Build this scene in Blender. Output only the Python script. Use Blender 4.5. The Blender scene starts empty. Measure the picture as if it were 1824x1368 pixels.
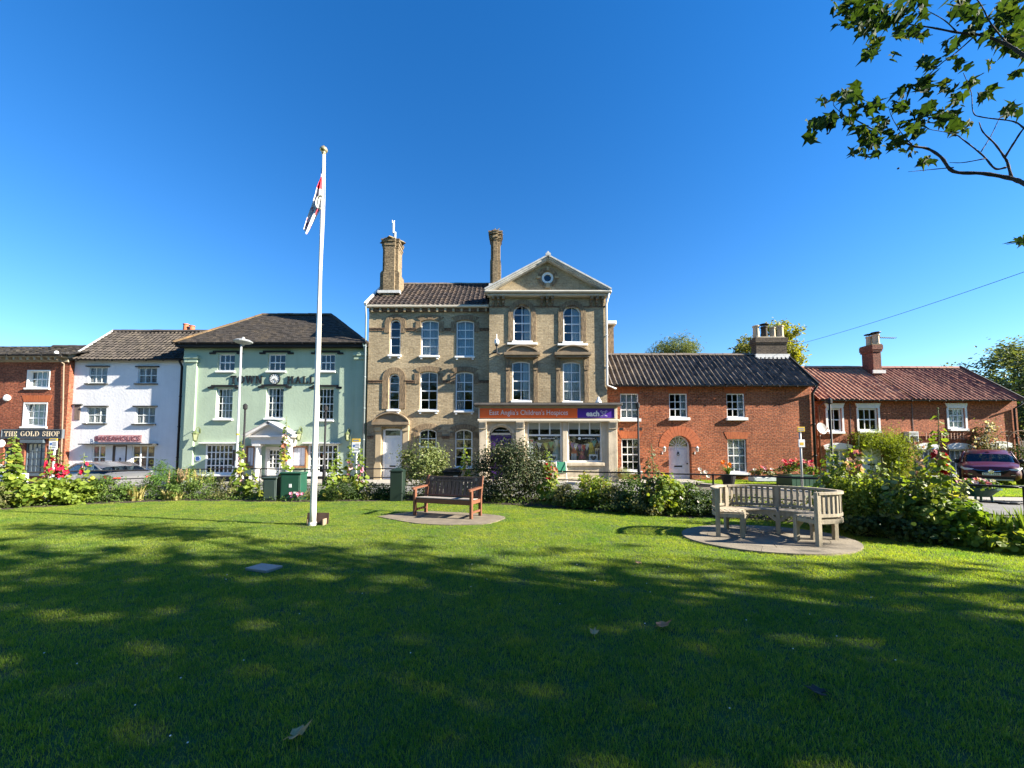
import bpy, math, random
import numpy as np
from mathutils import Vector, Matrix

# ------------------------------------------------------------------ camera, sky, sun, exposure
SC = bpy.context.scene
COL = SC.collection
FPX, PYX, PITCH, EYE = 700.0, 759.0, math.radians(3.3), 1.65
cam_d = bpy.data.cameras.new('camera')
cam = bpy.data.objects.new('camera', cam_d)
COL.objects.link(cam)
cam.location = (0, 0, EYE)
cam.rotation_euler = (math.radians(90) + PITCH, 0, 0)
cam_d.sensor_width = 36
cam_d.lens = 36 * FPX / 1824
cam_d.shift_y = (PYX - 684) / 1824
cam_d.clip_start = 0.05
cam_d.clip_end = 3000
SC.camera = cam

SUN_EL = math.radians(27)
SUN_DIR = Vector((0.978, -0.205, 0)).normalized()          # towards the sun, on the ground
world = bpy.data.worlds.new('World')
SC.world = world
world.use_nodes = True
wn = world.node_tree.nodes
bg = wn['Background']
sky = wn.new('ShaderNodeTexSky')
sky.sky_type = 'NISHITA'
sky.sun_disc = False
sky.sun_elevation = SUN_EL
sky.sun_rotation = math.atan2(SUN_DIR.x, SUN_DIR.y)
sky.air_density = 1.15
sky.dust_density = 0.0
sky.ozone_density = 4.0
hs = wn.new('ShaderNodeHueSaturation')
hs.inputs['Saturation'].default_value = 1.31
hs.inputs['Hue'].default_value = 0.508
world.node_tree.links.new(sky.outputs[0], hs.inputs['Color'])
world.node_tree.links.new(hs.outputs[0], bg.inputs['Color'])
bg.inputs['Strength'].default_value = 0.062
sun_d = bpy.data.lights.new('sun', 'SUN')
sun_d.energy = 5.0
sun_d.angle = math.radians(0.53)
sun_d.color = (1.0, 0.92, 0.78)
sun = bpy.data.objects.new('sun', sun_d)
COL.objects.link(sun)
_d = Vector((-SUN_DIR.x * math.cos(SUN_EL), -SUN_DIR.y * math.cos(SUN_EL), -math.sin(SUN_EL)))
sun.rotation_euler = _d.to_track_quat('-Z', 'Y').to_euler()
sun.location = (30, -5, 30)
vs = SC.view_settings
vs.view_transform = 'Standard'
vs.look = 'None'
vs.exposure = 2.0
vs.gamma = 1
SC.render.engine = 'CYCLES'
SC.cycles.use_denoising = True
SC.cycles.max_bounces = 7
SC.cycles.transparent_max_bounces = 16
SC.cycles.caustics_reflective = False
SC.cycles.caustics_refractive = False

# ------------------------------------------------------------------ helpers
_sp, _cp = math.sin(PITCH), math.cos(PITCH)

def at(x, y, Y):
 """World point at depth Y that the photograph shows at pixel x, y."""
 a = (x - 912) / FPX
 b = (PYX - y) / FPX
 dy = _cp - b * _sp
 return Vector((Y * a / dy, Y, EYE + Y * (_sp + b * _cp) / dy))

def gr(x, y, z=0.0):
 """Ground point seen at pixel x, y."""
 b = (PYX - y) / FPX
 s = (_sp + b * _cp) / (_cp - b * _sp)
 return at(x, y, (z - EYE) / s)

def pix(p):
 v = Vector(p) - Vector((0, 0, EYE))
 f = v.y * _cp + v.z * _sp
 u = -v.y * _sp + v.z * _cp
 if f <= 0.05:
  return (9e9, 9e9)
 return (912 + FPX * v.x / f, PYX - FPX * u / f)

def rect(Y, xa, xb, ya, yb):
 ym, xm = (ya + yb) / 2, (xa + xb) / 2
 return at(xa, ym, Y).x, at(xb, ym, Y).x, at(xm, yb, Y).z, at(xm, ya, Y).z

ORG = {}

def link(name, data=None):
 o = bpy.data.objects.new(name, data)
 COL.objects.link(o)
 return o

def thing(name, label, cat, loc=(0, 0, 0), group=None, rotz=0.0, local=False):
 o = link(name)
 o.empty_display_size = 0.2
 o.location = loc
 o.rotation_euler = (0, 0, rotz)
 o['label'] = label
 o['category'] = cat
 if group:
  o['group'] = group
 ORG[o.name] = Vector((0, 0, 0)) if local else Vector(loc)
 return o

def tag(o, label, cat, group=None):
 o['label'] = label
 o['category'] = cat
 if group:
  o['group'] = group
 return o

def place(name, mesh, loc, parent=None, rot=(0, 0, 0), scale=(1, 1, 1)):
 o = link(name, mesh)
 off = Vector((0, 0, 0))
 if parent is not None:
  o.parent = parent
  off = ORG[parent.name]
 o.location = Vector(loc) - off
 o.rotation_euler = rot
 o.scale = scale
 ORG[o.name] = off        # only right for children when rot/scale are the identity
 return o

def copy_tree(src, loc, rotz, label=None, scale=None):
 r = src.copy()
 COL.objects.link(r)
 r.location = loc
 r.rotation_euler = (0, 0, rotz)
 if scale:
  r.scale = (scale, scale, scale)
 if label:
  r['label'] = label
 for ch in list(src.children):
  c = ch.copy()
  COL.objects.link(c)
  c.parent = r
  for g in ch.children:
   d = g.copy()
   COL.objects.link(d)
   d.parent = c
 return r

class MB:
 def __init__(s):
  s.v, s.f, s.uv = [], [], None

 def add(s, vs, fs):
  n = len(s.v)
  s.v.extend([tuple(p) for p in vs])
  s.f.extend([tuple(i + n for i in f) for f in fs])
  return s

 def quad(s, a, b, c, d):
  return s.add([a, b, c, d], [(0, 1, 2, 3)])

 def tri(s, a, b, c):
  return s.add([a, b, c], [(0, 1, 2)])

 def box(s, x0, x1, y0, y1, z0, z1):
  return s.add([(x0, y0, z0), (x1, y0, z0), (x1, y1, z0), (x0, y1, z0), (x0, y0, z1), (x1, y0, z1), (x1, y1, z1), (x0, y1, z1)],
                     [(0, 3, 2, 1), (4, 5, 6, 7), (0, 1, 5, 4), (1, 2, 6, 5), (2, 3, 7, 6), (3, 0, 4, 7)])

 def bev(s, x0, x1, y0, y1, z0, z1, b=0.01):
  """box with chamfered front (-y) edges"""
  v = [(x0, y1, z0), (x1, y1, z0), (x1, y1, z1), (x0, y1, z1),
             (x0, y0 + b, z0), (x1, y0 + b, z0), (x1, y0 + b, z1), (x0, y0 + b, z1),
             (x0 + b, y0, z0 + b), (x1 - b, y0, z0 + b), (x1 - b, y0, z1 - b), (x0 + b, y0, z1 - b)]
  f = [(0, 3, 2, 1)]
  for i in range(4):
   j = (i + 1) % 4
   f.append((i, j, 4 + j, 4 + i))
   f.append((4 + i, 4 + j, 8 + j, 8 + i))
  f.append((8, 9, 10, 11))
  return s.add(v, f)

 def obox(s, c, ax, ay, az):
  """box by centre and three half-axis vectors"""
  c, ax, ay, az = map(Vector, (c, ax, ay, az))
  v = []
  for k in (-1, 1):
   for i, j in ((-1, -1), (1, -1), (1, 1), (-1, 1)):
    v.append(c + ax * i + ay * j + az * k)
  return s.add(v, [(0, 3, 2, 1), (4, 5, 6, 7), (0, 1, 5, 4), (1, 2, 6, 5), (2, 3, 7, 6), (3, 0, 4, 7)])

 def prism(s, poly, y0, y1):
  """poly of (x, z), counter-clockwise seen from -y; extruded y0 (front) to y1"""
  n = len(poly)
  v = [(p[0], y0, p[1]) for p in poly] + [(p[0], y1, p[1]) for p in poly]
  f = [tuple(range(n)), tuple(range(2 * n - 1, n - 1, -1))]
  for i in range(n):
   j = (i + 1) % n
   f.append((j, i, n + i, n + j))
  return s.add(v, f)

 def prismz(s, poly, z0, z1):
  n = len(poly)
  v = [(p[0], p[1], z0) for p in poly] + [(p[0], p[1], z1) for p in poly]
  f = [tuple(range(n - 1, -1, -1)), tuple(range(n, 2 * n))]
  for i in range(n):
   j = (i + 1) % n
   f.append((i, j, n + j, n + i))
  return s.add(v, f)

 def tube(s, pts, r, n=6, cap=True):
  pts = [Vector(p) for p in pts]
  if not hasattr(r, '__len__'):
   r = [r] * len(pts)
  base = len(s.v)
  prev = None
  for i, p in enumerate(pts):
   t = (pts[min(i + 1, len(pts) - 1)] - pts[max(i - 1, 0)])
   t = t.normalized() if t.length > 1e-9 else Vector((0, 0, 1))
   if prev is None:
    u = t.orthogonal().normalized()
   else:
    u = (prev - t * prev.dot(t))
    u = u.normalized() if u.length > 1e-6 else t.orthogonal().normalized()
   prev = u
   w = t.cross(u)
   for k in range(n):
    a = 2 * math.pi * k / n
    s.v.append(tuple(p + (u * math.cos(a) + w * math.sin(a)) * r[i]))
  for i in range(len(pts) - 1):
   for k in range(n):
    k2 = (k + 1) % n
    s.f.append((base + i * n + k, base + i * n + k2, base + (i + 1) * n + k2, base + (i + 1) * n + k))
  if cap:
   s.f.append(tuple(base + k for k in range(n - 1, -1, -1)))
   s.f.append(tuple(base + (len(pts) - 1) * n + k for k in range(n)))
  return s

 def lathe(s, prof, c=(0, 0, 0), n=12, axis='z'):
  """prof of (r, h) pairs"""
  base = len(s.v)
  for r, h in prof:
   for k in range(n):
    a = 2 * math.pi * k / n
    if axis == 'z':
     p = (c[0] + r * math.cos(a), c[1] + r * math.sin(a), c[2] + h)
    elif axis == 'y':
     p = (c[0] + r * math.cos(a), c[1] + h, c[2] + r * math.sin(a))
    else:
     p = (c[0] + h, c[1] + r * math.cos(a), c[2] + r * math.sin(a))
    s.v.append(p)
  for i in range(len(prof) - 1):
   for k in range(n):
    k2 = (k + 1) % n
    s.f.append((base + i * n + k, base + i * n + k2, base + (i + 1) * n + k2, base + (i + 1) * n + k))
  s.f.append(tuple(base + k for k in range(n - 1, -1, -1)))
  s.f.append(tuple(base + (len(prof) - 1) * n + k for k in range(n)))
  return s

 def arr(s, V, F):
  n = len(s.v)
  s.v.extend(map(tuple, np.asarray(V).tolist()))
  s.f.extend(map(tuple, (np.asarray(F) + n).tolist()))
  return s

 def mesh(s, name, m, smooth=False, org=(0, 0, 0)):
  me = bpy.data.meshes.new(name)
  V = np.array(s.v, dtype=float).reshape(-1, 3) - np.array(org, dtype=float)
  me.from_pydata(V.tolist(), [], s.f)
  if m is not None:
   me.materials.append(m)
  if smooth:
   me.polygons.foreach_set('use_smooth', np.ones(len(me.polygons), dtype=bool))
  if s.uv is not None:
   ul = me.uv_layers.new(name='UVMap')
   idx = np.zeros(len(me.loops), dtype=np.int32)
   me.loops.foreach_get('vertex_index', idx)
   ul.data.foreach_set('uv', np.array(s.uv, dtype=np.float32)[idx].ravel())
  me.update()
  return me

 def build(s, name, m, parent=None, smooth=False, label=None, cat=None, group=None, kind=None):
  if parent is not None:
   org = ORG[parent.name]
   o = link(name, s.mesh(name, m, smooth, org))
   o.parent = parent
   ORG[o.name] = org
  else:
   V = np.array(s.v)
   org = Vector(((V[:, 0].min() + V[:, 0].max()) / 2, (V[:, 1].min() + V[:, 1].max()) / 2, V[:, 2].min()))
   if kind == 'structure':
    org = Vector((0, 0, 0))
   o = link(name, s.mesh(name, m, smooth, org))
   o.location = org
   ORG[o.name] = org
  if label:
   o['label'] = label
  if cat:
   o['category'] = cat
  if group:
   o['group'] = group
  if kind:
   o['kind'] = kind
  return o

def spline(pts, n=8):
 """Catmull-Rom through the points"""
 P = [Vector(p) for p in pts]
 P = [P[0] * 2 - P[1]] + P + [P[-1] * 2 - P[-2]]
 out = []
 for i in range(1, len(P) - 2):
  for k in range(n):
   t = k / n
   a, b, c, d = P[i - 1], P[i], P[i + 1], P[i + 2]
   out.append(0.5 * ((2 * b) + (c - a) * t + (2 * a - 5 * b + 4 * c - d) * t * t + (3 * b - a - 3 * c + d) * t ** 3))
 out.append(P[-2].copy())
 return out

# ------------------------------------------------------------------ materials
MATS = {}

def nodes_of(name):
 m = bpy.data.materials.new(name)
 m.use_nodes = True
 nt = m.node_tree
 return m, nt, nt.nodes, nt.links, nt.nodes['Principled BSDF']

def rgb(c, k=1.0):
 return (min(1, c[0] * k), min(1, c[1] * k), min(1, c[2] * k), 1)

def M(name, col, rough=0.6, var=0.12, scale=3.0, bump=0.0, bscale=60.0, metal=0.0, spec=0.5, col2=None, rnd=0.0, stretch=None, coat=0.0, streak=0.0):
 if name in MATS:
  return MATS[name]
 m, nt, N, L, P = nodes_of(name)
 P.inputs['Roughness'].default_value = rough
 P.inputs['Metallic'].default_value = metal
 P.inputs['Specular IOR Level'].default_value = spec
 P.inputs['Coat Weight'].default_value = coat
 g = N.new('ShaderNodeNewGeometry')
 vec = g.outputs['Position']
 if stretch:
  mp = N.new('ShaderNodeMapping')
  mp.inputs['Scale'].default_value = stretch
  L.new(vec, mp.inputs['Vector'])
  vec = mp.outputs[0]
 nz = N.new('ShaderNodeTexNoise')
 nz.inputs['Scale'].default_value = scale
 nz.inputs['Detail'].default_value = 6
 nz.inputs['Roughness'].default_value = 0.65
 L.new(vec, nz.inputs['Vector'])
 rp = N.new('ShaderNodeValToRGB')
 rp.color_ramp.elements[0].position = 0.3
 rp.color_ramp.elements[1].position = 0.7
 rp.color_ramp.elements[0].color = rgb(col, 1 - var)
 rp.color_ramp.elements[1].color = rgb(col2 if col2 else col, 1 + var)
 L.new(nz.outputs['Fac'], rp.inputs['Fac'])
 out = rp.outputs['Color']
 if rnd > 0:
  oi = N.new('ShaderNodeObjectInfo')
  mr = N.new('ShaderNodeMapRange')
  mr.inputs['To Min'].default_value = 1 - rnd
  mr.inputs['To Max'].default_value = 1 + rnd
  L.new(oi.outputs['Random'], mr.inputs['Value'])
  mu = N.new('ShaderNodeMix')
  mu.data_type = 'RGBA'
  mu.blend_type = 'MULTIPLY'
  mu.inputs['Factor'].default_value = 1
  L.new(out, mu.inputs['A'])
  L.new(mr.outputs[0], mu.inputs['B'])
  out = mu.outputs['Result']
 if streak > 0:
  mp2 = N.new('ShaderNodeMapping')
  mp2.inputs['Scale'].default_value = (5, 5, .45)
  L.new(g.outputs['Position'], mp2.inputs['Vector'])
  n5 = N.new('ShaderNodeTexNoise')
  n5.inputs['Scale'].default_value = 1.0
  n5.inputs['Detail'].default_value = 6
  n5.inputs['Roughness'].default_value = .6
  L.new(mp2.outputs[0], n5.inputs['Vector'])
  m5 = N.new('ShaderNodeMapRange')
  m5.inputs['From Min'].default_value = .42
  m5.inputs['From Max'].default_value = .68
  m5.inputs['To Min'].default_value = 1
  m5.inputs['To Max'].default_value = 1 - streak
  L.new(n5.outputs['Fac'], m5.inputs['Value'])
  x5 = N.new('ShaderNodeMix')
  x5.data_type = 'RGBA'
  x5.blend_type = 'MULTIPLY'
  x5.inputs['Factor'].default_value = 1
  L.new(out, x5.inputs['A'])
  L.new(m5.outputs[0], x5.inputs['B'])
  out = x5.outputs['Result']
 L.new(out, P.inputs['Base Color'])
 if bump > 0:
  n2 = N.new('ShaderNodeTexNoise')
  n2.inputs['Scale'].default_value = bscale
  n2.inputs['Detail'].default_value = 5
  L.new(vec, n2.inputs['Vector'])
  b = N.new('ShaderNodeBump')
  b.inputs['Strength'].default_value = bump
  b.inputs['Distance'].default_value = 0.02
  L.new(n2.outputs['Fac'], b.inputs['Height'])
  L.new(b.outputs[0], P.inputs['Normal'])
 MATS[name] = m
 return m

def brick_mat(name, c1, c2, mortar, bw=0.225, bh=0.075, mort=0.010, dirt=0.35, uv=False, bump=0.6, vary=0.5, rough=0.85):
 if name in MATS:
  return MATS[name]
 m, nt, N, L, P = nodes_of(name)
 P.inputs['Roughness'].default_value = rough
 P.inputs['Specular IOR Level'].default_value = 0.25
 g = N.new('ShaderNodeNewGeometry')
 if uv:
  u = N.new('ShaderNodeUVMap')
  vec = u.outputs[0]
 else:
  sx = N.new('ShaderNodeSeparateXYZ')
  L.new(g.outputs['Position'], sx.inputs[0])
  ad = N.new('ShaderNodeMath')
  ad.operation = 'ADD'
  L.new(sx.outputs['X'], ad.inputs[0])
  L.new(sx.outputs['Y'], ad.inputs[1])
  cx = N.new('ShaderNodeCombineXYZ')
  L.new(ad.outputs[0], cx.inputs['X'])
  L.new(sx.outputs['Z'], cx.inputs['Y'])
  vec = cx.outputs[0]
 # slight wobble so that the courses are not ruler-straight
 nw = N.new('ShaderNodeTexNoise')
 nw.inputs['Scale'].default_value = 1.7
 L.new(g.outputs['Position'], nw.inputs['Vector'])
 vm = N.new('ShaderNodeVectorMath')
 vm.operation = 'MULTIPLY_ADD'
 L.new(nw.outputs['Color'], vm.inputs[0])
 vm.inputs[1].default_value = (0.03, 0.03, 0)
 L.new(vec, vm.inputs[2])
 bt = N.new('ShaderNodeTexBrick')
 bt.inputs['Scale'].default_value = 1
 bt.inputs['Brick Width'].default_value = bw
 bt.inputs['Row Height'].default_value = bh
 bt.inputs['Mortar Size'].default_value = mort
 bt.inputs['Mortar Smooth'].default_value = 0.3
 bt.inputs['Bias'].default_value = 0.0
 bt.inputs['Color1'].default_value = rgb(c1)
 bt.inputs['Color2'].default_value = rgb(c2)
 bt.inputs['Mortar'].default_value = rgb(mortar)
 L.new(vm.outputs[0], bt.inputs['Vector'])
 # per-brick scatter of tone: noise sampled coarsely along the course
 mp = N.new('ShaderNodeMapping')
 mp.inputs['Scale'].default_value = (1 / bw * 2.1, 1 / bh * 1.0, 1)
 L.new(vec, mp.inputs['Vector'])
 n1 = N.new('ShaderNodeTexNoise')
 n1.inputs['Scale'].default_value = 1.0
 n1.inputs['Detail'].default_value = 1
 L.new(mp.outputs[0], n1.inputs['Vector'])
 r1 = N.new('ShaderNodeMapRange')
 r1.inputs['From Min'].default_value = 0.3
 r1.inputs['From Max'].default_value = 0.7
 r1.inputs['To Min'].default_value = 1 - vary
 r1.inputs['To Max'].default_value = 1 + vary * 0.6
 L.new(n1.outputs['Fac'], r1.inputs['Value'])
 n2 = N.new('ShaderNodeTexNoise')
 n2.inputs['Scale'].default_value = 0.55
 n2.inputs['Detail'].default_value = 7
 n2.inputs['Roughness'].default_value = 0.7
 L.new(g.outputs['Position'], n2.inputs['Vector'])
 r2 = N.new('ShaderNodeMapRange')
 r2.inputs['From Min'].default_value = 0.35
 r2.inputs['From Max'].default_value = 0.65
 r2.inputs['To Min'].default_value = 1 - dirt
 r2.inputs['To Max'].default_value = 1.0 + dirt * 0.3
 L.new(n2.outputs['Fac'], r2.inputs['Value'])
 mm = N.new('ShaderNodeMath')
 mm.operation = 'MULTIPLY'
 L.new(r1.outputs[0], mm.inputs[0])
 L.new(r2.outputs[0], mm.inputs[1])
 mu = N.new('ShaderNodeMix')
 mu.data_type = 'RGBA'
 mu.blend_type = 'MULTIPLY'
 mu.inputs['Factor'].default_value = 1
 L.new(bt.outputs['Color'], mu.inputs['A'])
 L.new(mm.outputs[0], mu.inputs['B'])
 L.new(mu.outputs['Result'], P.inputs['Base Color'])
 inv = N.new('ShaderNodeMath')
 inv.operation = 'MULTIPLY_ADD'
 L.new(bt.outputs['Fac'], inv.inputs[0])
 inv.inputs[1].default_value = -1
 L.new(n1.outputs['Fac'], inv.inputs[2])
 b = N.new('ShaderNodeBump')
 b.inputs['Strength'].default_value = bump
 b.inputs['Distance'].default_value = 0.012
 L.new(inv.outputs[0], b.inputs['Height'])
 L.new(b.outputs[0], P.inputs['Normal'])
 MATS[name] = m
 return m

def tile_mat(name, c1, c2, lichen=(0.35, 0.27, 0.12), lich=0.25, rough=0.8):
 """roof tile colour that changes from tile to tile (each tile is an island or a UV cell)"""
 if name in MATS:
  return MATS[name]
 m, nt, N, L, P = nodes_of(name)
 P.inputs['Roughness'].default_value = rough
 P.inputs['Specular IOR Level'].default_value = 0.3
 u = N.new('ShaderNodeUVMap')
 fl = N.new('ShaderNodeVectorMath')
 fl.operation = 'FLOOR'
 L.new(u.outputs[0], fl.inputs[0])
 wn_ = N.new('ShaderNodeTexWhiteNoise')
 wn_.noise_dimensions = '2D'
 L.new(fl.outputs[0], wn_.inputs['Vector'])
 rp = N.new('ShaderNodeValToRGB')
 rp.color_ramp.elements[0].color = rgb(c1)
 rp.color_ramp.elements[1].color = rgb(c2)
 L.new(wn_.outputs['Value'], rp.inputs['Fac'])
 g = N.new('ShaderNodeNewGeometry')
 n2 = N.new('ShaderNodeTexNoise')
 n2.inputs['Scale'].default_value = 1.3
 n2.inputs['Detail'].default_value = 8
 n2.inputs['Roughness'].default_value = 0.75
 L.new(g.outputs['Position'], n2.inputs['Vector'])
 r2 = N.new('ShaderNodeMapRange')
 r2.inputs['From Min'].default_value = 0.5
 r2.inputs['From Max'].default_value = 0.72
 r2.inputs['To Max'].default_value = lich * 2
 L.new(n2.outputs['Fac'], r2.inputs['Value'])
 mx = N.new('ShaderNodeMix')
 mx.data_type = 'RGBA'
 L.new(r2.outputs[0], mx.inputs['Factor'])
 L.new(rp.outputs['Color'], mx.inputs['A'])
 mx.inputs['B'].default_value = rgb(lichen)
 L.new(mx.outputs['Result'], P.inputs['Base Color'])
 n3 = N.new('ShaderNodeTexNoise')
 n3.inputs['Scale'].default_value = 35
 n3.inputs['Detail'].default_value = 4
 L.new(g.outputs['Position'], n3.inputs['Vector'])
 b = N.new('ShaderNodeBump')
 b.inputs['Strength'].default_value = 0.3
 b.inputs['Distance'].default_value = 0.01
 L.new(n3.outputs['Fac'], b.inputs['Height'])
 L.new(b.outputs[0], P.inputs['Normal'])
 MATS[name] = m
 return m

def leaf_mat(name, c1, c2, trans=0.35, rough=0.55, c3=None):
 if name in MATS:
  return MATS[name]
 m, nt, N, L, P = nodes_of(name)
 P.inputs['Roughness'].default_value = rough
 P.inputs['Specular IOR Level'].default_value = 0.3
 g = N.new('ShaderNodeNewGeometry')
 rp = N.new('ShaderNodeValToRGB')
 rp.color_ramp.elements[0].color = rgb(c1)
 rp.color_ramp.elements[1].color = rgb(c2)
 if c3:
  e = rp.color_ramp.elements.new(0.9)
  e.color = rgb(c2)
  rp.color_ramp.elements[2].color = rgb(c3)
 L.new(g.outputs['Random Per Island'], rp.inputs['Fac'])
 L.new(rp.outputs['Color'], P.inputs['Base Color'])
 t = N.new('ShaderNodeBsdfTranslucent')
 sc = N.new('ShaderNodeMix')
 sc.data_type = 'RGBA'
 sc.blend_type = 'MULTIPLY'
 sc.inputs['Factor'].default_value = 1
 L.new(rp.outputs['Color'], sc.inputs['A'])
 sc.inputs['B'].default_value = (1.5, 1.35, 0.5, 1)
 L.new(sc.outputs['Result'], t.inputs['Color'])
 mx = N.new('ShaderNodeMixShader')
 mx.inputs['Fac'].default_value = trans
 L.new(P.outputs[0], mx.inputs[1])
 L.new(t.outputs[0], mx.inputs[2])
 L.new(mx.outputs[0], N['Material Output'].inputs['Surface'])
 MATS[name] = m
 return m

def glass_mat(name, tint=(0.82, 0.86, 0.86), gloss=0.08, base=0.0):
 if name in MATS:
  return MATS[name]
 m, nt, N, L, P = nodes_of(name)
 N.remove(P)
 tr = N.new('ShaderNodeBsdfTransparent')
 tr.inputs['Color'].default_value = rgb(tint)
 gl = N.new('ShaderNodeBsdfGlossy')
 gl.inputs['Roughness'].default_value = 0.02
 gl.inputs['Color'].default_value = (0.9, 0.95, 1, 1)
 # old panes are a little wavy
 g = N.new('ShaderNodeNewGeometry')
 nz = N.new('ShaderNodeTexNoise')
 nz.inputs['Scale'].default_value = 2.5
 L.new(g.outputs['Position'], nz.inputs['Vector'])
 b = N.new('ShaderNodeBump')
 b.inputs['Strength'].default_value = 0.25
 b.inputs['Distance'].default_value = 0.02
 L.new(nz.outputs['Fac'], b.inputs['Height'])
 L.new(b.outputs[0], gl.inputs['Normal'])
 fr = N.new('ShaderNodeLayerWeight')
 fr.inputs['Blend'].default_value = 0.5
 pw = N.new('ShaderNodeMath')
 pw.operation = 'POWER'
 L.new(fr.outputs['Facing'], pw.inputs[0])
 pw.inputs[1].default_value = 5
 ad = N.new('ShaderNodeMath')
 ad.operation = 'MULTIPLY_ADD'
 L.new(pw.outputs[0], ad.inputs[0])
 ad.inputs[1].default_value = 0.9
 ad.inputs[2].default_value = 0.03 + gloss
 mx = N.new('ShaderNodeMixShader')
 L.new(ad.outputs[0], mx.inputs['Fac'])
 L.new(tr.outputs[0], mx.inputs[1])
 L.new(gl.outputs[0], mx.inputs[2])
 L.new(mx.outputs[0], N['Material Output'].inputs['Surface'])
 MATS[name] = m
 return m

WHITE = M('white_paint', (0.78, 0.78, 0.76), 0.45, 0.05, 6)
CREAM = M('cream_paint', (0.55, 0.49, 0.39), 0.5, 0.08, 5)
BLACK = M('black_paint', (0.016, 0.016, 0.018), 0.6, 0.1, 5, spec=.25)
DARKWOOD = M('dark_wood', (0.06, 0.035, 0.025), 0.55, 0.3, 8, 0.2, 40)
LEAD = M('lead_flashing', (0.33, 0.34, 0.36), 0.55, 0.2, 4)
LEADWHITE = M('pale_mortar', (0.55, 0.55, 0.53), 0.8, 0.15, 8)
GLASS = glass_mat('window_glass', (.80, .85, .86), .012)
SHOPGLASS = glass_mat('shop_glass', (0.9, 0.92, 0.92), 0.0)
CURTAIN = M('net_curtain', (0.62, 0.63, 0.62), 0.9, 0.12, 2, stretch=(9, 9, 0.5))
BLIND = M('white_blind', (0.62, 0.61, 0.57), 0.85, 0.06, 2)
GREYMETAL = M('grey_metal', (0.36, 0.37, 0.38), 0.45, 0.1, 4, metal=0.5)
B_RED = brick_mat('red_brick', (0.46, 0.130, 0.046), (0.31, 0.078, 0.031), (0.33, 0.22, 0.145), dirt=0.4)
B_GOLD = brick_mat('gold_shop_brick', (0.37, 0.11, 0.052), (0.26, 0.07, 0.036), (0.22, 0.13, 0.09), dirt=0.3)
B_TERR = brick_mat('terrace_brick', (0.46, 0.14, 0.055), (0.34, 0.094, 0.04), (0.30, 0.17, 0.11), dirt=0.3)
B_BUFF = brick_mat('buff_brick', (0.46, 0.36, 0.22), (0.35, 0.265, 0.155), (0.41, 0.34, 0.24), dirt=0.32, vary=0.22)
B_BUFFD = brick_mat('buff_brick_dark', (0.31, 0.225, 0.13), (0.24, 0.165, 0.10), (0.21, 0.16, 0.11), bw=0.075, bh=0.225, dirt=0.3)
B_BAND = brick_mat('brown_band_brick', (0.22, 0.14, 0.085), (0.17, 0.10, 0.06), (0.14, 0.10, 0.07), dirt=0.3)
B_ARCH = brick_mat('rubbed_brick', (0.46, 0.13, 0.045), (0.40, 0.105, 0.04), (0.36, 0.12, 0.06), bw=0.07, bh=0.6, mort=0.006, dirt=0.15, vary=0.2)
B_SOOT = brick_mat('sooty_brick', (0.10, 0.075, 0.05), (0.065, 0.05, 0.038), (0.09, 0.075, 0.06), dirt=0.4)
T_DARK = tile_mat('dark_pantile', (0.030, 0.026, 0.023), (0.062, 0.052, 0.045), (0.15, 0.125, 0.09), 0.25)
T_BLACK = tile_mat('black_pantile', (0.052, 0.044, 0.038), (0.125, 0.102, 0.085), (0.26, 0.21, 0.15), 0.32)
T_BROWN = tile_mat('brown_pantile', (0.022, 0.018, 0.017), (0.052, 0.038, 0.032), (0.18, 0.12, 0.07), 0.25)
T_RED = tile_mat('red_pantile', (0.165, 0.062, 0.042), (0.27, 0.105, 0.066), (0.32, 0.20, 0.13), 0.25)
T_ORNG = tile_mat('orange_pantile', (0.27, 0.11, 0.065), (0.42, 0.20, 0.12), (0.40, 0.30, 0.20), 0.3)
T_PLAIN = tile_mat('plain_tile', (0.030, 0.026, 0.022), (0.052, 0.043, 0.035), (0.14, 0.10, 0.05), 0.2)
R_WHITE = M('white_render', (0.69, 0.685, 0.70), 0.85, 0.05, 1.2, 0.5, 9, streak=.05)
R_GREEN = M('sage_render', (0.375, 0.465, 0.345), 0.85, 0.07, 1.0, 0.35, 10, streak=.06)
STONE = M('cream_stone', (0.56, 0.46, 0.325), 0.75, 0.14, 1.6, 0.2, 20, col2=(0.60, 0.51, 0.375), streak=.3)

# shared unit meshes
UBOX = MB().box(-0.5, 0.5, -0.5, 0.5, -0.5, 0.5)
_unit = {}

def ubox(m):
 if m.name not in _unit:
  _unit[m.name] = UBOX.mesh('unit_box', m)
 return _unit[m.name]

def text_mb(s, x0, x1, z0, z1, y, extrude=0.01, bold=0.0, shear=0.0):
 """lettering in the built-in face, fitted to a rectangle that faces -y"""
 cu = bpy.data.curves.new('lettering', 'FONT')
 cu.body = s
 cu.size = 1
 cu.offset = bold
 cu.shear = shear
 cu.resolution_u = 2
 o = bpy.data.objects.new('lettering', cu)
 COL.objects.link(o)
 dg = bpy.context.evaluated_depsgraph_get()
 me = bpy.data.meshes.new_from_object(o.evaluated_get(dg))
 V = np.array([v.co[:] for v in me.vertices])
 F = [tuple(p.vertices) for p in me.polygons]
 bpy.data.objects.remove(o)
 bpy.data.curves.remove(cu)
 bpy.data.meshes.remove(me)
 mb = MB()
 mn, mx = V[:, :2].min(0), V[:, :2].max(0)
 X = x0 + (V[:, 0] - mn[0]) / (mx[0] - mn[0]) * (x1 - x0)
 Z = z0 + (V[:, 1] - mn[1]) / (mx[1] - mn[1]) * (z1 - z0)
 mb.v = [(a, y, c) for a, c in zip(X, Z)]
 mb.f = F
 return mb

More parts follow.
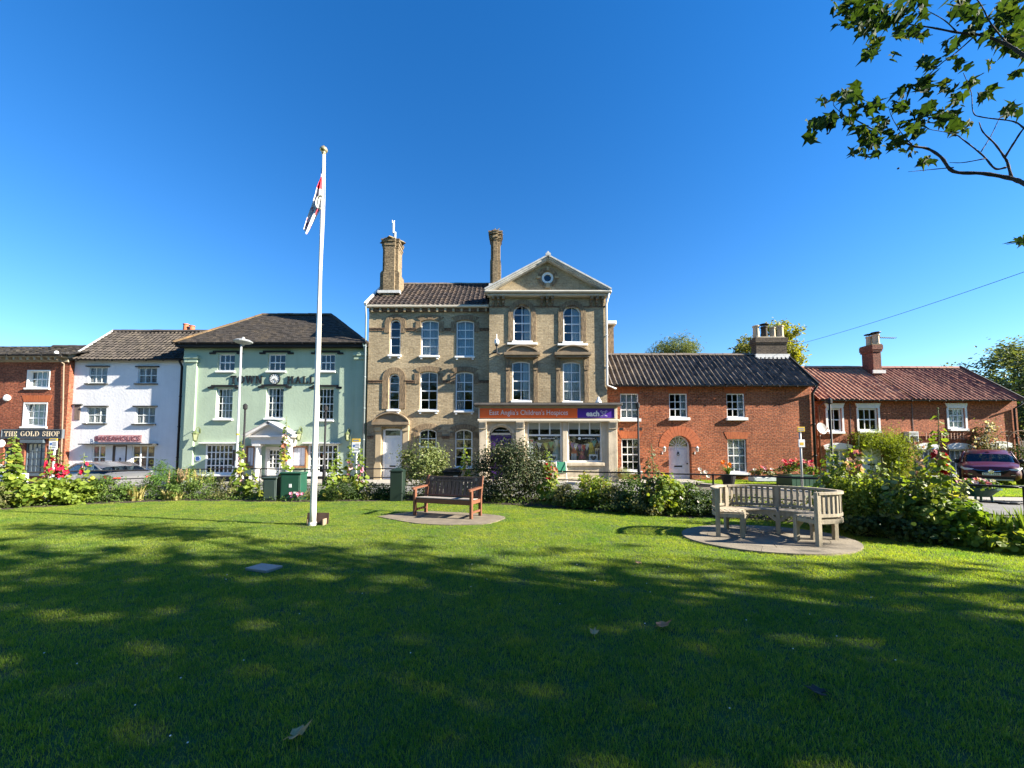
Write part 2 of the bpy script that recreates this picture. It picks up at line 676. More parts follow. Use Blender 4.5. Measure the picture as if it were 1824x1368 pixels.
def ring_poly(cx, cz, rx, rz, ix, iz, a0=0, a1=360, n=18, y0=0, y1=0.02, mb=None, dx=0):
 """flat ring sector with depth, as quads"""
 mb = mb or MB()
 for i in range(n):
  a, b = math.radians(a0 + (a1 - a0) * i / n), math.radians(a0 + (a1 - a0) * (i + 1) / n)
  mb.prism([(cx + dx + ix * math.cos(a), cz + iz * math.sin(a)), (cx + rx * math.cos(a), cz + rz * math.sin(a)),
                  (cx + rx * math.cos(b), cz + rz * math.sin(b)), (cx + dx + ix * math.cos(b), cz + iz * math.sin(b))], y0, y1)
 return mb

def serif_letter(ch, x, z, w, h, y0, y1):
 """a roman capital with serifs from solid strokes; x, z its lower left corner"""
 mb = MB()
 k = [0]

 def P(pts):
  k[0] += 1
  e = 0.0012 * k[0]
  q = [(x + p[0] * w, z + p[1] * h) for p in pts]
  a = sum(q[i][0] * q[(i + 1) % len(q)][1] - q[(i + 1) % len(q)][0] * q[i][1] for i in range(len(q)))
  mb.prism(q if a > 0 else q[::-1], y0 - e, y1)

 def R(a, b, c, d):
  P([(a, c), (b, c), (b, d), (a, d)])
 T, t, sf = 0.20, 0.09, 0.06
 if ch == 'T':
  R(.40, .60, 0, 1); R(.04, .96, .91, 1.002); R(.25, .75, -.002, sf); P([(.04, .72), (.09, .72), (.16, .93), (.04, .93)]); P([(.96, .72), (.91, .72), (.84, .93), (.96, .93)])
 elif ch == 'H':
  R(.12, .32, 0, 1); R(.68, .88, 0, 1); R(.30, .70, .46, .54)
  for a in (.02, .58):
   R(a, a + .40, -.002, sf); R(a, a + .40, 1 - sf, 1.002)
 elif ch == 'L':
  R(.14, .36, 0, 1); R(.02, .92, -.002, .09); R(.02, .50, 1 - sf, 1.002); P([(.92, .33), (.87, .33), (.78, .06), (.92, .06)])
 elif ch == 'E':
  R(.14, .36, 0, 1); R(.02, .90, -.002, .09); R(.02, .88, .91, 1.002); R(.30, .68, .46, .54)
  P([(.92, .30), (.87, .30), (.78, .06), (.92, .06)]); P([(.88, .72), (.83, .72), (.76, .93), (.88, .93)]); R(.62, .68, .36, .64)
 elif ch == 'N':
  R(.12, .22, 0, 1); R(.80, .90, 0, 1); P([(.10, 1), (.34, 1), (.90, 0), (.68, 0)]); R(0, .34, -.002, sf); R(.68, 1, 1 - sf, 1.002); R(0, .2, 1 - sf, 1.002)
 elif ch == 'A':
  P([(.10, 0), (.20, 0), (.54, 1), (.44, 1)]); P([(.66, 0), (.90, 0), (.56, 1), (.42, 1)]); R(.26, .72, .30, .38); R(0, .32, -.002, sf); R(.58, 1, -.002, sf)
 elif ch == 'W':
  P([(.04, 1), (.20, 1), (.36, 0), (.26, 0)]); P([(.26, 0), (.34, 0), (.54, .95), (.46, .95)]); P([(.44, 1), (.60, 1), (.76, 0), (.66, 0)]); P([(.66, 0), (.74, 0), (.96, 1), (.88, 1)])
  R(0, .28, 1 - sf, 1.002); R(.38, .66, 1 - sf, 1.002); R(.78, 1, 1 - sf, 1.002)
 elif ch == 'O':
  ring_poly(x + .5 * w, z + .5 * h, .5 * w, .51 * h, .29 * w, .43 * h, y0=y0, y1=y1, mb=mb)
 elif ch == 'G':
  ring_poly(x + .5 * w, z + .5 * h, .5 * w, .51 * h, .29 * w, .43 * h, 40, 330, y0=y0, y1=y1, mb=mb); R(.72, .92, .08, .46); R(.60, 1.0, .42, .48)
 elif ch == 'D':
  R(.10, .30, 0, 1); R(0, .5, -.002, .07); R(0, .5, .93, 1.002)
  ring_poly(x + .45 * w, z + .5 * h, .53 * w, .5 * h, .33 * w, .42 * h, -90, 90, 10, y0=y0, y1=y1, mb=mb)
 elif ch == 'P':
  R(.12, .34, 0, 1); R(0, .48, -.002, sf); R(0, .5, .93, 1.002); R(.3, .5, .44, .51)
  ring_poly(x + .5 * w, z + .72 * h, .45 * w, .28 * h, .24 * w, .21 * h, -90, 90, 10, y0=y0, y1=y1, mb=mb)
 elif ch == 'S':
  ring_poly(x + .5 * w, z + .74 * h, .40 * w, .27 * h, .22 * w, .20 * h, 25, 262, 12, y0=y0, y1=y1, mb=mb)
  ring_poly(x + .5 * w, z + .26 * h, .42 * w, .27 * h, .22 * w, .20 * h, -155, 98, 12, y0=y0 - .001, y1=y1, mb=mb)
  R(.80, .88, .70, .95); R(.10, .18, .05, .32)
 return mb
# ------------------------------------------------------------------ architecture helpers
def arch_pts(x0, x1, z1, rise, n=10):
 """points along an arch that springs at z1 - rise and crowns at z1"""
 hw, xc = (x1 - x0) / 2, (x0 + x1) / 2
 R = (hw * hw + rise * rise) / (2 * rise)
 zc = z1 - R
 out = []
 for i in range(n + 1):
  x = x0 + (x1 - x0) * i / n
  if rise > hw * 0.95:
   a = math.pi * (1 - i / n)
   out.append((xc + hw * math.cos(a), z1 - rise + rise * math.sin(a)))
  else:
   out.append((x, zc + math.sqrt(max(0, R * R - (x - xc) ** 2))))
 return out

def wall_mb(x0, x1, z0, z1, Y, ops, depth=0.12, Yb=None, mb=None, back=True):
 """front wall with real openings; ops are (x0, x1, z0, z1, rise). Sides and back when Yb is given."""
 mb = mb or MB()
 xs = sorted({x0, x1} | {round(v, 4) for o in ops for v in o[:2]})
 zs = sorted({z0, z1} | {round(v, 4) for o in ops for v in o[2:4]})
 xs = [v for v in xs if x0 <= v <= x1]
 zs = [v for v in zs if z0 <= v <= z1]
 for i in range(len(xs) - 1):
  for j in range(len(zs) - 1):
   cx, cz = (xs[i] + xs[i + 1]) / 2, (zs[j] + zs[j + 1]) / 2
   if any(o[0] < cx < o[1] and o[2] < cz < o[3] for o in ops):
    continue
   mb.quad((xs[i], Y, zs[j]), (xs[i + 1], Y, zs[j]), (xs[i + 1], Y, zs[j + 1]), (xs[i], Y, zs[j + 1]))
 for o in ops:
  a, b, c, d, r = o
  e = Y + depth
  zt = d - r
  mb.quad((a, Y, c), (a, e, c), (a, e, zt), (a, Y, zt))
  mb.quad((b, e, c), (b, Y, c), (b, Y, zt), (b, e, zt))
  mb.quad((a, e, c), (a, Y, c), (b, Y, c), (b, e, c))
  if r > 0:
   p = arch_pts(a, b, d, r)
   for i in range(len(p) - 1):
    q, s = p[i], p[i + 1]
    mb.quad((q[0], Y, q[1]), (s[0], Y, s[1]), (s[0], Y, d), (q[0], Y, d))
    mb.quad((q[0], e, q[1]), (s[0], e, s[1]), (s[0], Y, s[1]), (q[0], Y, q[1]))
    mb.quad((s[0], e, s[1]), (q[0], e, q[1]), (q[0], e, d), (s[0], e, d))
  else:
   mb.quad((a, Y, d), (a, e, d), (b, e, d), (b, Y, d))
 if Yb:
  mb.quad((x0, Yb, z0), (x0, Y, z0), (x0, Y, z1), (x0, Yb, z1))
  mb.quad((x1, Y, z0), (x1, Yb, z0), (x1, Yb, z1), (x1, Y, z1))
  if back:
   mb.quad((x0 + .01, Y + depth + .02, z1 - .02), (x1 - .01, Y + depth + .02, z1 - .02), (x1 - .01, Yb, z1 - .02), (x0 + .01, Yb, z1 - .02))
   for zf in (2.85, 5.65):
    if zf < z1 - 1.5:
     mb.quad((x0 + .01, Y + .4, zf), (x1 - .01, Y + .4, zf), (x1 - .01, Yb, zf), (x0 + .01, Yb, zf))
   mb.quad((x1, Yb, z0), (x0, Yb, z0), (x0, Yb, z1), (x1, Yb, z1))
 return mb

def window(parent, r, Y, cols, rows, rise=0.0, recess=0.09, fw=0.065, bw=0.034, sill=0.05, mat=None, curtain=None, sash=True, sill_mat=None,
           sill_h=0.09, brackets=False, curt=((0, 1),), glass=None, rowz=None, back=None):
 x0, x1, z0, z1 = r
 mat = mat or WHITE
 y0, y1 = Y + recess, Y + recess + 0.07
 f = MB()
 f.bev(x0 + .002, x0 + fw, y0, y1, z0 + .002, z1 - rise - .002, .008)
 f.bev(x1 - fw, x1 - .002, y0, y1, z0 + .002, z1 - rise - .002, .008)
 f.bev(x0 + fw, x1 - fw, y0 + .003, y1, z0 + .002, z0 + fw * 1.25, .008)
 if rise > 0:
  o = arch_pts(x0 + .002, x1 - .002, z1 - .002, rise)
  hw = (x1 - x0) / 2
  ri = rise * (hw - fw) / hw if rise > hw * .95 else rise * (1 - fw / hw) ** 2
  i_ = arch_pts(x0 + fw, x1 - fw, z1 - fw, ri)
  zs = z1 - rise
  o = [(p[0], max(p[1], zs)) for p in o]
  i_ = [(p[0], p[1]) for p in i_]
  for k in range(len(o) - 1):
   f.prism([i_[k], i_[k + 1], o[k + 1], o[k]], y0 + .001, y1)
 else:
  f.bev(x0 + fw, x1 - fw, y0 + .003, y1, z1 - fw, z1 - .002, .008)
 gx0, gx1, gz0, gz1 = x0 + fw, x1 - fw, z0 + fw * 1.25, z1 - fw
 pw = (gx1 - gx0) / cols
 if rowz is None:
  rowz = [gz0 + (gz1 - gz0) * k / rows for k in range(rows + 1)]
 for c in range(1, cols):
  x = gx0 + pw * c
  zt = gz1
  if rise > 0:
   hw, xc = (x1 - x0) / 2 - fw, (x0 + x1) / 2
   zt = gz1 - rise * (abs(x - xc) / hw) ** 2
  f.box(x - bw / 2, x + bw / 2, y0 + .012, y1 - .012, gz0, zt)
 for k in range(1, len(rowz) - 1):
  h = bw * (1.7 if sash and k == (len(rowz) - 1) // 2 else 1)
  f.box(gx0, gx1, y0 + .009, y1 - .014, rowz[k] - h / 2, rowz[k] + h / 2)
 w = f.build('window', mat, parent)
 pm = ubox(glass or GLASS)
 for c in range(cols):
  for k in range(len(rowz) - 1):
   zt = rowz[k + 1]
   if rise > 0 and k == len(rowz) - 2:
    hw, xc = (x1 - x0) / 2 - fw, (x0 + x1) / 2
    xm = gx0 + pw * (c + .5)
    zt = zt - rise * (abs(xm - xc) / hw) ** 2 * .9 + .02 if cols > 1 else zt - rise * .3
   hgt = max(.05, zt - rowz[k])
   place('pane', pm, (gx0 + pw * (c + .5), y0 + .036, rowz[k] + hgt / 2), w, rot=(random.uniform(-.008, .008), 0, random.uniform(-.012, .012)), scale=(pw, .006, hgt))
 if sill:
  s = MB().bev(x0 - .06, x1 + .06, Y - sill - .03, Y + recess + .02, z0 - sill_h, z0 + .001, .012)
  if brackets:
   for bx in (x0 + .06, x1 - .06):
    s.box(bx - .05, bx + .05, Y - sill, Y + .01, z0 - sill_h - .09, z0 - sill_h - .002)
  s.build('sill', sill_mat or mat, w)
 if curtain:
  for a, b in curt:
   c = MB()
   n = max(4, int((b - a) * (x1 - x0) / .035))
   xs = [x0 + .03 + (x1 - x0 - .06) * (a + (b - a) * i / n) for i in range(n + 1)]
   ys = [Y + recess + .17 + .022 * math.sin(i * 2.1) + random.uniform(-.008, .008) for i in range(n + 1)]
   for i in range(n):
    c.quad((xs[i], ys[i], z0 + .03), (xs[i + 1], ys[i + 1], z0 + .03), (xs[i + 1], ys[i + 1], z1 - .03), (xs[i], ys[i], z1 - .03))
   c.build('curtain', curtain, w)
 if back:
  MB().box(x0 - .05, x1 + .05, Y + recess + .092, Y + recess + .10, z0 - .05, z1 + .05).build('blind', back, w)
 return w

def roof_strip(A, B, C, D, row, mb=None, colw=None, amp=0.0, lift=0.02, seg=6, sag=0.02, seed=0, skew=0.0):
 """courses of tiles on the plane A (eave, left) B (eave, right) C (ridge, right) D (ridge, left), each course lapping the one below;
 amp > 0 gives pantile rolls. UV: one cell per tile."""
 A, B, C, D = map(Vector, (A, B, C, D))
 rng = np.random.RandomState(seed)
 mb = mb or MB()
 if mb.uv is None:
  mb.uv = []
 eave = (B - A).normalized()
 up = (D - A) - eave * (D - A).dot(eave)
 Lv = up.length
 up.normalize()
 nrm = eave.cross(up).normalized()
 if nrm.z < 0:
  nrm = -nrm
 R = max(1, round(Lv / row))
 colw = colw or 0.2
 ph = rng.uniform(0, 6)
 for r in range(R):
  t0, t1 = r / R, min(1.0, (r + 1.12) / R)
  rows = []
  for t, hgt in ((t0, -0.01), (t0, lift), (t1, 0.003)):
   L0, L1 = A.lerp(D, t), B.lerp(C, t)
   u0 = (L0 - A).dot(eave)
   u1 = (L1 - A).dot(eave)
   rows.append((t, hgt, u0, u1))
  ua, ub = min(rows[0][2], rows[2][2]), max(rows[0][3], rows[2][3])
  n = max(2, int(math.ceil((ub - ua) / colw * seg)) + 1)
  us = np.linspace(ua, ub, n)
  jit = rng.uniform(-0.010, 0.010, int((ub - ua) / colw) + 3)
  base = len(mb.v)
  for t, hgt, u0, u1 in rows:
   uu = np.clip(us, u0, u1)
   cell = uu / colw + (0.0 if amp > 0 else 0.5 * (r % 2))
   p = (cell % 1.0)
   prof = amp * (0.55 * np.cos(2 * np.pi * p) + 0.25 * np.cos(4 * np.pi * p - 0.6)) if amp > 0 else np.zeros_like(uu)
   ji = jit[np.clip((cell - cell.min()).astype(int), 0, len(jit) - 1)]
   sg = -sag * np.sin(np.pi * np.clip((uu - ua) / max(ub - ua, 1e-6), 0, 1)) * (0.3 + t) + 0.02 * np.sin(uu * 0.9 + ph) + .008 * np.sin(uu * 2.7 + 2 * ph)
   for k in range(n):
    q = A + eave * float(uu[k]) + up * float(t * Lv + ji[k]) + nrm * float(hgt + prof[k] + ji[k] * .7)
    q.z += float(sg[k])
    mb.v.append(tuple(q))
    mb.uv.append((float(us[k] / colw + (0.0 if amp > 0 else 0.5 * (r % 2))), r + 0.5))
  for j in range(2):
   for k in range(n - 1):
    a = base + j * n + k
    mb.f.append((a, a + 1, a + n + 1, a + n))
 return mb

def ridge_tiles(parent, p, q, mat, step=0.45, r=0.11, lift=0.02, name='ridge_tile'):
 p, q = Vector(p), Vector(q)
 d = q - p
 n = max(1, round(d.length / step))
 key = ('ridge', mat.name, round(d.length / n, 2), r)
 if key not in _unit:
  mb = MB()
  mb.uv = []
  L = d.length / n
  prof = [(-r * 1.15, -r * .7), (-r * .85, 0.0), (-r * .4, r * .42), (0, r * .55), (r * .4, r * .42), (r * .85, 0), (r * 1.15, -r * .7)]
  for e, s in ((0, 1.06), (L * .98, 1.0)):
   for y, z in prof:
    mb.v.append((e, y * s, z * s))
    mb.uv.append((hash(key) % 7 + .5, .5))
  m = len(prof)
  for k in range(m - 1):
   mb.f.append((k, m + k, m + k + 1, k + 1))
  mb.f.append(tuple(range(m)))
  mb.f.append(tuple(range(2 * m - 1, m - 1, -1)))
  _unit[key] = mb.mesh('ridge_tile', mat)
 me = _unit[key]
 yaw = math.atan2(d.y, d.x)
 pit = -math.atan2(d.z, math.hypot(d.x, d.y))
 for i in range(n):
  c = p + d * (i / n)
  place(name, me, c + Vector((0, 0, lift + random.uniform(-.008, .008))), parent, rot=(random.uniform(-.03, .03), pit, yaw + random.uniform(-.015, .015)))

def panel_door(parent, r, Y, mat, panels, recess=0.14, letter=None, knob=None, knocker=None, name='door', metal=None):
 """panels: (fx0, fx1, fz0, fz1) in fractions of the leaf"""
 x0, x1, z0, z1 = r
 metal = metal or BLACK
 d = MB().box(x0, x1, Y + recess, Y + recess + .05, z0, z1).build(name, mat, parent)
 w, h = x1 - x0, z1 - z0
 for a, b, c, e in panels:
  X0, X1, Z0, Z1 = x0 + a * w, x0 + b * w, z0 + c * h, z0 + e * h
  p = MB()
  p.bev(X0 + .03, X1 - .03, Y + recess - .012, Y + recess + .01, Z0 + .03, Z1 - .03, .02)
  for q in ((X0, X1, Z0, Z0 + .018), (X0, X1, Z1 - .018, Z1), (X0, X0 + .018, Z0 + .018, Z1 - .018), (X1 - .018, X1, Z0 + .018, Z1 - .018)):
   p.box(q[0], q[1], Y + recess - .016, Y + recess + .01, q[2], q[3])
  p.build('panel', mat, d)
 if letter:
  zc = z0 + letter * h
  MB().bev(x0 + .3 * w, x0 + .7 * w, Y + recess - .02, Y + recess + .01, zc - .035, zc + .035, .008).build('letterbox', metal, d)
 if knob:
  MB().lathe([(.012, 0), (.012, -.03), (.035, -.04), (.04, -.06), (.02, -.075)], (x0 + knob[0] * w, Y + recess, z0 + knob[1] * h), 10, 'y').build('knob', metal, d)
 if knocker:
  k = MB()
  zc = z0 + knocker * h
  k.box(x0 + .46 * w, x0 + .54 * w, Y + recess - .03, Y + recess, zc, zc + .11)
  k.tube([(x0 + .44 * w, Y + recess - .03, zc), (x0 + .45 * w, Y + recess - .035, zc - .07), (x0 + .55 * w, Y + recess - .035, zc - .07), (x0 + .56 * w, Y + recess - .03, zc)], .012, 5)
  k.build('knocker', metal, d)
 return d

def downpipe(parent, pts, mat, r=0.045, name='downpipe'):
 mb = MB().tube(pts, r, 8)
 for i in range(len(pts) - 1):
  a, b = Vector(pts[i]), Vector(pts[i + 1])
  if (a - b).length > 1.2:
   for k in range(1, int((a - b).length / 1.6) + 1):
    c = a.lerp(b, k * 1.6 / (a - b).length)
    mb.tube([c - Vector((0, 0, .03)), c + Vector((0, 0, .03))], r * 1.35, 8)
 return mb.build(name, mat, parent, smooth=True)

def gutter(parent, x0, x1, y, z, mat, r=0.065):
 mb = MB()
 n = 6
 prof = [(r * math.cos(math.pi + math.pi * k / n), r * math.sin(math.pi + math.pi * k / n)) for k in range(n + 1)]
 for x in (x0, x1):
  for a, b in prof:
   mb.v.append((x, y + a, z + b))
 for k in range(n):
  mb.f.append((k, k + 1, n + 1 + k + 1, n + 1 + k))
 mb.f.append(tuple(range(n + 1)))
 mb.f.append(tuple(range(2 * n + 1, n, -1)))
 x = x0 + .4
 while x < x1:
  mb.box(x - .02, x + .02, y - r - .006, y + r, z - r - .012, z - .01)
  x += .9
 return mb.build('gutter', mat, parent)

def chimney_pot(parent, c, h, r, mat, cowl=None):
 p = MB().lathe([(r * 1.1, 0), (r * 1.12, .05), (r, .08), (r * .92, h * .85), (r * 1.1, h * .88), (r * 1.12, h * .97), (r * .9, h), (r * .75, h), (r * .7, h - .1)], c, 12).build('chimney_pot', mat, parent, smooth=False)
 if cowl:
  q = MB().lathe([(r * .35, 0), (r * .35, .03), (r * 1.5, .05), (r * 1.45, .08), (.01, .13)], (c[0], c[1], c[2] + h + .06), 12)
  for k in range(3):
   a = k * 2.1
   q.tube([(c[0] + r * .8 * math.cos(a), c[1] + r * .8 * math.sin(a), c[2] + h - .03), (c[0] + r * .8 * math.cos(a), c[1] + r * .8 * math.sin(a), c[2] + h + .12)], .012, 5)
  q.build('cowl', BLACK, p)
 return p

def arch_band(r_in, r_out_w, z1, rise, Y, y0, y1, drop=0.0, mb=None, thick=0.2):
 """voussoir band round an arch over opening x0..x1"""
 x0, x1 = r_in
 mb = mb or MB()
 inn = arch_pts(x0, x1, z1, rise, 12)
 hw = (x1 - x0) / 2
 ro = rise + thick * (1.0 if rise > hw * .95 else .25)
 out = arch_pts(x0 - thick, x1 + thick, z1 + thick, ro if rise > hw * .95 else rise * 1.15 + .03, 12)
 for k in range(12):
  mb.prism([inn[k], inn[k + 1], out[k + 1], out[k]], Y - y0, Y + y1)
 if drop > 0:
  for a, b, zz in ((x0 - thick, x0 - .001, min(inn[0][1], out[0][1])), (x1 + .001, x1 + thick, min(inn[-1][1], out[-1][1]))):
   mb.box(a, b, Y - y0, Y + y1, zz - drop, zz - .002)
 return mb

AERM = M('aerial_metal', (.10, .11, .12), .6, .1)

def aerial(name, label, base, h, boom, els, ang, cat='tv aerial'):
 """mast with a boom and cross elements"""
 t = thing(name, label, cat, base)
 b = Vector(base)
 MB().tube([b, b + Vector((0, 0, h))], .028, 6).build('mast', AERM, t)
 d = Vector((math.cos(ang), math.sin(ang), 0))
 e = Vector((-d.y, d.x, 0))
 top = b + Vector((0, 0, h - .05))
 mb = MB().tube([top - d * .15, top + d * boom], .022, 5)
 for k in range(els):
  c = top + d * (boom * (k + .6) / els)
  mb.tube([c - e * .13, c + e * .13], .012, 4)
 mb.build('boom', AERM, t)
 r = MB()
 for s in (-1, 1):
  r.obox(top - d * .12 + Vector((0, 0, s * .13)), e * .16, Vector((d.x * -.05 , d.y * -.05, s * .12)), d * .006)
 r.build('reflector', AERM, t)
 return t

# ------------------------------------------------------------------ the setting
def gz(x, y):
 """the street falls a little towards the far left"""
 s = min(1, max(0, (-x - 12) / 7)) * min(1, max(0, (y - 13) / 3))
 return -0.38 * s * s * (3 - 2 * s)

GROUND = M('earth', (0.10, 0.085, 0.06), 0.95, 0.3, 2, 0.3, 20)
ASPHALT = M('asphalt', (0.15, 0.145, 0.135), 0.9, 0.2, 1.3, 0.3, 90)
PAVE = M('paving', (0.30, 0.275, 0.235), 0.9, 0.15, 1.2, 0.2, 40)
KERB = M('kerb_stone', (0.38, 0.35, 0.30), 0.85, 0.15, 4, 0.2, 40)
LAWNM = M('lawn_soil', (0.045, 0.075, 0.016), 0.95, 0.3, 5, 0.5, 60)
SOIL = M('bed_soil', (0.045, 0.033, 0.023), 0.95, 0.3, 12, 0.8, 25)

def grid_sheet(name, m, xs, ys, dz, keep=None, kind='structure'):
 mb = MB()
 idx = {}
 for i, x in enumerate(xs):
  for j, y in enumerate(ys):
   idx[i, j] = len(mb.v)
   mb.v.append((x, y, gz(x, y) + dz))
 for i in range(len(xs) - 1):
  for j in range(len(ys) - 1):
   if keep and not keep((xs[i] + xs[i + 1]) / 2, (ys[j] + ys[j + 1]) / 2):
    continue
   mb.f.append((idx[i, j], idx[i + 1, j], idx[i + 1, j + 1], idx[i, j + 1]))
 return mb.build(name, m, kind=kind)

xs_g = [-1500, -400, -120, -60] + list(np.arange(-40, 41, 1.0)) + [60, 120, 400, 1500]
ys_g = [-1500, -300, -60, -20, -8] + list(np.arange(-4, 31, 1.0)) + [60, 120, 400, 1500]
grid_sheet('ground', GROUND, xs_g, ys_g, -0.035)

# front edge of the flower bed, from photograph pixels to ground points
BED_PX = [(-260, 925), (0, 908), (150, 899), (320, 892), (480, 894), (640, 893), (760, 892), (860, 897), (1000, 905), (1100, 912), (1200, 921), (1300, 924), (1420, 932), (1500, 948), (1600, 962), (1700, 972), (1824, 986), (2050, 1010)]
BED = [gr(x, y) for x, y in BED_PX]
bedc = spline([(p.x, p.y, 0) for p in BED], 5)
_bx = np.array([p.x for p in bedc])
_by = np.array([p.y for p in bedc])

def bed_y(x):
 """depth of the bed's lawn-side edge; the bed turns towards the viewer on the right"""
 return float(np.interp(x, _bx, _by))

lawn_outline = [(p.x, p.y) for p in bedc]
lawn_poly = [(-40, -45)] + [(40, -45)] + [(40, 4.0)] + list(reversed(lawn_outline)) + [(-40, 11.5)]
lm = MB()
lm.v = [(x, y, -0.004) for x, y in lawn_poly]
lm.f = [tuple(range(len(lawn_poly)))]
lm.build('lawn', LAWNM, kind='structure')

def offs(x, k):
 """point k metres behind the bed edge, square to it"""
 e = .25
 d = Vector((2 * e, bed_y(x + e) - bed_y(x - e), 0)).normalized()
 return Vector((x - d.y * k, bed_y(x) + d.x * k, 0))

bm_ = MB()
n_ = 60
for i in range(n_ + 1):
 x = -19 + 31 * i / n_
 a, b = offs(x, -0.02), offs(x, 2.0)
 bm_.v += [(a.x, a.y, 0.004), ((a.x + b.x) / 2, (a.y + b.y) / 2, .06), (b.x, b.y, 0.004)]
for i in range(n_):
 for j in range(2):
  bm_.f.append((3 * i + j, 3 * i + 3 + j, 3 * i + 4 + j, 3 * i + 1 + j))
bm_.build('flower_bed', SOIL, kind='structure')

grid_sheet('road', ASPHALT, list(np.arange(-60, 61, 1.5)), list(np.arange(10.0, 18.3, .75)) + [18.2], -0.008, keep=lambda x, y: y > bed_y(min(max(x, -16), 14)) + 1.2 and (x < 8 or y < 12.6))
# pavement in front of the shops, a step above the road
pv = MB()
xs = list(np.arange(-60, 9.1, 1.5))
for a, b in zip(xs[:-1], xs[1:]):
 za, zb = gz(a, 18.4) + .10, gz(b, 18.4) + .10
 pv.quad((a, 18.36, za), (b, 18.36, zb), (b, 20.6, zb), (a, 20.6, za))
pv.build('pavement', PAVE, kind='structure')
kb = thing('kerb', 'pale stone kerb along the pavement before the shops', 'kerb', (0, 18.2, 0))
kb['kind'] = 'structure'
del kb['category']
ks = MB().bev(-.455, .455, -.07, .07, -.12, .115, .02).mesh('kerb_stone', KERB)
for i in range(36):
 x = -24.2 + .92 * i
 place('kerb_stone', ks, (x, 18.28, gz(x, 18.4)), kb)

def vpoly(name, m, pts, z, kind='structure'):
 mb = MB()
 mb.v = [(p[0], p[1], z) for p in pts]
 mb.f = [tuple(range(len(pts)))]
 return mb.build(name, m, kind=kind)

VERGE = M('verge_grass', (0.15, 0.17, 0.045), 0.95, 0.25, 3, 0.6, 60)
VERGE_PTS = [(8.9, 19.3), (10.5, 17.4), (13, 15.2), (16, 13.6), (20, 13.1), (45, 12.9), (45, 21.4), (15.6, 21.4), (15.4, 20.25), (8.9, 20.25)]
vpoly('verge', VERGE, VERGE_PTS, 0.03)
vpoly('footpath', PAVE, [(8.9, 18.5), (10.2, 16.9), (12.6, 14.5), (16, 12.6), (20, 11.9), (45, 11.7), (45, 12.75), (20, 12.95), (16, 13.45), (13, 15.05), (10.4, 17.25), (8.9, 19.1)], 0.022)
vk = thing('kerb', 'kerb along the footpath by the verge', 'kerb', (13, 14, 0))
vk['kind'] = 'structure'
del vk['category']
kpath = spline([(8.9, 18.42, 0), (10.2, 16.8, 0), (12.6, 14.4, 0), (16, 12.5, 0), (20, 11.8, 0), (30, 11.65, 0)], 10)
acc = 0
for i in range(len(kpath) - 1):
 a, b = kpath[i], kpath[i + 1]
 m_ = (a + b) / 2
 place('kerb_stone', ks, (m_.x, m_.y, -.085), vk, rot=(0, 0, math.atan2(b.y - a.y, b.x - a.x)), scale=((b - a).length / .92, 1, 1))

# ------------------------------------------------------------------ brick house with the goldsmith's shop
YG = 20.43
g = thing('brick_house', 'dark red brick house with navy THE GOLD SHOP sign, at the end of the row', 'building', (at(50, 800, YG).x, YG, -.4))
gx1 = at(119.5, 730, YG).x
gx0 = gx1 - 13.0
gtop = at(60, 643, YG).z
gw = [rect(YG, 48, 89, 659, 691), rect(YG, 41, 84, 717, 760), rect(YG, 43, 79, 789, 845), rect(YG, 5, 24, 796, 842)]
gdr = rect(YG, 80, 89.5, 795, 862)
gmore = []
for k in (1, 2):        # the same bays repeat along the street beyond the frame
 for q in gw[:2]:
  gmore.append((q[0] - 3.4 * k, q[1] - 3.4 * k, q[2], q[3]))
wall_mb(gx0, gx1, -.6, gtop, YG, [(*q, 0) for q in gw + gmore + [gdr]], Yb=YG + 7, depth=.16).build('wall', B_GOLD, g)
window(g, gw[0], YG, 4, 2, recess=.15, fw=.09, curtain=CURTAIN)
window(g, gw[1], YG, 4, 3, recess=.15, fw=.09, curtain=CURTAIN)
for q in gmore:
 window(g, q, YG, 4, 3, recess=.15, fw=.09, curtain=CURTAIN)
SLATE_BLUE = M('slate_blue_paint', (0.075, 0.10, 0.12), 0.45, 0.1, 5)
window(g, gw[2], YG, 4, 4, recess=.06, fw=.07, bw=.03, mat=SLATE_BLUE, sash=False, back=M('shop_blind', (.72, .72, .70), .8, .05), glass=SHOPGLASS)
window(g, gw[3], YG, 2, 3, recess=.06, fw=.07, bw=.03, mat=SLATE_BLUE, sash=False)
for q in gw[:2] + gmore:      # white painted surround of the deep reveals
 s = MB()
 s.box(q[0] + .003, q[0] + .05, YG - .015, YG + .148, q[2] + .003, q[3] - .003)
 s.box(q[1] - .05, q[1] - .003, YG - .015, YG + .148, q[2] + .003, q[3] - .003)
 s.box(q[0] + .052, q[1] - .052, YG - .012, YG + .148, q[3] - .06, q[3] - .003)
 s.build('surround', WHITE, g)
q = rect(YG, 39, 93, 704.5, 716)
MB().prism([(q[0] + .12, q[2]), (q[1] - .12, q[2]), (q[1], q[3]), (q[0], q[3])], YG - .012, YG + .05).build('flat_arch', B_ARCH, g)
q = rect(YG, 43, 80, 783, 789)
MB().box(q[0] - .05, q[1] + .05, YG - .14, YG + .02, q[2], q[3]).build('shop_hood', SLATE_BLUE, g)
pd = MB()
pd.box(gdr[0] + .01, gdr[1] - .01, YG + .05, YG + .1, gdr[2], gdr[3])
d_ = pd.build('shutter_door', DARKWOOD, g)
for k in range(5):
 zz = gdr[3] - .25 - .3 * k
 MB().box(gdr[0] + .06, gdr[1] - .06, YG + .03, YG + .06, zz - .1, zz + .08).build('panel', M('brown_panel', (.15, .10, .05), .5), d_)
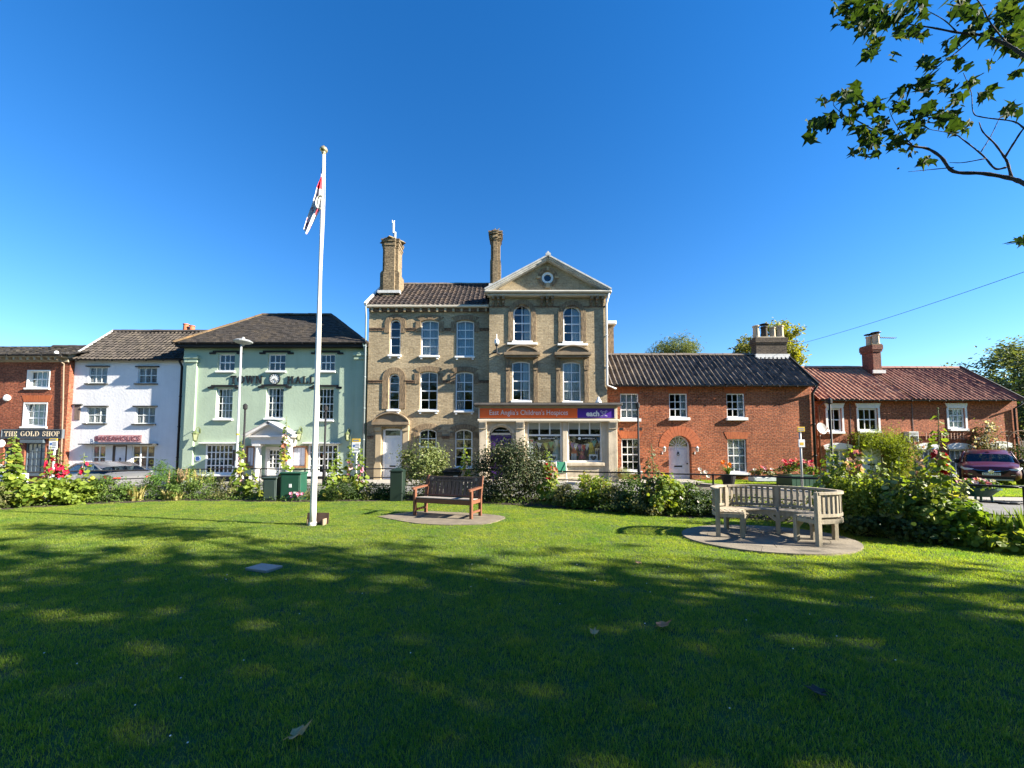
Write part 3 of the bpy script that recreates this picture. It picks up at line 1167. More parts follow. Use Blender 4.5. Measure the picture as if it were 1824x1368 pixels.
# timber cornice with brackets
c = MB()
zc = at(60, 642, YG).z
c.box(gx0, gx1 + .02, YG - .42, YG + .02, zc + .10, zc + .17)
c.box(gx0, gx1 - .01, YG - .10, YG + .01, zc - .10, zc + .098)
c.build('cornice', M('weathered_cream', (.36, .30, .21), .7, .25, 5), g)
bk = MB().box(-.05, .05, -.28, .0, -.07, .07).mesh('bracket', M('weathered_cream', (.36, .30, .21)))
x = gx1 - .35
while x > gx0 + .2:
 place('bracket', bk, (x, YG - .102, zc + .025), g)
 x -= .36
gutter(g, gx0, gx1 + .05, YG - .47, zc + .2, BLACK)
# roof of plain tiles
rz = at(60, 617, YG + 2.6).z
rf = roof_strip((gx0, YG - .45, zc + .2), (gx1 + .55, YG - .45, zc + .2), (gx1 + .55, YG + 2.6, rz), (gx0, YG + 2.6, rz), .16, colw=.18, lift=.015, seed=1)
rf.build('roof', tile_mat('mossy_tile', (.04, .034, .026), (.07, .057, .042), (.15, .12, .06), .35), g)
mb = MB()
mb.quad((gx0, YG + 2.6, rz), (gx1 + .55, YG + 2.6, rz), (gx1 + .55, YG + 7, zc), (gx0, YG + 7, zc))
mb.tri((gx1 - .02, YG, zc), (gx1 - .02, YG + 7, zc), (gx1 - .02, YG + 2.6, rz - .05))
mb.build('rear_roof', T_PLAIN, g)
ridge_tiles(g, (gx1 - 4, YG + 2.6, rz), (gx1 + .55, YG + 2.6, rz), T_PLAIN)
# stone parapet block and lamp at the corner
q = rect(YG - .1, 120, 136, 630, 641)
MB().box(gx1 - .38, gx1 + .04, YG - .13, YG + .3, zc + .12, zc + .38).build('parapet_block', LEADWHITE, g)
lm_ = MB().lathe([(.03, 0), (.04, .04), (.085, .07), (.085, .14), (.05, .2)], (at(112, 635, YG).x, YG - .3, zc + .22), 10)
tag(lm_.build('security_lamp', WHITE), 'small white security lamp on the brown tiled eave above the gold shop', 'lamp')
tag(MB().lathe([(.14, 0), (.17, -.05), (.17, -.1), (.1, -.14)], (at(15, 709, YG).x, YG, at(15, 709, YG).z), 12, 'y').build('alarm_box', WHITE, smooth=False), 'round white alarm box on dark brick beside a sash window', 'alarm box')
hl = at(2, 790, YG - .4)
t = thing('round_shop_sign', 'round white hanging sign below the gold shop sign', 'sign', (hl.x, hl.y, hl.z))
MB().lathe([(.19, -.02), (.2, 0), (.19, .02)], hl, 16, 'y').build('disc', WHITE, t)
MB().tube([hl + Vector((0, 0, .2)), hl + Vector((0, 0, .35)), hl + Vector((0, .4, .35))], .015, 5).build('bracket', BLACK, t)
dpx = [(112, 641), (114, 648), (113.5, 656), (112, 735), (109.5, 800), (108, 850)]
downpipe(g, [Vector((at(x, y, YG - .08).x, YG - (.42 if k == 0 else .08), at(x, y, YG - .08).z)) for k, (x, y) in enumerate(dpx)], M('buff_pipe', (.20, .15, .10), .5), .033)
# sign
q = rect(YG - .1, 3, 110, 765.5, 780)
sg = thing('shop_sign', 'navy shop sign with cream serif letters reading THE GOLD SHOP', 'sign', ((q[0] + q[1]) / 2, YG - .05, q[2]))
NAVY = M('navy_paint', (.018, .025, .045), .4)
MB().box(q[0], q[1], YG - .08, YG - .002, q[2], q[3]).build('board', NAVY, sg)
fr = MB()
BRZ = M('gold_letter', (.50, .42, .30), .5)
for a in ((q[0], q[1], q[2] - .03, q[2]), (q[0], q[1], q[3], q[3] + .03), (q[0] - .03, q[0], q[2] - .03, q[3] + .03), (q[1], q[1] + .03, q[2] - .03, q[3] + .03)):
 fr.box(a[0], a[1], YG - .11, YG - .002, a[2], a[3])
fr.build('frame', M('grey_navy', (.10, .12, .14), .5), sg)
widths = {'T': .9, 'H': 1.0, 'E': .85, 'G': 1.0, 'O': 1.05, 'L': .85, 'D': 1.0, 'S': .75, 'P': .85, ' ': .5, 'W': 1.35, 'N': 1.05, 'A': 1.0}

def letter_row(s, x0, x1, z0, z1, y0, y1, parent, mat, gap=.12):
 tot = sum(widths[c] for c in s) + gap * (len(s) - 1)
 k = (x1 - x0) / tot
 x = x0
 for c in s:
  if c != ' ':
   serif_letter(c, x, z0, widths[c] * k, z1 - z0, y0, y1).build('letter', mat, parent)
  x += (widths[c] + gap) * k
letter_row('THE GOLD SHOP', q[0] + .1, q[1] - .12, q[2] + .085, q[3] - .075, YG - .09, YG - .081, sg, BRZ)

# ------------------------------------------------------------------ white house with the bakery
YW = 20.66
w_ = thing('white_house', 'white rendered house with leaded windows and BAKEAHOLICS sign', 'building', (at(228, 800, YW).x, YW, -.4))
wx0, wx1 = gx1 - .02, at(325, 730, YW).x + .05
wtop = at(230, 640, YW).z
ww = [rect(YW, 158, 191, 654, 683), rect(YW, 246, 279.5, 654.5, 683), rect(YW, 154.5, 189, 725, 754), rect(YW, 241.5, 276, 725, 755)]
bakw = [rect(YW, 163, 188, 793, 838), rect(YW, 234, 275.5, 793, 838)]
bdoor = rect(YW, 199, 225, 793, 858)
bsm = rect(YW, 133, 143.5, 722, 748)
wall_mb(wx0, wx1, -.7, wtop, YW, [(*q, 0) for q in ww + bakw + [bdoor]], Yb=YW + 5, depth=.13).build('wall', R_WHITE, w_)
OLIVE = M('dark_timber', (.035, .035, .03), .6, .2)
for k, q in enumerate(ww):
 wi = window(w_, q, YW, 3, 2, recess=.04, fw=.05, bw=.05, sill=0, sash=False, mat=M('grey_white_paint', (.6, .62, .6), .5), curtain=CURTAIN, curt=((0, 1),) if k in (0, 3) else ((0, .3), (.9, 1)))
 ld = MB()                                      # leaded lights
 for j in range(12):
  if j % 4:
   xx = q[0] + .05 + (q[1] - q[0] - .1) * j / 12
   ld.box(xx - .006, xx + .006, YW + .068, YW + .08, q[2] + .06, q[3] - .05)
 for j in range(1, 6):
  zz = q[2] + (q[3] - q[2]) * j / 6
  ld.box(q[0] + .05, q[1] - .05, YW + .067, YW + .081, zz - .006, zz + .006)
 ld.build('lead_came', LEAD, wi)
 MB().bev(q[0] - .10, q[1] + .12, YW - .11, YW + .03, q[3] + .01, q[3] + .065, .01).build('lintel', OLIVE, w_)
 MB().bev(q[0] - .12, q[1] + .08, YW - .11, YW + .03, q[2] - .06, q[2] - .003, .01).build('sill', OLIVE, w_)
sh = MB()
for k in range(4):
 xx = bsm[0] + (bsm[1] - bsm[0]) * k / 4
 sh.bev(xx + .004, xx + (bsm[1] - bsm[0]) / 4 - .004, YW - .03, YW + .01, bsm[2], bsm[3], .006)
sh.build('boarded_window', M('brown_board', (.16, .12, .10), .7, .2), w_)
MB().bev(bsm[0] - .08, bsm[1] + .1, YW - .08, YW + .01, bsm[3] + .003, bsm[3] + .06, .008).build('lintel', OLIVE, w_)
hoodz = at(215, 792, YW).z
MB().bev(at(151, 792, YW).x, at(282, 792, YW).x, YW - .34, YW - .002, hoodz - .01, hoodz + .05, .01).build('shop_hood', OLIVE, w_)
rz_ = lambda q: [q[2] + .08, q[2] + (q[3] - q[2]) * .52, q[3] - .065]
window(w_, bakw[0], YW, 2, 2, recess=.03, sash=False, bw=.06, rowz=rz_(bakw[0]), glass=SHOPGLASS, back=M('pink_blind', (.42, .24, .22), .8))
window(w_, bakw[1], YW, 3, 2, recess=.03, sash=False, bw=.06, rowz=rz_(bakw[1]), glass=SHOPGLASS, back=M('brown_blind', (.25, .15, .10), .8))
LILAC = M('pale_lilac_paint', (.66, .66, .72), .5)
fr = MB()
fr.box(bdoor[0] + .002, bdoor[0] + .1, YW + .02, YW + .1, bdoor[2], bdoor[3] - .002)
fr.box(bdoor[1] - .1, bdoor[1] - .002, YW + .02, YW + .1, bdoor[2], bdoor[3] - .002)
fr.box(bdoor[0] + .102, bdoor[1] - .102, YW + .02, YW + .1, bdoor[3] - .07, bdoor[3] - .002)
fr.build('door_frame', DARKWOOD, w_)
panel_door(w_, (bdoor[0] + .1, bdoor[1] - .1, bdoor[2], bdoor[3] - .07), YW, LILAC, ((.1, .9, .05, .35),), recess=.05, knocker=.62)
# sunflower posters: flat prints behind the shop glass
def sunflower(x, z, r, y, label, grp=None):
 t = thing('sunflower_poster', label, 'poster', (x, y, z - r), grp)
 MB().box(x - r * 1.15, x + r * 1.15, y + .004, y + .008, z - r * 1.2, z + r * 1.2).build('sheet', M('poster_dark', (.08, .07, .05), .7), t)
 p = MB()
 for k in range(13):
  a = 2 * math.pi * k / 13
  b, c_ = a - .22, a + .22
  p.add([(x + r * .3 * math.cos(a), y, z + r * .3 * math.sin(a)), (x + r * .75 * math.cos(b), y, z + r * .75 * math.sin(b)), (x + r * math.cos(a), y, z + r * math.sin(a)), (x + r * .75 * math.cos(c_), y, z + r * .75 * math.sin(c_))], [(0, 3, 2, 1)])
 p.build('petal', M('sunflower_yellow', (.75, .48, .02), .6), t)
 MB().lathe([(r * .42, -.001), (r * .42, -.004)], (x, y, z), 14, 'y').build('seed_disc', M('seed_brown', (.10, .05, .02), .7), t)
yp = YW + .08
for (x, y, r, lab) in ((180.5, 812, 6.3, 'large sunflower print in the bakery window beside the brick corner'), (240.5, 818, 4.8, 'double sunflower print next to the bakery door'), (244, 812, 3.8, 'smaller sunflower print overlapping the one by the bakery door'), (270, 823, 5, 'sunflower print low in the bakery window by the black downpipe')):
 p = at(x, y, yp)
 sunflower(p.x, p.z, r / 35, yp - .0 - .012 * (r < 4), lab)
PK = M('pink_print', (.62, .22, .20), .7, .4, 9)
for (xa, xb, ya, yb, lab) in ((166, 174, 794, 806, 'small pink print in the upper pane of the bakery window'), (177, 187, 794, 808, 'second pink print beside the mullion in the bakery window'), (236, 273, 795, 806, 'row of orange prints across the top of the wider bakery window')):
 q = rect(yp, xa, xb, ya, yb)
 mb = MB().box(q[0], q[1], yp, yp + .006, q[2], q[3])
 tag(mb.build('window_print', PK if xb < 200 else M('orange_print', (.55, .28, .12), .7, .5, 9)), lab, 'poster')
# bakery sign
q = rect(YW - .1, 168, 251, 774.5, 787.5)
sg = thing('shop_sign', 'pink shop sign with dark red lettering on white wall reading BAKEAHOLICS', 'sign', ((q[0] + q[1]) / 2, YW - .05, q[2]))
MB().box(q[0] + .15, q[1], YW - .05, YW - .002, q[2], q[3]).build('board', M('sign_pink', (.55, .30, .30), .6), sg)
text_mb('BAKEAHOLICS', q[0] + .02, q[1] - .08, q[2] + .07, q[3] - .06, YW - .07, .01, .012).build('lettering', M('dark_red', (.16, .035, .05), .5), sg)
text_mb('BAKEAHOLICS', q[0] - .06, q[1] - .16, q[2] + .05, q[3] - .08, YW - .054, .01, .008).build('letter_shadow', M('sign_mauve', (.42, .2, .22), .6), sg)
# roof
zE, zR, YR = at(230, 640, YW - .2).z, at(270, 589.5, 22.7).z, 22.7
pt = roof_strip((wx0 - .1, YW - .22, zE), (wx1 + .6, YW - .22, zE), (wx1 + .6, YR, zR), (wx0 - .1, YR, zR), .27, colw=.235, amp=.05, lift=.045, seed=2, sag=.04)
o = pt.build('pantile', T_DARK, w_, smooth=False, kind='stuff')
mb = MB()
mb.quad((wx0 - .1, YR, zR), (wx1 + .6, YR, zR), (wx1 + .6, YW + 5, wtop), (wx0 - .1, YW + 5, wtop))
mb.quad((wx0 - .05, YW - .18, zE - .05), (wx1 + .6, YW - .18, zE - .05), (wx1 + .6, YR, zR - .05), (wx0 - .05, YR, zR - .05))
mb.build('roof', T_DARK, w_)
mb = MB()
mb.tri((wx0, YW, wtop), (wx0, YW + 5, wtop), (wx0, YR, zR - .06))
mb.tri((wx1, YW, wtop), (wx1, YR, zR - .06), (wx1, YW + 5, wtop))
mb.build('gable', R_WHITE, w_)
MB().obox(((wx0 - .1), (YW - .22 + YR) / 2, (zE + zR) / 2 + .03), (.04, 0, 0), (0, (YR - YW + .22) / 2, (zR - zE) / 2), (0, -.03, .05)).build('verge', LEADWHITE, w_)
ridge_tiles(w_, (wx0 - .1, YR, zR), (wx1 + .5, YR, zR), T_DARK)
gutter(w_, wx0, wx1 - .02, YW - .26, zE - .01, BLACK)
xd = at(322, 730, YW).x
downpipe(w_, [(xd, YW - .26, zE - .05), (xd, YW - .06, zE - .35), (xd, YW - .06, -.3)], BLACK, .05)
cp = at(336, 590, YR + .3)
st = MB().box(cp.x - .4, cp.x + .45, YR, YR + .6, cp.z - 1.2, cp.z - .02).build('chimney', B_RED, w_)
TERRA = M('terracotta', (.40, .13, .06), .75, .2, 6)
chimney_pot(st, (cp.x - .16, YR + .3, cp.z - .02), .46, .15, TERRA)
chimney_pot(st, (cp.x + .2, YR + .3, cp.z - .02), .36, .14, TERRA)

# ------------------------------------------------------------------ town hall
YT = 20.30
th = thing('town_hall', 'sage green town hall with white sash windows, clock and pedimented porch', 'building', (at(488, 800, YT).x, YT, -.1))
tx0, tx1 = at(323, 730, YT).x, at(652.5, 730, YT).x
ttop = at(488, 613, YT).z
TW = []
top = [rect(YT, 388, 418, 630, 661), rect(YT, 477, 508.5, 630, 661), rect(YT, 569, 597, 630, 661)]
mid = [rect(YT, 384.5, 414, 691, 746), rect(YT, 474, 504.5, 690, 745), rect(YT, 565, 594, 691, 748)]
bay = [rect(YT, 365.5, 416.5, 791, 845), rect(YT, 549, 603, 791, 845)]
tdoor = rect(YT, 472, 502, 796, 862)
wall_mb(tx0, tx1, -.6, ttop, YT, [(*q, 0) for q in top + mid + bay + [tdoor]], Yb=YT + 4.7, depth=.13).build('wall', R_GREEN, th)
hood = lambda q: MB().prism([(q[0] - .12, q[3] + .06), (q[1] + .12, q[3] + .06), (q[1] + .12, q[3] - .03), (q[1] + .42, q[3] - .03), (q[1] + .42, q[3] + .06), (q[1] + .24, q[3] + .06), (q[1] + .24, q[3] + .15), (q[0] - .24, q[3] + .15), (q[0] - .24, q[3] + .06), (q[0] - .42, q[3] + .06), (q[0] - .42, q[3] - .03), (q[0] - .12, q[3] - .03)], YT - .07, YT - .001)
for q in top:
 window(th, q, YT, 3, 2, sill=.07, curtain=None)
 hood(q).build('hood_mould', BLACK, th)
for k, q in enumerate(mid):
 w = window(th, q, YT, 4, 4, sill=.08, recess=.11, bw=.028)
 if k == 0:
  vb = MB()
  for j in range(9):
   xx = q[0] + .1 + j * .1
   vb.obox((xx, YT + .32, (q[2] + q[3]) / 2), (.03, .02, 0), (0.003, -.004, 0), (0, 0, (q[3] - q[2]) / 2 - .05))
  vb.build('blind', BLIND, w)
 elif k == 1:
  for a in (0.02, .62):
   c = MB()
   xs = [q[0] + (q[1] - q[0]) * (a + .34 * i / 8) for i in range(9)]
   for i in range(8):
    c.quad((xs[i], YT + .3 + .02 * (i % 2), q[2]), (xs[i + 1], YT + .3 + .02 * ((i + 1) % 2), q[2]), (xs[i + 1], YT + .3 + .02 * ((i + 1) % 2), q[3]), (xs[i], YT + .3 + .02 * (i % 2), q[3]))
   c.build('curtain', CURTAIN, w)
 hood(q).build('hood_mould', BLACK, th)
MB().box(mid[1][0] + .02, mid[1][1] - .02, YT + .1, YT + .13, mid[1][2] - .004, mid[1][2] + .003).build('cill_strip', BLACK, th)
for q in bay:
 w = window(th, q, YT, 6, 4, sill=.1, recess=.0, fw=.09, bw=.05, sash=False)
 MB().bev(q[0] - .22, q[1] + .12, YT - .24, YT - .002, q[3] + .004, q[3] + .075, .02).build('window_hood', M('grey_white_paint', (.6, .62, .6)), th)
 for k in range(4):          # notices stuck inside
  px_, pz_ = random.choice((.2, .5, .8)), random.choice((.15, .4))
  xx, zz = q[0] + (q[1] - q[0]) * px_, q[2] + (q[3] - q[2]) * pz_
  MB().box(xx - .1, xx + .1, YT + .085, YT + .09, zz, zz + .27).build('notice', M('notice_paper', (.6, .6, .58), .8, .2, 20), w)
# pilasters
for xa, xb, yc in ((327, 348, 634), (629, 651, 629)):
 q = rect(YT - .1, xa, xb, 700, 760)
 zt = at(xa, yc, YT).z
 p = MB().box(q[0] + .05, q[1] - .05, YT - .10, YT - .001, -.3, zt - .42)
 p = p.build('pilaster', R_GREEN, th)
 c = MB()
 for k, (e, za, zb) in enumerate(((.0, -.42, -.36), (.06, -.358, -.27), (.02, -.268, -.17), (.09, -.168, -.06), (.04, -.058, 0.02))):
  c.box(q[0] + .04 - e, q[1] - .04 + e, YT - .11 - e, YT - .001, zt + za, zt + zb)
 c.build('capital', R_GREEN, p)
# plinth
MB().box(tx0 + .01, tx1 - .01, YT - .05, YT - .002, -.6, at(488, 847, YT).z).build('plinth', M('plinth_black', (.03, .032, .034), .6), th)
# letters and clock
q = rect(YT, 411, 468, 669.5, 683)
letter_row('TOWN', q[0], q[1], q[2], q[3], YT - .05, YT - .001, th, BLACK)
q = rect(YT, 511.5, 562, 670.5, 683)
letter_row('HALL', q[0], q[1], q[2], q[3], YT - .05, YT - .001, th, BLACK)
cc = at(490, 675, YT)
ck = thing('wall_clock', 'round white clock with black hands between TOWN and HALL', 'clock', (cc.x, YT - .03, cc.z - .27))
MB().lathe([(.27, 0), (.27, -.045), (.25, -.05)], (cc.x, YT - .002, cc.z), 28, 'y').build('dial', M('clock_white', (.72, .72, .69), .5), ck)
ring_poly(cc.x, cc.z, .285, .285, .255, .255, n=28, y0=YT - .065, y1=YT - .003).build('rim', BLACK, ck)
n = MB()
for k in range(12):
 a = math.pi * k / 6
 d, e = Vector((math.cos(a), 0, math.sin(a))), Vector((-math.sin(a), 0, math.cos(a)))
 n.obox(Vector((cc.x, YT - .055, cc.z)) + d * .2, d * .035, e * .014, (0, .003, 0))
n.build('hour_mark', BLACK, ck)
h = MB()
for a, L in ((math.radians(215), .13), (math.radians(-52), .19)):
 d, e = Vector((math.cos(a), 0, math.sin(a))), Vector((-math.sin(a), 0, math.cos(a)))
 h.obox(Vector((cc.x, YT - .062 - L * .02, cc.z)) + d * L * .45, d * L * .55, e * .015, (0, .003, 0))
h.build('hand', BLACK, ck)
# porch
PW = M('porch_white', (.66, .64, .62), .6, .08, 3)
pa, pb, pt_, pe = at(440, 775, YT - .5), at(528, 775, YT - .5), at(484, 751.5, YT - .5), at(484, 791, YT - .5)
yp0 = YT - .72
zc0 = pa.z
pr = MB()
pr.box(pa.x + .28, pb.x - .28, yp0 + .12, YT - .004, pe.z, zc0 - .2)
pr.box(pa.x + .22, pb.x - .22, yp0 + .06, YT - .003, zc0 - .198, zc0 - .11)
pr.box(pa.x + .1, pb.x - .1, yp0 - .02, YT - .002, zc0 - .108, zc0 - .02)
pr.prism([(pa.x + .3, zc0 - .018), (pb.x - .3, zc0 - .018), ((pa.x + pb.x) / 2, pt_.z - .12)], yp0 + .14, YT - .002)
pch = pr.build('porch', PW, th)
for s in (-1, 1):
 xm, xe = (pa.x + pb.x) / 2, (pa.x if s < 0 else pb.x)
 a, b = Vector((xe, (yp0 + YT) / 2 - .07, zc0 - .01)), Vector((xm, (yp0 + YT) / 2 - .07, pt_.z))
 d = b - a
 nn = Vector((-d.z * s, 0, d.x * s)).normalized()
 if nn.z < 0:
  nn = -nn
 MB().obox((a + b) / 2 - nn * .06, d / 2, (0, (YT - yp0) / 2 + .06, 0), nn * .055).build('raking_cornice', PW, pch)
 MB().obox((a + b) / 2 + nn * .012, d / 2 * 1.02, (0, (YT - yp0) / 2 + .09, 0), nn * .014).build('roof_lead', LEAD, pch)
for xm in (457, 513):
 cx_ = at(xm, 830, YT - .5).x
 z0, z1 = 0.0, pe.z
 c = MB().lathe([(.19, 0), (.19, .08), (.165, .1), (.16, .3), (.155, (z1 - z0) * .5), (.135, z1 - z0 - .17), (.16, z1 - z0 - .15), (.165, z1 - z0 - .1)], (cx_, yp0 + .3, z0), 18)
 c.box(cx_ - .2, cx_ + .2, yp0 + .1, yp0 + .5, z1 - .098, z1 - .003)
 c.build('column', PW, pch)
MB().box(at(446, 800, YT).x, at(524, 800, YT).x, yp0 - .15, YT - .01, -.3, .0).build('porch_step', PAVE, pch)
fr = MB()
fr.box(tdoor[0] + .002, tdoor[0] + .12, YT + .0, YT + .12, tdoor[2], tdoor[3] - .002)
fr.box(tdoor[1] - .12, tdoor[1] - .002, YT + .0, YT + .12, tdoor[2], tdoor[3] - .002)
fr.box(tdoor[0] + .122, tdoor[1] - .122, YT + .0, YT + .12, tdoor[3] - .12, tdoor[3] - .002)
fr.build('door_frame', PW, th)
q = (tdoor[0] + .12, tdoor[1] - .12, .05, tdoor[3] - .12)
gl = window(th, (q[0], q[1], q[2] + .55, q[3]), YT, 3, 4, recess=.05, sash=False, sill=0, bw=.04)
gl.name = 'glazed_door'
panel_door(th, (q[0], q[1], q[2], q[2] + .55), YT, WHITE, ((.08, .92, .1, .9),), recess=.05, name='door_base')
# roof, hipped
zE = at(488, 610.5, YT - .35).z
YRt = 22.6
zR = at(530, 560, YRt).z
rl, rr = at(468, 560, YRt).x, at(590, 560, YRt).x
ex0, ex1 = tx0 - .28, tx1 + .1
e0 = YT - .38
back = 2 * YRt - e0
ro = roof_strip((ex0, e0, zE), (ex1, e0, zE), (rr, YRt, zR), (rl, YRt, zR), .125, colw=.17, lift=.014, seed=4)
roof_strip((ex0, back, zE), (ex0, e0, zE), (rl, YRt, zR), (rl, YRt, zR), .125, colw=.17, lift=.014, seed=5, mb=ro)
roof_strip((ex1, e0, zE), (ex1, back, zE), (rr, YRt, zR), (rr, YRt, zR), .125, colw=.17, lift=.014, seed=6, mb=ro)
roof_strip((ex1, back, zE), (ex0, back, zE), (rl, YRt, zR), (rr, YRt, zR), .25, colw=.17, lift=.014, seed=7, mb=ro)
ro.build('roof', T_PLAIN, th)
MB().box(ex0 + .05, ex1 - .05, e0 + .05, back - .05, zE - .06, zE - .03).build('soffit', BLACK, th)
LICH = tile_mat('lichened_ridge', (.07, .055, .04), (.13, .09, .05), (.28, .16, .06), .4)
ridge_tiles(th, (rl, YRt, zR), (rr, YRt, zR), LICH, r=.10)
ridge_tiles(th, (ex0, e0, zE + .03), (rl, YRt, zR), LICH, r=.09, name='hip_tile')
ridge_tiles(th, (ex1, e0, zE + .03), (rr, YRt, zR), T_PLAIN, r=.09, name='hip_tile')
gutter(th, ex0, ex1, e0 - .05, zE - .0, BLACK)
MB().box(ex0 + .1, ex1 - .02, e0 + .02, YT - .002, zE - .20, zE - .062).build('fascia', BLACK, th)
xd = at(650, 730, YT).x
downpipe(th, [(xd, e0 - .05, zE - .06), (xd + .02, YT - .2, zE - .4), (xd + .02, YT - .16, -.2)], M('green_pipe', (.20, .28, .24), .5), .045)
# noticeboards, lanterns and plaque on the front
NB = M('oak_frame', (.30, .14, .06), .5, .25, 9)
for (xa, xb, ya, yb, lab) in ((437, 454, 794, 833, 'oak framed noticeboard half hidden behind the white porch column'), (517.5, 546, 794, 833, 'oak framed noticeboard with three sheets between porch and flagpole')):
 q = rect(YT - .1, xa, xb, ya, yb)
 t = thing('noticeboard', lab, 'noticeboard', ((q[0] + q[1]) / 2, YT - .05, q[2]))
 f = MB()
 for a in ((q[0], q[1], q[2], q[2] + .08), (q[0], q[1], q[3] - .08, q[3]), (q[0], q[0] + .08, q[2] + .08, q[3] - .08), (q[1] - .08, q[1], q[2] + .08, q[3] - .08)):
  f.box(a[0], a[1], YT - .12, YT - .004, a[2], a[3])
 f.build('frame', NB, t)
 MB().box(q[0] + .08, q[1] - .08, YT - .05, YT - .006, q[2] + .08, q[3] - .08).build('board', M('board_backing', (.25, .25, .27), .8), t)
 n = 2 if xb < 460 else 3
 for k in range(n):
  a = q[0] + .1 + (q[1] - q[0] - .2) * k / n
  MB().box(a + .012, a + (q[1] - q[0] - .2) / n - .012, YT - .056, YT - .051, q[2] + (.3 if n == 2 and k == 0 else .12), q[3] - .11).build('notice', M('notice_print', (.62, .64, .72), .7, .25, 30), t)
LANT = M('lantern_bronze', (.10, .13, .05), .45, .3, 10)
LG = M('lantern_glass', (.22, .24, .14), .2)
def lantern(x, y, Y, lab, s=1.0, mat=None, up=False, glassm=None):
 p = at(x, y, Y - .28)
 t = thing('wall_lantern', lab, 'lantern', (p.x, Y, p.z))
 m = mat or LANT
 MB().lathe([(.07 * s, -.16 * s), (.11 * s, .1 * s)], p, 4).build('glass', glassm or LG, t)
 f = MB().lathe([(.13 * s, .1 * s), (.13 * s, .12 * s), (.05 * s, .2 * s), (.02 * s, .25 * s)], p, 8)
 f.lathe([(.02 * s, -.24 * s), (.07 * s, -.19 * s), (.08 * s, -.16 * s)], p, 8)
 for k in range(4):
  a = math.pi / 4 + k * math.pi / 2 - math.pi / 4
  f.tube([p + Vector((.08 * s * math.cos(a), .08 * s * math.sin(a), -.16 * s)), p + Vector((.125 * s * math.cos(a), .125 * s * math.sin(a), .11 * s))], .012 * s, 4)
 f.build('cage', m, t)
 b = MB()
 z = .34 if not up else -.2
 b.tube(spline([p + Vector((0, 0, (.24 if not up else -.2) * s)), p + Vector((0, .08, z * s)), p + Vector((0, .2, (z + .03) * s)), Vector((p.x, Y, p.z + (z - .12) * s))], 4), .014 * s, 5)
 b.box(p.x - .035 * s, p.x + .035 * s, Y - .02, Y - .001, p.z + (z - .22) * s, p.z + (z - .02) * s)
 b.build('bracket', m, t)
lantern(348, 777, YT - .1, 'bronze lantern on the green pilaster above the blue plaque', 1.25)
lantern(532, 776, YT, 'bronze lantern on green wall beside the porch pediment', 1.25)
lantern(618.5, 777, YT, 'bronze lantern on green wall in shade near the yellow topped sign', 1.1)
bp = at(352.5, 817, YT)
pq = thing('blue_plaque', 'small round blue plaque on the sage green wall', 'plaque', (bp.x, YT, bp.z - .15))
MB().lathe([(.15, 0), (.15, -.02), (.14, -.025)], (bp.x, YT - .001, bp.z), 20, 'y').build('disc', M('plaque_blue', (.03, .10, .32), .4), pq)
ring_poly(bp.x, bp.z, .135, .135, .122, .122, n=20, y0=YT - .029, y1=YT - .026).build('rim', WHITE, pq)
# ------------------------------------------------------------------ tall buff brick building: lower wing
YM = 20.05
YB = 19.66
mh = thing('brick_building', 'tall buff brick building with pedimented gable above an orange and purple shop sign', 'building', (at(870, 800, YM).x, YM, 0))
mx0, mx1 = at(654.5, 700, YM).x, at(871.5, 700, YM).x
mtop = at(760, 548, YM).z
mw = [  # xa xb ya yb cols rows rise(m)
 (694, 713.5, 568.5, 632.5, 1, 4, 'n'), (749.5, 781.5, 569.5, 634, 2, 4, .10), (812.5, 844.5, 570, 635, 2, 4, .10),
 (692, 711.5, 665.5, 730, 1, 4, 'n'), (747.5, 779.5, 661.5, 731, 2, 4, .10), (811, 843, 662, 732, 2, 4, .10),
 (746, 777.5, 764, 829, 2, 4, .16), (810, 841.5, 764.5, 833, 2, 4, .16)]
ops, specs = [], []
for (xa, xb, ya, yb, c, r, rise) in mw:
 q = rect(YM, xa, xb, ya, yb)
 rs = (q[1] - q[0]) / 2 if rise == 'n' else rise
 ops.append((*q, rs))
 specs.append((q, c, r, rs))
mdo = rect(YM, 681.5, 716, 763, 861)
ops.append((*mdo, .06))
wall_mb(mx0, mx1, -.3, mtop, YM, ops, Yb=YM + 5.2, depth=.12).build('wall', B_BUFF, mh)
for k, (q, c, r, rs) in enumerate(specs):
 cur = CURTAIN if k in (1, 2) else (M('grey_curtain', (.35, .37, .38), .9) if k == 5 else None)
 w = window(mh, q, YM, c, r, rise=rs, sill=.09, brackets=k < 6, curtain=cur, curt=((0, 1),) if k in (1, 2) else ((0, .5),), bw=.034, sill_h=.09)
 th_ = .16 if k != 3 else .22
 arch_band((q[0], q[1]), 0, q[3] + .01, rs, YM, .035, .02, drop=.55 if k in (1, 2, 4, 5) else (.45 if k == 0 else (1.55 if k == 3 else .28)), thick=th_ + .1 * (rs < .3)).build('brick_arch', B_BUFFD, mh)
# string courses, broken by the window arches
for y, hh in ((586, .1), (679, .1), (778, .1)):
 z = at(760, y, YM).z
 cuts = sorted([(q[0] - .28, q[1] + .28) for q, c, r, rs in specs if q[2] < z < q[3] + .35] + ([(mdo[0] - .5, mdo[1] + .55)] if y == 778 else []))
 xa = mx0 + .04
 for a, b in cuts + [(mx1 - .005, None)]:
  if a - xa > .1:
   s = MB()
   s.box(xa, a, YM - .03, YM - .001, z - hh, z)
   s.box(xa, a, YM - .05, YM - .001, z + .002, z + .05)
   s.build('string_course', B_BAND, mh)
  xa = b
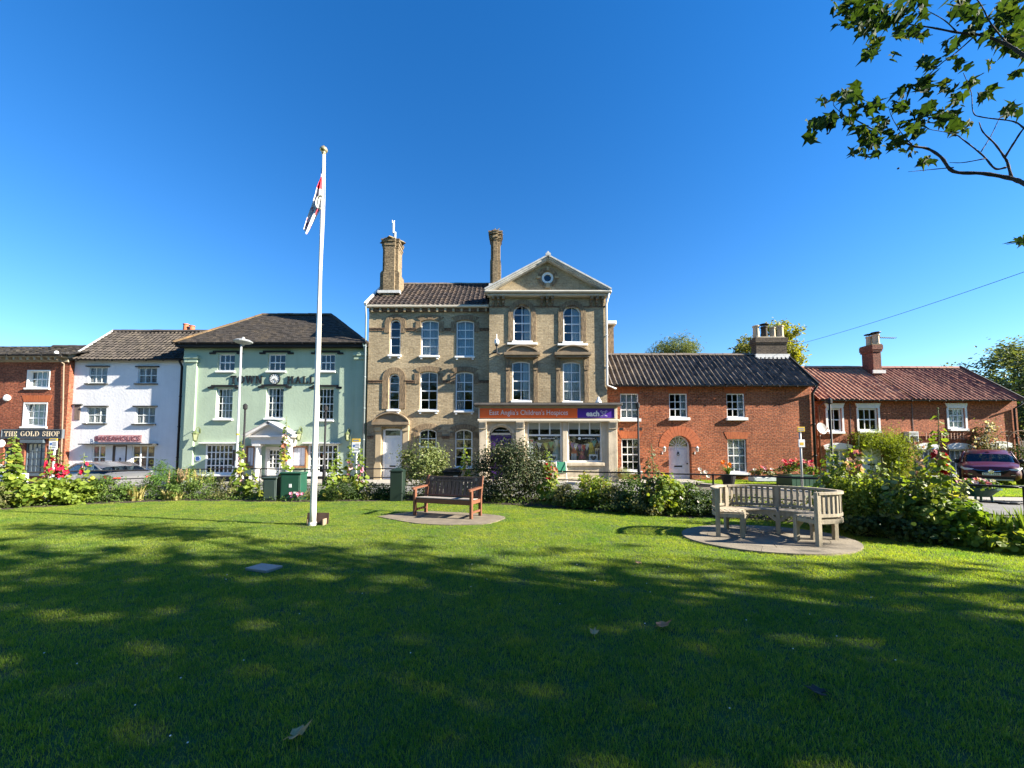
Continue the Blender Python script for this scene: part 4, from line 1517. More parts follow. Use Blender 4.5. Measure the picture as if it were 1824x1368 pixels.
# eaves: cream gutter board and dentils
zE = at(760, 544.5, YM - .2).z
MB().bev(mx0 - .1, mx1 - .02, YM - .24, YM - .05, zE - .08, zE + .06, .03).build('gutter', CREAM, mh)
MB().box(mx0 + .01, mx1 - .01, YM - .08, YM - .002, zE - .26, zE - .1).build('eave_band', B_BAND, mh)
cb = MB().box(-.05, .05, -.08, 0, -.09, .09).mesh('corbel', B_BUFF)
x = mx0 + .2
while x < mx1 - .1:
 place('corbel', cb, (x, YM - .082, zE - .2), mh)
 x += .42
YRm = YM + 2.75
zR = at(780, 506, YRm).z
pt = roof_strip((mx0 - .12, YM - .22, zE + .05), (mx1 + 1.5, YM - .22, zE + .05), (mx1 + 1.5, YRm, zR), (mx0 - .12, YRm, zR), .29, colw=.25, amp=.035, lift=.035, seed=11, sag=.01)
pt.build('pantile', T_BROWN, mh, kind='stuff')
mb = MB()
mb.quad((mx0 - .1, YM - .18, zE - .01), (mx1 + 1.5, YM - .18, zE - .01), (mx1 + 1.5, YRm, zR - .06), (mx0 - .1, YRm, zR - .06))
mb.quad((mx0 - .12, YRm, zR), (mx1 + 1.5, YRm, zR), (mx1 + 1.5, YM + 5.3, zE), (mx0 - .12, YM + 5.3, zE))
mb.build('roof', T_BROWN, mh)
MB().tri((mx0, YM, mtop), (mx0, YM + 5.2, mtop), (mx0, YRm, zR - .08)).build('gable', B_BUFF, mh)
ridge_tiles(mh, (mx0 - .1, YRm, zR), (mx1 + .5, YRm, zR), T_BLACK)
MB().obox((mx0 - .12, (YM - .22 + YRm) / 2, (zE + zR) / 2 + .06), (.06, 0, 0), (0, (YRm - YM + .3) / 2, (zR - zE) / 2), (0, -.03, .07)).build('verge', WHITE, mh)
downpipe(mh, [(mx0 - .1, YM - .24, zE - .05), (mx0 - .12, YM - .1, zE - .5), (mx0 - .1, YM - .1, 0)], M('slate_grey_pipe', (.22, .26, .27), .5), .045)
# door with its stone-coloured brick surround and hood
z_ = at(699, 764, YM).z
fr = MB()
fr.box(mdo[0] + .003, mdo[0] + .11, YM + .03, YM + .12, mdo[2], mdo[3] - .06)
fr.box(mdo[1] - .11, mdo[1] - .003, YM + .03, YM + .12, mdo[2], mdo[3] - .06)
fr.box(mdo[0] + .112, mdo[1] - .112, YM + .03, YM + .12, mdo[3] - .1, mdo[3] - .01)
zt = at(699, 777, YM).z
fr.box(mdo[0] + .112, mdo[1] - .112, YM + .035, YM + .12, zt - .04, zt + .03)
dfr = fr.build('door_frame', WHITE, mh)
place('pane', ubox(GLASS), ((mdo[0] + mdo[1]) / 2, YM + .08, (zt + mdo[3] - .08) / 2 + .01), dfr, scale=(mdo[1] - mdo[0] - .22, .006, mdo[3] - zt - .1))
panel_door(mh, (mdo[0] + .112, mdo[1] - .112, .08, zt - .04), YM, WHITE, ((.1, .46, .72, .95), (.54, .9, .72, .95), (.1, .46, .36, .68), (.54, .9, .36, .68), (.1, .46, .06, .27), (.54, .9, .06, .27)), recess=.07, letter=.315)
MB().box(mdo[0] - .1, mdo[1] + .1, YM - .45, YM - .01, -.2, .08).build('door_step', STONE, mh)
STB = M('stone_buff', (.40, .31, .19), .8, .15, 2)
hd = rect(YM, 666, 731, 737, 757)
p = MB()
p.box(mdo[0] - .34, mdo[0] - .06, YM - .12, YM - .001, -.2, hd[2])
p.box(mdo[1] + .06, mdo[1] + .34, YM - .12, YM - .001, -.2, hd[2])
for xx in (mdo[0] - .38, mdo[1] + .02):
 p.box(xx, xx + .36, YM - .17, YM - .002, -.2, .75)
 p.prism([(xx, .752), (xx + .36, .752), (xx + .30, .95), (xx + .06, .95)], YM - .165, YM - .003)
 p.box(xx + .02, xx + .34, YM - .2, YM - .002, hd[2] - .3, hd[2] - .02)
p.build('door_surround', STB, mh)
h = MB()
h.box(hd[0], hd[1], YM - .32, YM - .003, hd[2], hd[2] + .14)
h.box(hd[0] + .06, hd[1] - .06, YM - .26, YM - .002, hd[2] - .09, hd[2] - .001)
a = arch_pts(hd[0] + .02, hd[1] - .02, hd[3], hd[3] - hd[2] - .15, 12)
h.prism([(hd[0] + .02, hd[2] + .142), (hd[1] - .02, hd[2] + .142)] + a[::-1][1:-1], YM - .2, YM - .004)
for k in range(12):
 h.prism([(a[k][0], a[k][1]), (a[k + 1][0], a[k + 1][1]), (a[k + 1][0], a[k + 1][1] + .07), (a[k][0], a[k][1] + .07)], YM - .31, YM - .004)
h.build('door_hood', M('weathered_stone', (.22, .165, .105), .85, .25, 3), mh)

# pedimented bay
bx0, bx1 = at(871.5, 620, YB).x, at(1080.5, 620, YB).x
btop = at(975, 516, YB).z
zs_top = at(975, 719, YB).z
bw_ = [(914, 946, 542.5, 608), (1003, 1035, 544, 609.5), (912, 944.5, 643, 714), (1002.5, 1035, 644, 715.5)]
ops = []
for k, (xa, xb, ya, yb) in enumerate(bw_):
 q = rect(YB, xa, xb, ya, yb)
 ops.append((*q, (q[1] - q[0]) / 2 if k < 2 else .09))
dr = rect(YB, 870, 914, 756, 860)
wl = rect(YB, 940, 1001, 752, 824)
wr = rect(YB, 1011.5, 1073, 752, 824)
ops += [(dr[0], dr[1], -.2, dr[3], 0), (*wl, 0), (*wr, 0)]
wall_mb(bx0, bx1, -.3, btop, YB, ops, Yb=YB + 9, depth=.14).build('wall', B_BUFF, mh)
for k, o in enumerate(ops[:4]):
 w = window(mh, o[:4], YB, 2, 4, rise=o[4], sill=.1, sill_h=.1, curtain=CURTAIN, curt=((.62, 1),) if k in (0, 2) else (((.55, 1),) if k == 1 else ((0, 1),)), recess=.1)
 if k < 2:
  th_ = .24
  arch_band(o[:2], 0, o[3] + .01, o[4], YB, .05, .02, drop=o[3] - o[4] - o[2] + .0, thick=th_).build('brick_arch', B_BUFFD, mh)
  q = (o[0] - .3, o[1] + .3, 0, 0)
  MB().bev(q[0], q[1], YB - .16, YB - .003, o[2] - .21, o[2] - .102, .015).build('long_sill', WHITE, mh)
 else:
  ya, yb = (619, 638) if k == 2 else (619, 638)
  h = rect(YB, *((898, 961) if k == 2 else (987, 1051)), ya, yb)
  m = MB()
  m.box(h[0], h[1], YB - .34, YB - .002, h[2] + .1, h[2] + .24)
  m.box(h[0] + .07, h[1] - .07, YB - .27, YB - .003, h[2], h[2] + .098)
  a = arch_pts(h[0] + .12, h[1] - .12, h[3], h[3] - h[2] - .25, 12)
  m.prism([(h[0] + .12, h[2] + .242), (h[1] - .12, h[2] + .242)] + a[::-1][1:-1], YB - .24, YB - .004)
  for j in range(12):
   m.prism([(a[j][0], a[j][1]), (a[j + 1][0], a[j + 1][1]), (a[j + 1][0], a[j + 1][1] + .06), (a[j][0], a[j][1] + .06)], YB - .33, YB - .004)
  m.build('window_hood', MATS['weathered_stone'], mh)
  for xx in (h[0] + .1, h[1] - .3):
   s = MB()
   s.box(xx, xx + .2, YB - .06, YB - .004, zs_top + .02, h[2] - .003)
   s.box(xx - .03, xx + .23, YB - .1, YB - .004, h[2] - .42, h[2] - .003)
   s.prism([(xx, h[2] - .62), (xx + .2, h[2] - .62), (xx + .23, h[2] - .422), (xx - .03, h[2] - .422)], YB - .09, YB - .004)
   s.build('window_surround', B_BUFFD, mh)
# gable: raking cornice over a brick tympanum with a round window
apx = at(975.5, 455, YB - .3)
el, er = at(863, 518, YB - .3), at(1089, 519, YB - .3)
zc = (el.z + er.z) / 2
tb = zc - .02
ax = (bx0 + bx1) / 2
ty = MB()
oz = at(975, 495, YB).z
rw = .30
slope = (apx.z - .15 - tb) / ((bx1 - bx0) / 2)
NN = 28
circ = [(ax + rw * math.cos(2 * math.pi * k / NN), oz + rw * math.sin(2 * math.pi * k / NN)) for k in range(NN)]
outer = []
for k in range(NN):
 a = 2 * math.pi * k / NN
 d = (math.cos(a), math.sin(a))
 ts = []
 if d[1] < -1e-6:
  ts.append((tb - oz) / d[1])
 for s in (-1, 1):
  # z = apex - slope*|x-ax|
  den = d[1] + slope * s * d[0]
  if abs(den) > 1e-6:
   t = (apx.z - .15 - oz) / den
   if t > 0:
    ts.append(t)
 t = min(v for v in ts if v > 0)
 outer.append((ax + d[0] * t, oz + d[1] * t))
outer_pts = outer
for k in range(NN):
 j = (k + 1) % NN
 ty.quad((circ[k][0], YB - .02, circ[k][1]), (outer[k][0], YB - .02, outer[k][1]), (outer[j][0], YB - .02, outer[j][1]), (circ[j][0], YB - .02, circ[j][1]))
 ty.quad((circ[j][0], YB - .02, circ[j][1]), (circ[j][0], YB + .12, circ[j][1]), (circ[k][0], YB + .12, circ[k][1]), (circ[k][0], YB - .02, circ[k][1]))
ty.quad((bx0 + .02, YB - .012, tb), (bx1 - .02, YB - .012, tb), (bx1 - .3, YB - .012, tb + .22), (bx0 + .3, YB - .012, tb + .22))
ty.tri((bx0 + .1, YB - .008, tb), (ax - 1.2, YB - .008, tb), (ax - 1.2, YB - .008, tb + slope * ((bx1 - bx0) / 2 - 1.25)))
ty.tri((ax + 1.2, YB - .008, tb), (bx1 - .1, YB - .008, tb), (ax + 1.2, YB - .008, tb + slope * ((bx1 - bx0) / 2 - 1.25)))
ty.build('tympanum', B_BUFF, mh)
rn = ring_poly(ax, oz, rw, rw, .19, .19, n=16, y0=YB + .0, y1=YB + .1).build('round_window', WHITE, mh)
place('pane', MB().lathe([(.2, 0), (.2, .006)], (0, 0, 0), 16, 'y').mesh('round_pane', GLASS), (ax, YB + .06, oz), rn)
ring_poly(ax, oz, .52, .52, .33, .33, n=24, a0=-60, a1=240, y0=YB - .07, y1=YB - .021).build('brick_arch', B_BUFFD, mh)
ks_ = MB().prism([(ax - .12, oz - .56), (ax + .12, oz - .56), (ax + .07, oz - .30), (ax - .07, oz - .30)], YB - .12, YB - .022)
for s in (0, 90, 180):
 a = math.radians(s)
 ks_.obox((ax + .46 * math.cos(a), YB - .07, oz + .46 * math.sin(a)), Vector((math.cos(a), 0, math.sin(a))) * .1, (0, .04, 0), Vector((-math.sin(a), 0, math.cos(a))) * .05)
ks_.build('keystone', STB, mh)
c = MB()
c.bev(el.x, er.x, YB - .42, YB - .003, zc - .10, zc + .02, .04)
c.bev(el.x + .14, er.x - .14, YB - .28, YB - .004, zc - .22, zc - .102, .03)
c.build('cornice', M('grey_stone_paint', (.42, .40, .35), .7, .1, 3), mh)
for s in (-1, 1):
 e = el if s < 0 else er
 a, b = Vector((e.x, YB - .14, zc + .10)), Vector((ax, YB - .14, apx.z))
 d = b - a
 nn = Vector((-d.z, 0, d.x)).normalized()
 if nn.z < 0:
  nn = -nn
 rk = MB()
 rk.obox((a + b) / 2 - nn * .03, d / 2, (0, .30, 0), nn * .035)
 rk.obox((a + b) / 2 - nn * .10, d / 2 * .985, (0, .22, 0), nn * .034)
 rk.obox((a + b) / 2 - nn * .16, d / 2 * .96, (0, .15, 0), nn * .024)
 rk.build('raking_cornice', M('cornice_paint', (.52, .52, .50), .6, .12, 3, streak=.3), mh)
fn = MB().box(ax - .13, ax + .13, YB - .45, YB + .05, apx.z - .05, apx.z + .06)
fn.prism([(ax - .1, apx.z + .062), (ax + .1, apx.z + .062), (ax + .02, apx.z + .18), (ax - .02, apx.z + .18)], YB - .4, YB)
fn.build('finial', MATS['cornice_paint'], mh)
br = MB()
br.prism([(-.07, -.42), (.0, -.42), (.0, 0), (-.07, 0)], 0, 0.001)
br = MB()
br.box(-.065, .065, -.26, 0, -.16, 0)
br.box(-.055, .055, -.16, 0, -.32, -.162)
br.box(-.045, .045, -.09, 0, -.42, -.322)
bm = br.mesh('bracket', B_BUFFD)
for xs in ((878.5, 887.5, 896.5), (965, 974.5, 984), (1053, 1063, 1073)):
 for x in xs:
  place('bracket', bm, (at(x, 528, YB - .1).x, YB - .004, zc - .224), mh)
MB().box(bx0 + .02, bx1 - .02, YB - .04, YB - .002, zc - .72, zc - .66).build('string_course', B_BAND, mh)
rb = MB()
rb.uv = []
zr_ = apx.z - .02
roof_strip((el.x - .02, YB + 9, zc + .04), (el.x - .02, YB + .1, zc + .04), (ax, YB + .1, zr_), (ax, YB + 9, zr_), .28, colw=.25, amp=.03, lift=.03, seed=21, mb=rb)
roof_strip((er.x + .02, YB + .1, zc + .04), (er.x + .02, YB + 9, zc + .04), (ax, YB + 9, zr_), (ax, YB + .1, zr_), .28, colw=.25, amp=.03, lift=.03, seed=22, mb=rb)
rb.build('pantile', T_BLACK, mh, kind='stuff')
downpipe(mh, [(er.x - .12, YB - .34, zc - .1), (bx1 + .0, YB - .08, zc - .6), (bx1 - .02, YB - .07, at(1079, 690, YB).z + .1), (bx1 + .42, YB - .12, at(1079, 690, YB).z - .1)], WHITE, .05)
# rear wing glimpsed beyond the right-hand corner
rwx = at(1083.5, 575, YB + 6).x
MB().box(rwx - 1.5, rwx + .35, YB + 6, YB + 9.5, 0, at(1085, 579, YB + 6).z).build('rear_wing', B_BUFFD, mh)
MB().bev(rwx - 1.5, rwx + .5, YB + 5.8, YB + 9.6, at(1085, 579, YB + 6).z + .003, at(1085, 573, YB + 6).z + .02, .05).build('rear_eave', WHITE, mh)

# chimneys of the buff brick building
def stack(parent, xa, xb, yb, yshoulder, ycap, ytop, Y, dep, mat, name='chimney', i=.10, pw=.22, fl=1.0):
 z0, zs, zc_, zt = (at((xa + xb) / 2, v, Y).z for v in (yb, yshoulder, ycap, ytop))
 x0, x1 = at(xa, yshoulder, Y).x, at(xb, yshoulder, Y).x
 m = MB()
 m.box(x0, x1, Y, Y + dep, z0 - 1.0, zs)
 m.box(x0 + pw, x1 - pw, Y - .14, Y + dep + .14, z0 - 1.0, zs - .02)
 m.prism([(x0, zs + .002), (x1, zs + .002), (x1 - i, zs + .14), (x0 + i, zs + .14)], Y + .02, Y + dep - .02)
 m.box(x0 + i, x1 - i, Y + i, Y + dep - i, zs + .14, zc_ - .002)
 m.box(x0 + pw + .03, x1 - pw - .03, Y - .06, Y + dep + .06, zs - .018, zc_ - .004)
 steps = [(i - .04 * fl, 0, .12), (i - .10 * fl, .122, .22), (i - .06 * fl, .222, .34), (i - .14 * fl, .342, .46), (i - .18 * fl, .462, (zt - zc_) * .75)]
 for e, a, b in steps:
  m.box(x0 + e, x1 - e, Y + e, Y + dep - e, zc_ + a, zc_ + max(b, a + .06))
  m.box(x0 + pw, x1 - pw, Y + e - .1, Y + dep - e + .1, zc_ + a + .003, zc_ + max(b, a + .06) - .003)
 o = m.build(name, mat, parent)
 cp_ = MB().lathe([(.72 * (x1 - x0), 0), (.55 * (x1 - x0), .12), (.3 * (x1 - x0), .2)], ((x0 + x1) / 2, Y + dep / 2, zc_ + max((zt - zc_) * .75, .52) - .01), 4)
 cp_.build('capping', M('mossy_mortar', (.22, .17, .08), .9, .4, 5), o)
 MB().box(x0 - .06, x1 + .1, Y - .19, Y + .05, z0 - .12, z0 + .03).build('flashing', LEADWHITE, o)
 return (x0 + x1) / 2, Y + dep / 2, zt
YC1 = YM + .95
c1 = stack(mh, 677, 711, 520, 486, 441, 420, YC1, .95, brick_mat('chimney_brick', (.29, .215, .125), (.21, .155, .09), (.21, .17, .12), dirt=.35), fl=.5)
c2 = stack(mh, 873, 892, 508, 465, 428, 407, YM + 2.2, .7, MATS['chimney_brick'], i=.04, pw=.16, fl=.8)
p = Vector((c1[0] + .05, c1[1], c1[2] - .02))
an = thing('antenna', 'white mobile phone antenna on top of the tall buff chimney beside the town hall roof', 'antenna', p)
ANT = M('antenna_white', (.75, .78, .8), .4)
MB().tube([p - Vector((0, 0, .1)), p + Vector((0, 0, 1.15))], .025, 6).build('mast', GREYMETAL, an)
MB().tube([p + Vector((-.03, 0, .45)), p + Vector((-.03, 0, 1.05))], .06, 8).build('aerial_tube', ANT, an)
MB().tube([p + Vector((.07, 0, .0)), p + Vector((.07, 0, .5))], .05, 8).build('aerial_tube', ANT, an)
MB().tube([p + Vector((-.1, 0, .7)), p + Vector((-.1, 0, 1.2))], .015, 5).build('whip', ANT, an)
# pigeons on the second stack
for dx, lab in ((-.12, 'dark pigeon at the very tip of the slim chimney'), (.1, 'smaller dark pigeon beside another on the slim chimney')):
 b = Vector((c2[0] + dx, c2[1] - .1, c2[2] - .06))
 t = MB()
 V = [(-.13, 0, .10), (-.05, 0, .08), (.03, 0, .1), (.07, 0, .16), (.1, 0, .2), (.14, 0, .19)]
 t.tube([b + Vector(v) for v in V], [.01, .045, .055, .035, .03, .006], 7)
 t.tube([b + Vector((0, -.015, .06)), b + Vector((0.01, -.015, 0))], .006, 4)
 tag(t.build('pigeon', M('pigeon_grey', (.06, .06, .07), .7), smooth=True), lab, 'pigeon')
# CCTV camera and small lamp
cz = at(885, 612, YB)
cv = thing('security_camera', 'white domed security camera on black bracket at the corner of the bay', 'camera', (cz.x, YB, cz.z - .3))
MB().tube([(cz.x, YB - .25, cz.z - .5), (cz.x, YB - .25, cz.z - .1)], .04, 6).tube([(cz.x - .25, YB - .02, cz.z - .5), (cz.x - .02, YB - .25, cz.z - .52), (cz.x + .14, YB - .02, cz.z - .55)], .04, 6).build('bracket', BLACK, cv)
MB().lathe([(.06, -.12), (.12, -.06), (.12, .1), (.07, .16), (.02, .2), (.02, .42)], (cz.x, YB - .25, cz.z), 12).build('housing', WHITE, cv, smooth=False)
MB().lathe([(.03, -.22), (.08, -.17), (.09, -.122)], (cz.x, YB - .25, cz.z), 12).build('lens', BLACK, cv)

# ------------------------------------------------------------------ shopfront
YS = YB - .48
so = thing('shopfront', 'cream stone shopfront with orange and purple fascia and purple double door', 'shopfront', (at(975, 800, YS).x, YS, 0))
sx0, sx1 = at(853, 780, YS).x, at(1099.5, 780, YS).x
Q = lambda xa, xb, ya, yb: rect(YS, xa, xb, ya, yb)
dq, lq, rq = Q(871, 913.5, 757.5, 860), Q(940, 1001, 751.5, 823.5), Q(1012, 1072.5, 751.5, 823.5)
zcor = at(975, 751, YS).z
dq = (dq[0], dq[1], -.2, min(dq[3], zcor - .12))
wall_mb(sx0, sx1, -.3, zcor - .005, YS, [(*dq, (dq[1] - dq[0]) / 2 * .72), (*lq[:3], zcor - .02, 0), (*rq[:3], zcor - .02, 0)], depth=.2, Yb=YB - .002, back=False).build('wall', STONE, so)
lq, rq = (*lq[:3], zcor - .02), (*rq[:3], zcor - .02)
# pilasters and consoles
for xa, xb in ((853.5, 867.5), (918.5, 934.5), (1083, 1099)):
 q = Q(xa, xb, 760, 850)
 p = MB().bev(q[0], q[1], YS - .10, YS - .002, .32, zcor - .36, .02)
 p.bev(q[0] - .03, q[1] + .03, YS - .14, YS - .002, -.2, .318, .02)
 p = p.build('pilaster', STONE, so)
 c = MB()
 c.box(q[0] - .01, q[1] + .01, YS - .17, YS - .003, zcor - .358, zcor - .006)
 for k in range(7):
  z = zcor - .01 - .05 * k
  c.box(q[0] + .02, q[1] - .02, YS - .30 + .025 * k, YS - .171, z - .046, z - .002)
 c.build('console', STONE, p)
q = Q(1002, 1011, 760, 830)
MB().bev(q[0], q[1], YS - .05, YS - .002, q[2] - .3, zcor - .01, .02).build('mullion_pier', STONE, so)
q = Q(938, 1076, 824, 830)
MB().bev(q[0], q[1], YS - .09, YS - .003, q[2], q[3], .02).build('stone_sill', STONE, so)
q = Q(938, 1076, 848, 853)
MB().bev(sx0 + .9, sx1 - .5, YS - .05, YS - .003, -.2, .26, .02).build('stall_riser', STONE, so)
# glazing
for q in (lq, rq):
 zt = at(975, 775, YS).z
 f = MB()
 w3 = (q[1] - q[0] - .12) / 3
 f.box(q[0] + .002, q[0] + .06, YS + .12, YS + .2, q[2] + .002, q[3] - .002)
 f.box(q[1] - .06, q[1] - .002, YS + .12, YS + .2, q[2] + .002, q[3] - .002)
 f.box(q[0] + .061, q[1] - .061, YS + .12, YS + .2, q[2] + .002, q[2] + .09)
 f.box(q[0] + .061, q[1] - .061, YS + .12, YS + .2, zt - .04, zt + .04)
 f.box(q[0] + .061, q[1] - .061, YS + .12, YS + .2, q[3] - .05, q[3] - .002)
 for k in (1, 2):
  x = q[0] + .06 + w3 * k
  f.box(x - .03, x + .03, YS + .125, YS + .195, zt + .041, q[3] - .051)
 w = f.build('shop_window', WHITE, so)
 place('pane', ubox(SHOPGLASS), ((q[0] + q[1]) / 2, YS + .16, (q[2] + .09 + zt - .04) / 2), w, scale=(q[1] - q[0] - .12, .008, zt - q[2] - .13))
 for k in range(3):
  place('pane', ubox(SHOPGLASS), (q[0] + .06 + w3 * (k + .5), YS + .16, (zt + q[3]) / 2 - .005), w, scale=(w3 - .06, .008, q[3] - zt - .09))
 MB().box(q[0] + .065, q[1] - .065, YS + .22, YS + .225, (zt + q[3]) / 2 - .03, q[3] - .06).build('blind', BLIND, w)
 MB().box(q[0] - .1, q[1] + .1, YS + 1.3, YS + 1.32, q[2] - .2, q[3]).build('backboard', M('window_dark', (.02, .02, .022), .9), w)
 MB().box(q[0] - .1, q[1] + .1, YS + .23, YS + 1.3, q[2] - .12, q[2] - .02).build('display_floor', M('window_floor', (.3, .26, .2), .8), w)
 # white roundel and handle printed on the glass
 xc, zc_ = (q[0] + q[1]) / 2 - .25, zt - .16
 MB().lathe([(.07, .14), (.07, .137)], (xc, YS, zc_), 14, 'y').build('roundel', WHITE, w)
 text_mb('eachhospices', xc + .12, xc + .75, zc_ - .05, zc_ + .055, YS + .138, .001, .005).build('lettering', WHITE, w)
# door
hw = (dq[1] - dq[0]) / 2
zsp = dq[3] - hw * .72
fr = MB()
fr.box(dq[0] + .003, dq[0] + .06, YS + .1, YS + .2, 0, zsp)
fr.box(dq[1] - .06, dq[1] - .003, YS + .1, YS + .2, 0, zsp)
fr.box(dq[0] + .061, dq[1] - .061, YS + .1, YS + .2, zsp - .05, zsp + .05)
o, i_ = arch_pts(dq[0] + .003, dq[1] - .003, dq[3] - .003, hw * .72, 14), arch_pts(dq[0] + .08, dq[1] - .08, dq[3] - .08, hw * .66, 14)
for k in range(14):
 fr.prism([i_[k], i_[k + 1], o[k + 1], o[k]], YS + .1, YS + .2)
df = fr.build('door_frame', CREAM, so)
a = arch_pts(dq[0] + .06, dq[1] - .06, dq[3] - .05, hw * .62, 14)
mb = MB()
mb.prism([(dq[0] + .06, zsp), (dq[1] - .06, zsp)] + a[::-1], YS + .15, YS + .156)
mb.build('fanlight_pane', GLASS, df)
text_mb('each.org.uk', dq[0] + .3, dq[1] - .25, zsp + .14, zsp + .22, YS + .145, .001).build('lettering', WHITE, df)
PURP = M('purple_paint', (.055, .016, .13), .4, .1, 4)
xm = (dq[0] + dq[1]) / 2
for a, b in ((dq[0] + .062, xm - .006), (xm + .006, dq[1] - .062)):
 panel_door(so, (a, b, .06, zsp - .05), YS, PURP, ((.12, .88, .52, .95), (.12, .88, .08, .44)), recess=.12)
o, i_ = arch_pts(dq[0] - .12, dq[1] + .12, dq[3] + .07, hw * .78, 14), arch_pts(dq[0], dq[1], dq[3], hw * .72, 14)
m = MB()
for k in range(14):
 m.prism([i_[k], i_[k + 1], o[k + 1], o[k]], YS - .04, YS - .003)
m.build('stone_arch', STONE, so)
# fascia, cornice and lead roof
fq = rect(YS - .05, 854.5, 1094, 727.5, 744.5)
ztop = at(975, 720, YS).z
m = MB()
m.box(sx0 - .02, sx1 + .02, YS - .04, YB - .003, zcor, ztop - .10)
m.build('entablature', M('cream_board', (.55, .47, .34), .6, .08), so)
m = MB()
m.bev(sx0 - .06, sx1 + .06, YS - .24, YS - .042, zcor - .02, zcor + .10, .03)
m.build('lower_cornice', CREAM, so)
m = MB()
m.bev(sx0 - .22, sx1 + .18, YS - .38, YB - .004, ztop - .098, ztop, .03)
m.prism([(sx0 - .2, ztop + .002), (sx1 + .16, ztop + .002), (sx1 + .10, ztop + .05), (sx0 - .14, ztop + .05)], YS - .3, YB - .005)
m.build('lead_roof', M('dark_lead', (.075, .068, .06), .6, .3, 3), so)
xsplit = at(1028.5, 735, YS - .05).x
ORNG = M('sign_orange', (.85, .13, .012), .45, .04)
MB().box(fq[0], xsplit - .003, YS - .07, YS - .041, fq[2], fq[3]).build('orange_fascia', ORNG, so)
MB().box(xsplit + .003, fq[1], YS - .07, YS - .041, fq[2], fq[3]).build('purple_fascia', M('sign_purple', (.065, .018, .27), .4, .04), so)
for a in ((fq[0] - .06, fq[0] - .003), (fq[1] + .003, fq[1] + .1)):
 MB().box(a[0], a[1], YS - .10, YS - .042, fq[2] - .02, fq[3] + .02).build('fascia_end', CREAM, so)
q = rect(YS - .07, 872, 1011.5, 729.8, 742)
text_mb("East Anglia's Children's Hospices", q[0], q[1], q[2], q[3], YS - .077, .004).build('lettering', WHITE, so)
q = rect(YS - .07, 1044, 1067.5, 731.5, 741.8)
text_mb('each', q[0], q[1], q[2], q[3], YS - .077, .004, .04).build('lettering', WHITE, so)
em = at(1075.5, 736.5, YS - .07)
e = ring_poly(em.x, em.z + .02, .10, .08, .075, .055, n=14, y0=YS - .077, y1=YS - .071)
for dx, dz, r in ((-.12, .10, .05), (.12, .10, .05), (0, -.01, .035)):
 ring_poly(em.x + dx, em.z + dz, r, r, r * .55, r * .55, n=10, y0=YS - .0785, y1=YS - .071, mb=e)
for s in (-1, 1):
 e.obox((em.x + .09 * s, YS - .075, em.z - .11), (.05, 0, .0), (0, .003, 0), (.02 * s, 0, .018))
 e.obox((em.x + .15 * s, YS - .075, em.z - .13), (.012, 0, .0), (0, .003, 0), (0, 0, .03))
e.build('emblem', M('emblem_pale', (.55, .5, .65), .5), so)
lp = at(1066, 716, YS - .1)
tag(MB().lathe([(.17, 0), (.16, .05), (.08, .18), (.05, .28), (.02, .3)], (lp.x, YS - .1, ztop + .051), 12).build('lamp_cowl', WHITE), 'small white conical lamp on the lead roof of the purple and orange shopfront', 'lamp')
# bunting, clothes and cards on show behind the glass
BUNT = [M('bunting_purple', (.14, .05, .28), .7), M('bunting_white', (.6, .6, .6), .7), M('bunting_yellow', (.55, .48, .05), .7), M('bunting_green', (.06, .35, .16), .7), M('bunting_red', (.5, .05, .05), .7), M('bunting_blue', (.04, .16, .38), .7), M('bunting_teal', (.05, .30, .28), .7)]
def bunting(pts, cols, lab):
 P = [Vector((at(x, y, YS + .3).x, YS + .3, at(x, y, YS + .3).z)) for x, y in pts]
 t = thing('bunting', lab, 'bunting', P[0])
 line = spline(P, 8)
 MB().tube(line, .006, 4).build('cord', WHITE, t)
 n = len(cols)
 for k, c in enumerate(cols):
  j = int((k + .5) / n * (len(line) - 1))
  p = line[j]
  w = .13
  MB().prism([(p.x - w, p.z), (p.x, p.z - .34), (p.x + w, p.z)], p.y - .01, p.y - .002).build('pennant', BUNT[c], t)
bunting([(943, 782), (955, 788), (972, 789), (990, 784), (1000, 777)], [1, 0, 1, 2, 3, 1, 5], 'multicoloured bunting in the shop window nearest the purple door')
bunting([(1012, 786), (1025, 790), (1040, 792), (1054, 787), (1071, 776)], [4, 0, 1, 0, 4, 1, 2, 6, 5], 'multicoloured bunting in the shop window by the brick cottage')
def dress(x, y, h, w, mat, lab, hat=None):
 p = at(x, y, YS + .75)
 t = thing('display_dress', lab, 'clothes', p)
 MB().lathe([(w * 1.0, 0), (w * .8, h * .3), (w * .5, h * .62), (w * .62, h * .8), (w * .6, h * .95), (w * .2, h)], p, 10).build('garment', mat, t, smooth=True)
 b = MB().tube([p + Vector((0, 0, h)), p + Vector((0, 0, h + .1))], .05, 8)
 b.lathe([(.02, 0), (.07, .05), (.085, .12), (.06, .2), (.02, .23)], p + Vector((0, 0, h + .08)), 10)
 b.tube([p - Vector((0, 0, .35)), p], .03, 6)
 b.build('mannequin', M('mannequin', (.45, .38, .33), .5), t, smooth=True)
 if hat:
  MB().lathe([(.22, 0), (.2, .02), (.12, .05), (.1, .14), (.02, .16)], p + Vector((0, 0, h + .24)), 12).build('hat', hat, t)
dress(992, 820, 1.0, .30, M('mint_cloth', (.38, .55, .50), .8), 'pale mint dress on a mannequin in the shop window')
dress(1022, 812, .62, .24, M('coral_cloth', (.62, .16, .06), .8), 'coral top on a mannequin under a straw hat', M('straw', (.5, .42, .28), .9))
dress(1054, 812, .58, .22, M('yellow_cloth', (.65, .55, .05), .8), 'yellow top on a mannequin beside the white chair')
dress(1037, 818, .4, .2, M('pink_cloth', (.55, .12, .16), .8), 'pink bundle on a low mannequin in the middle of the display')
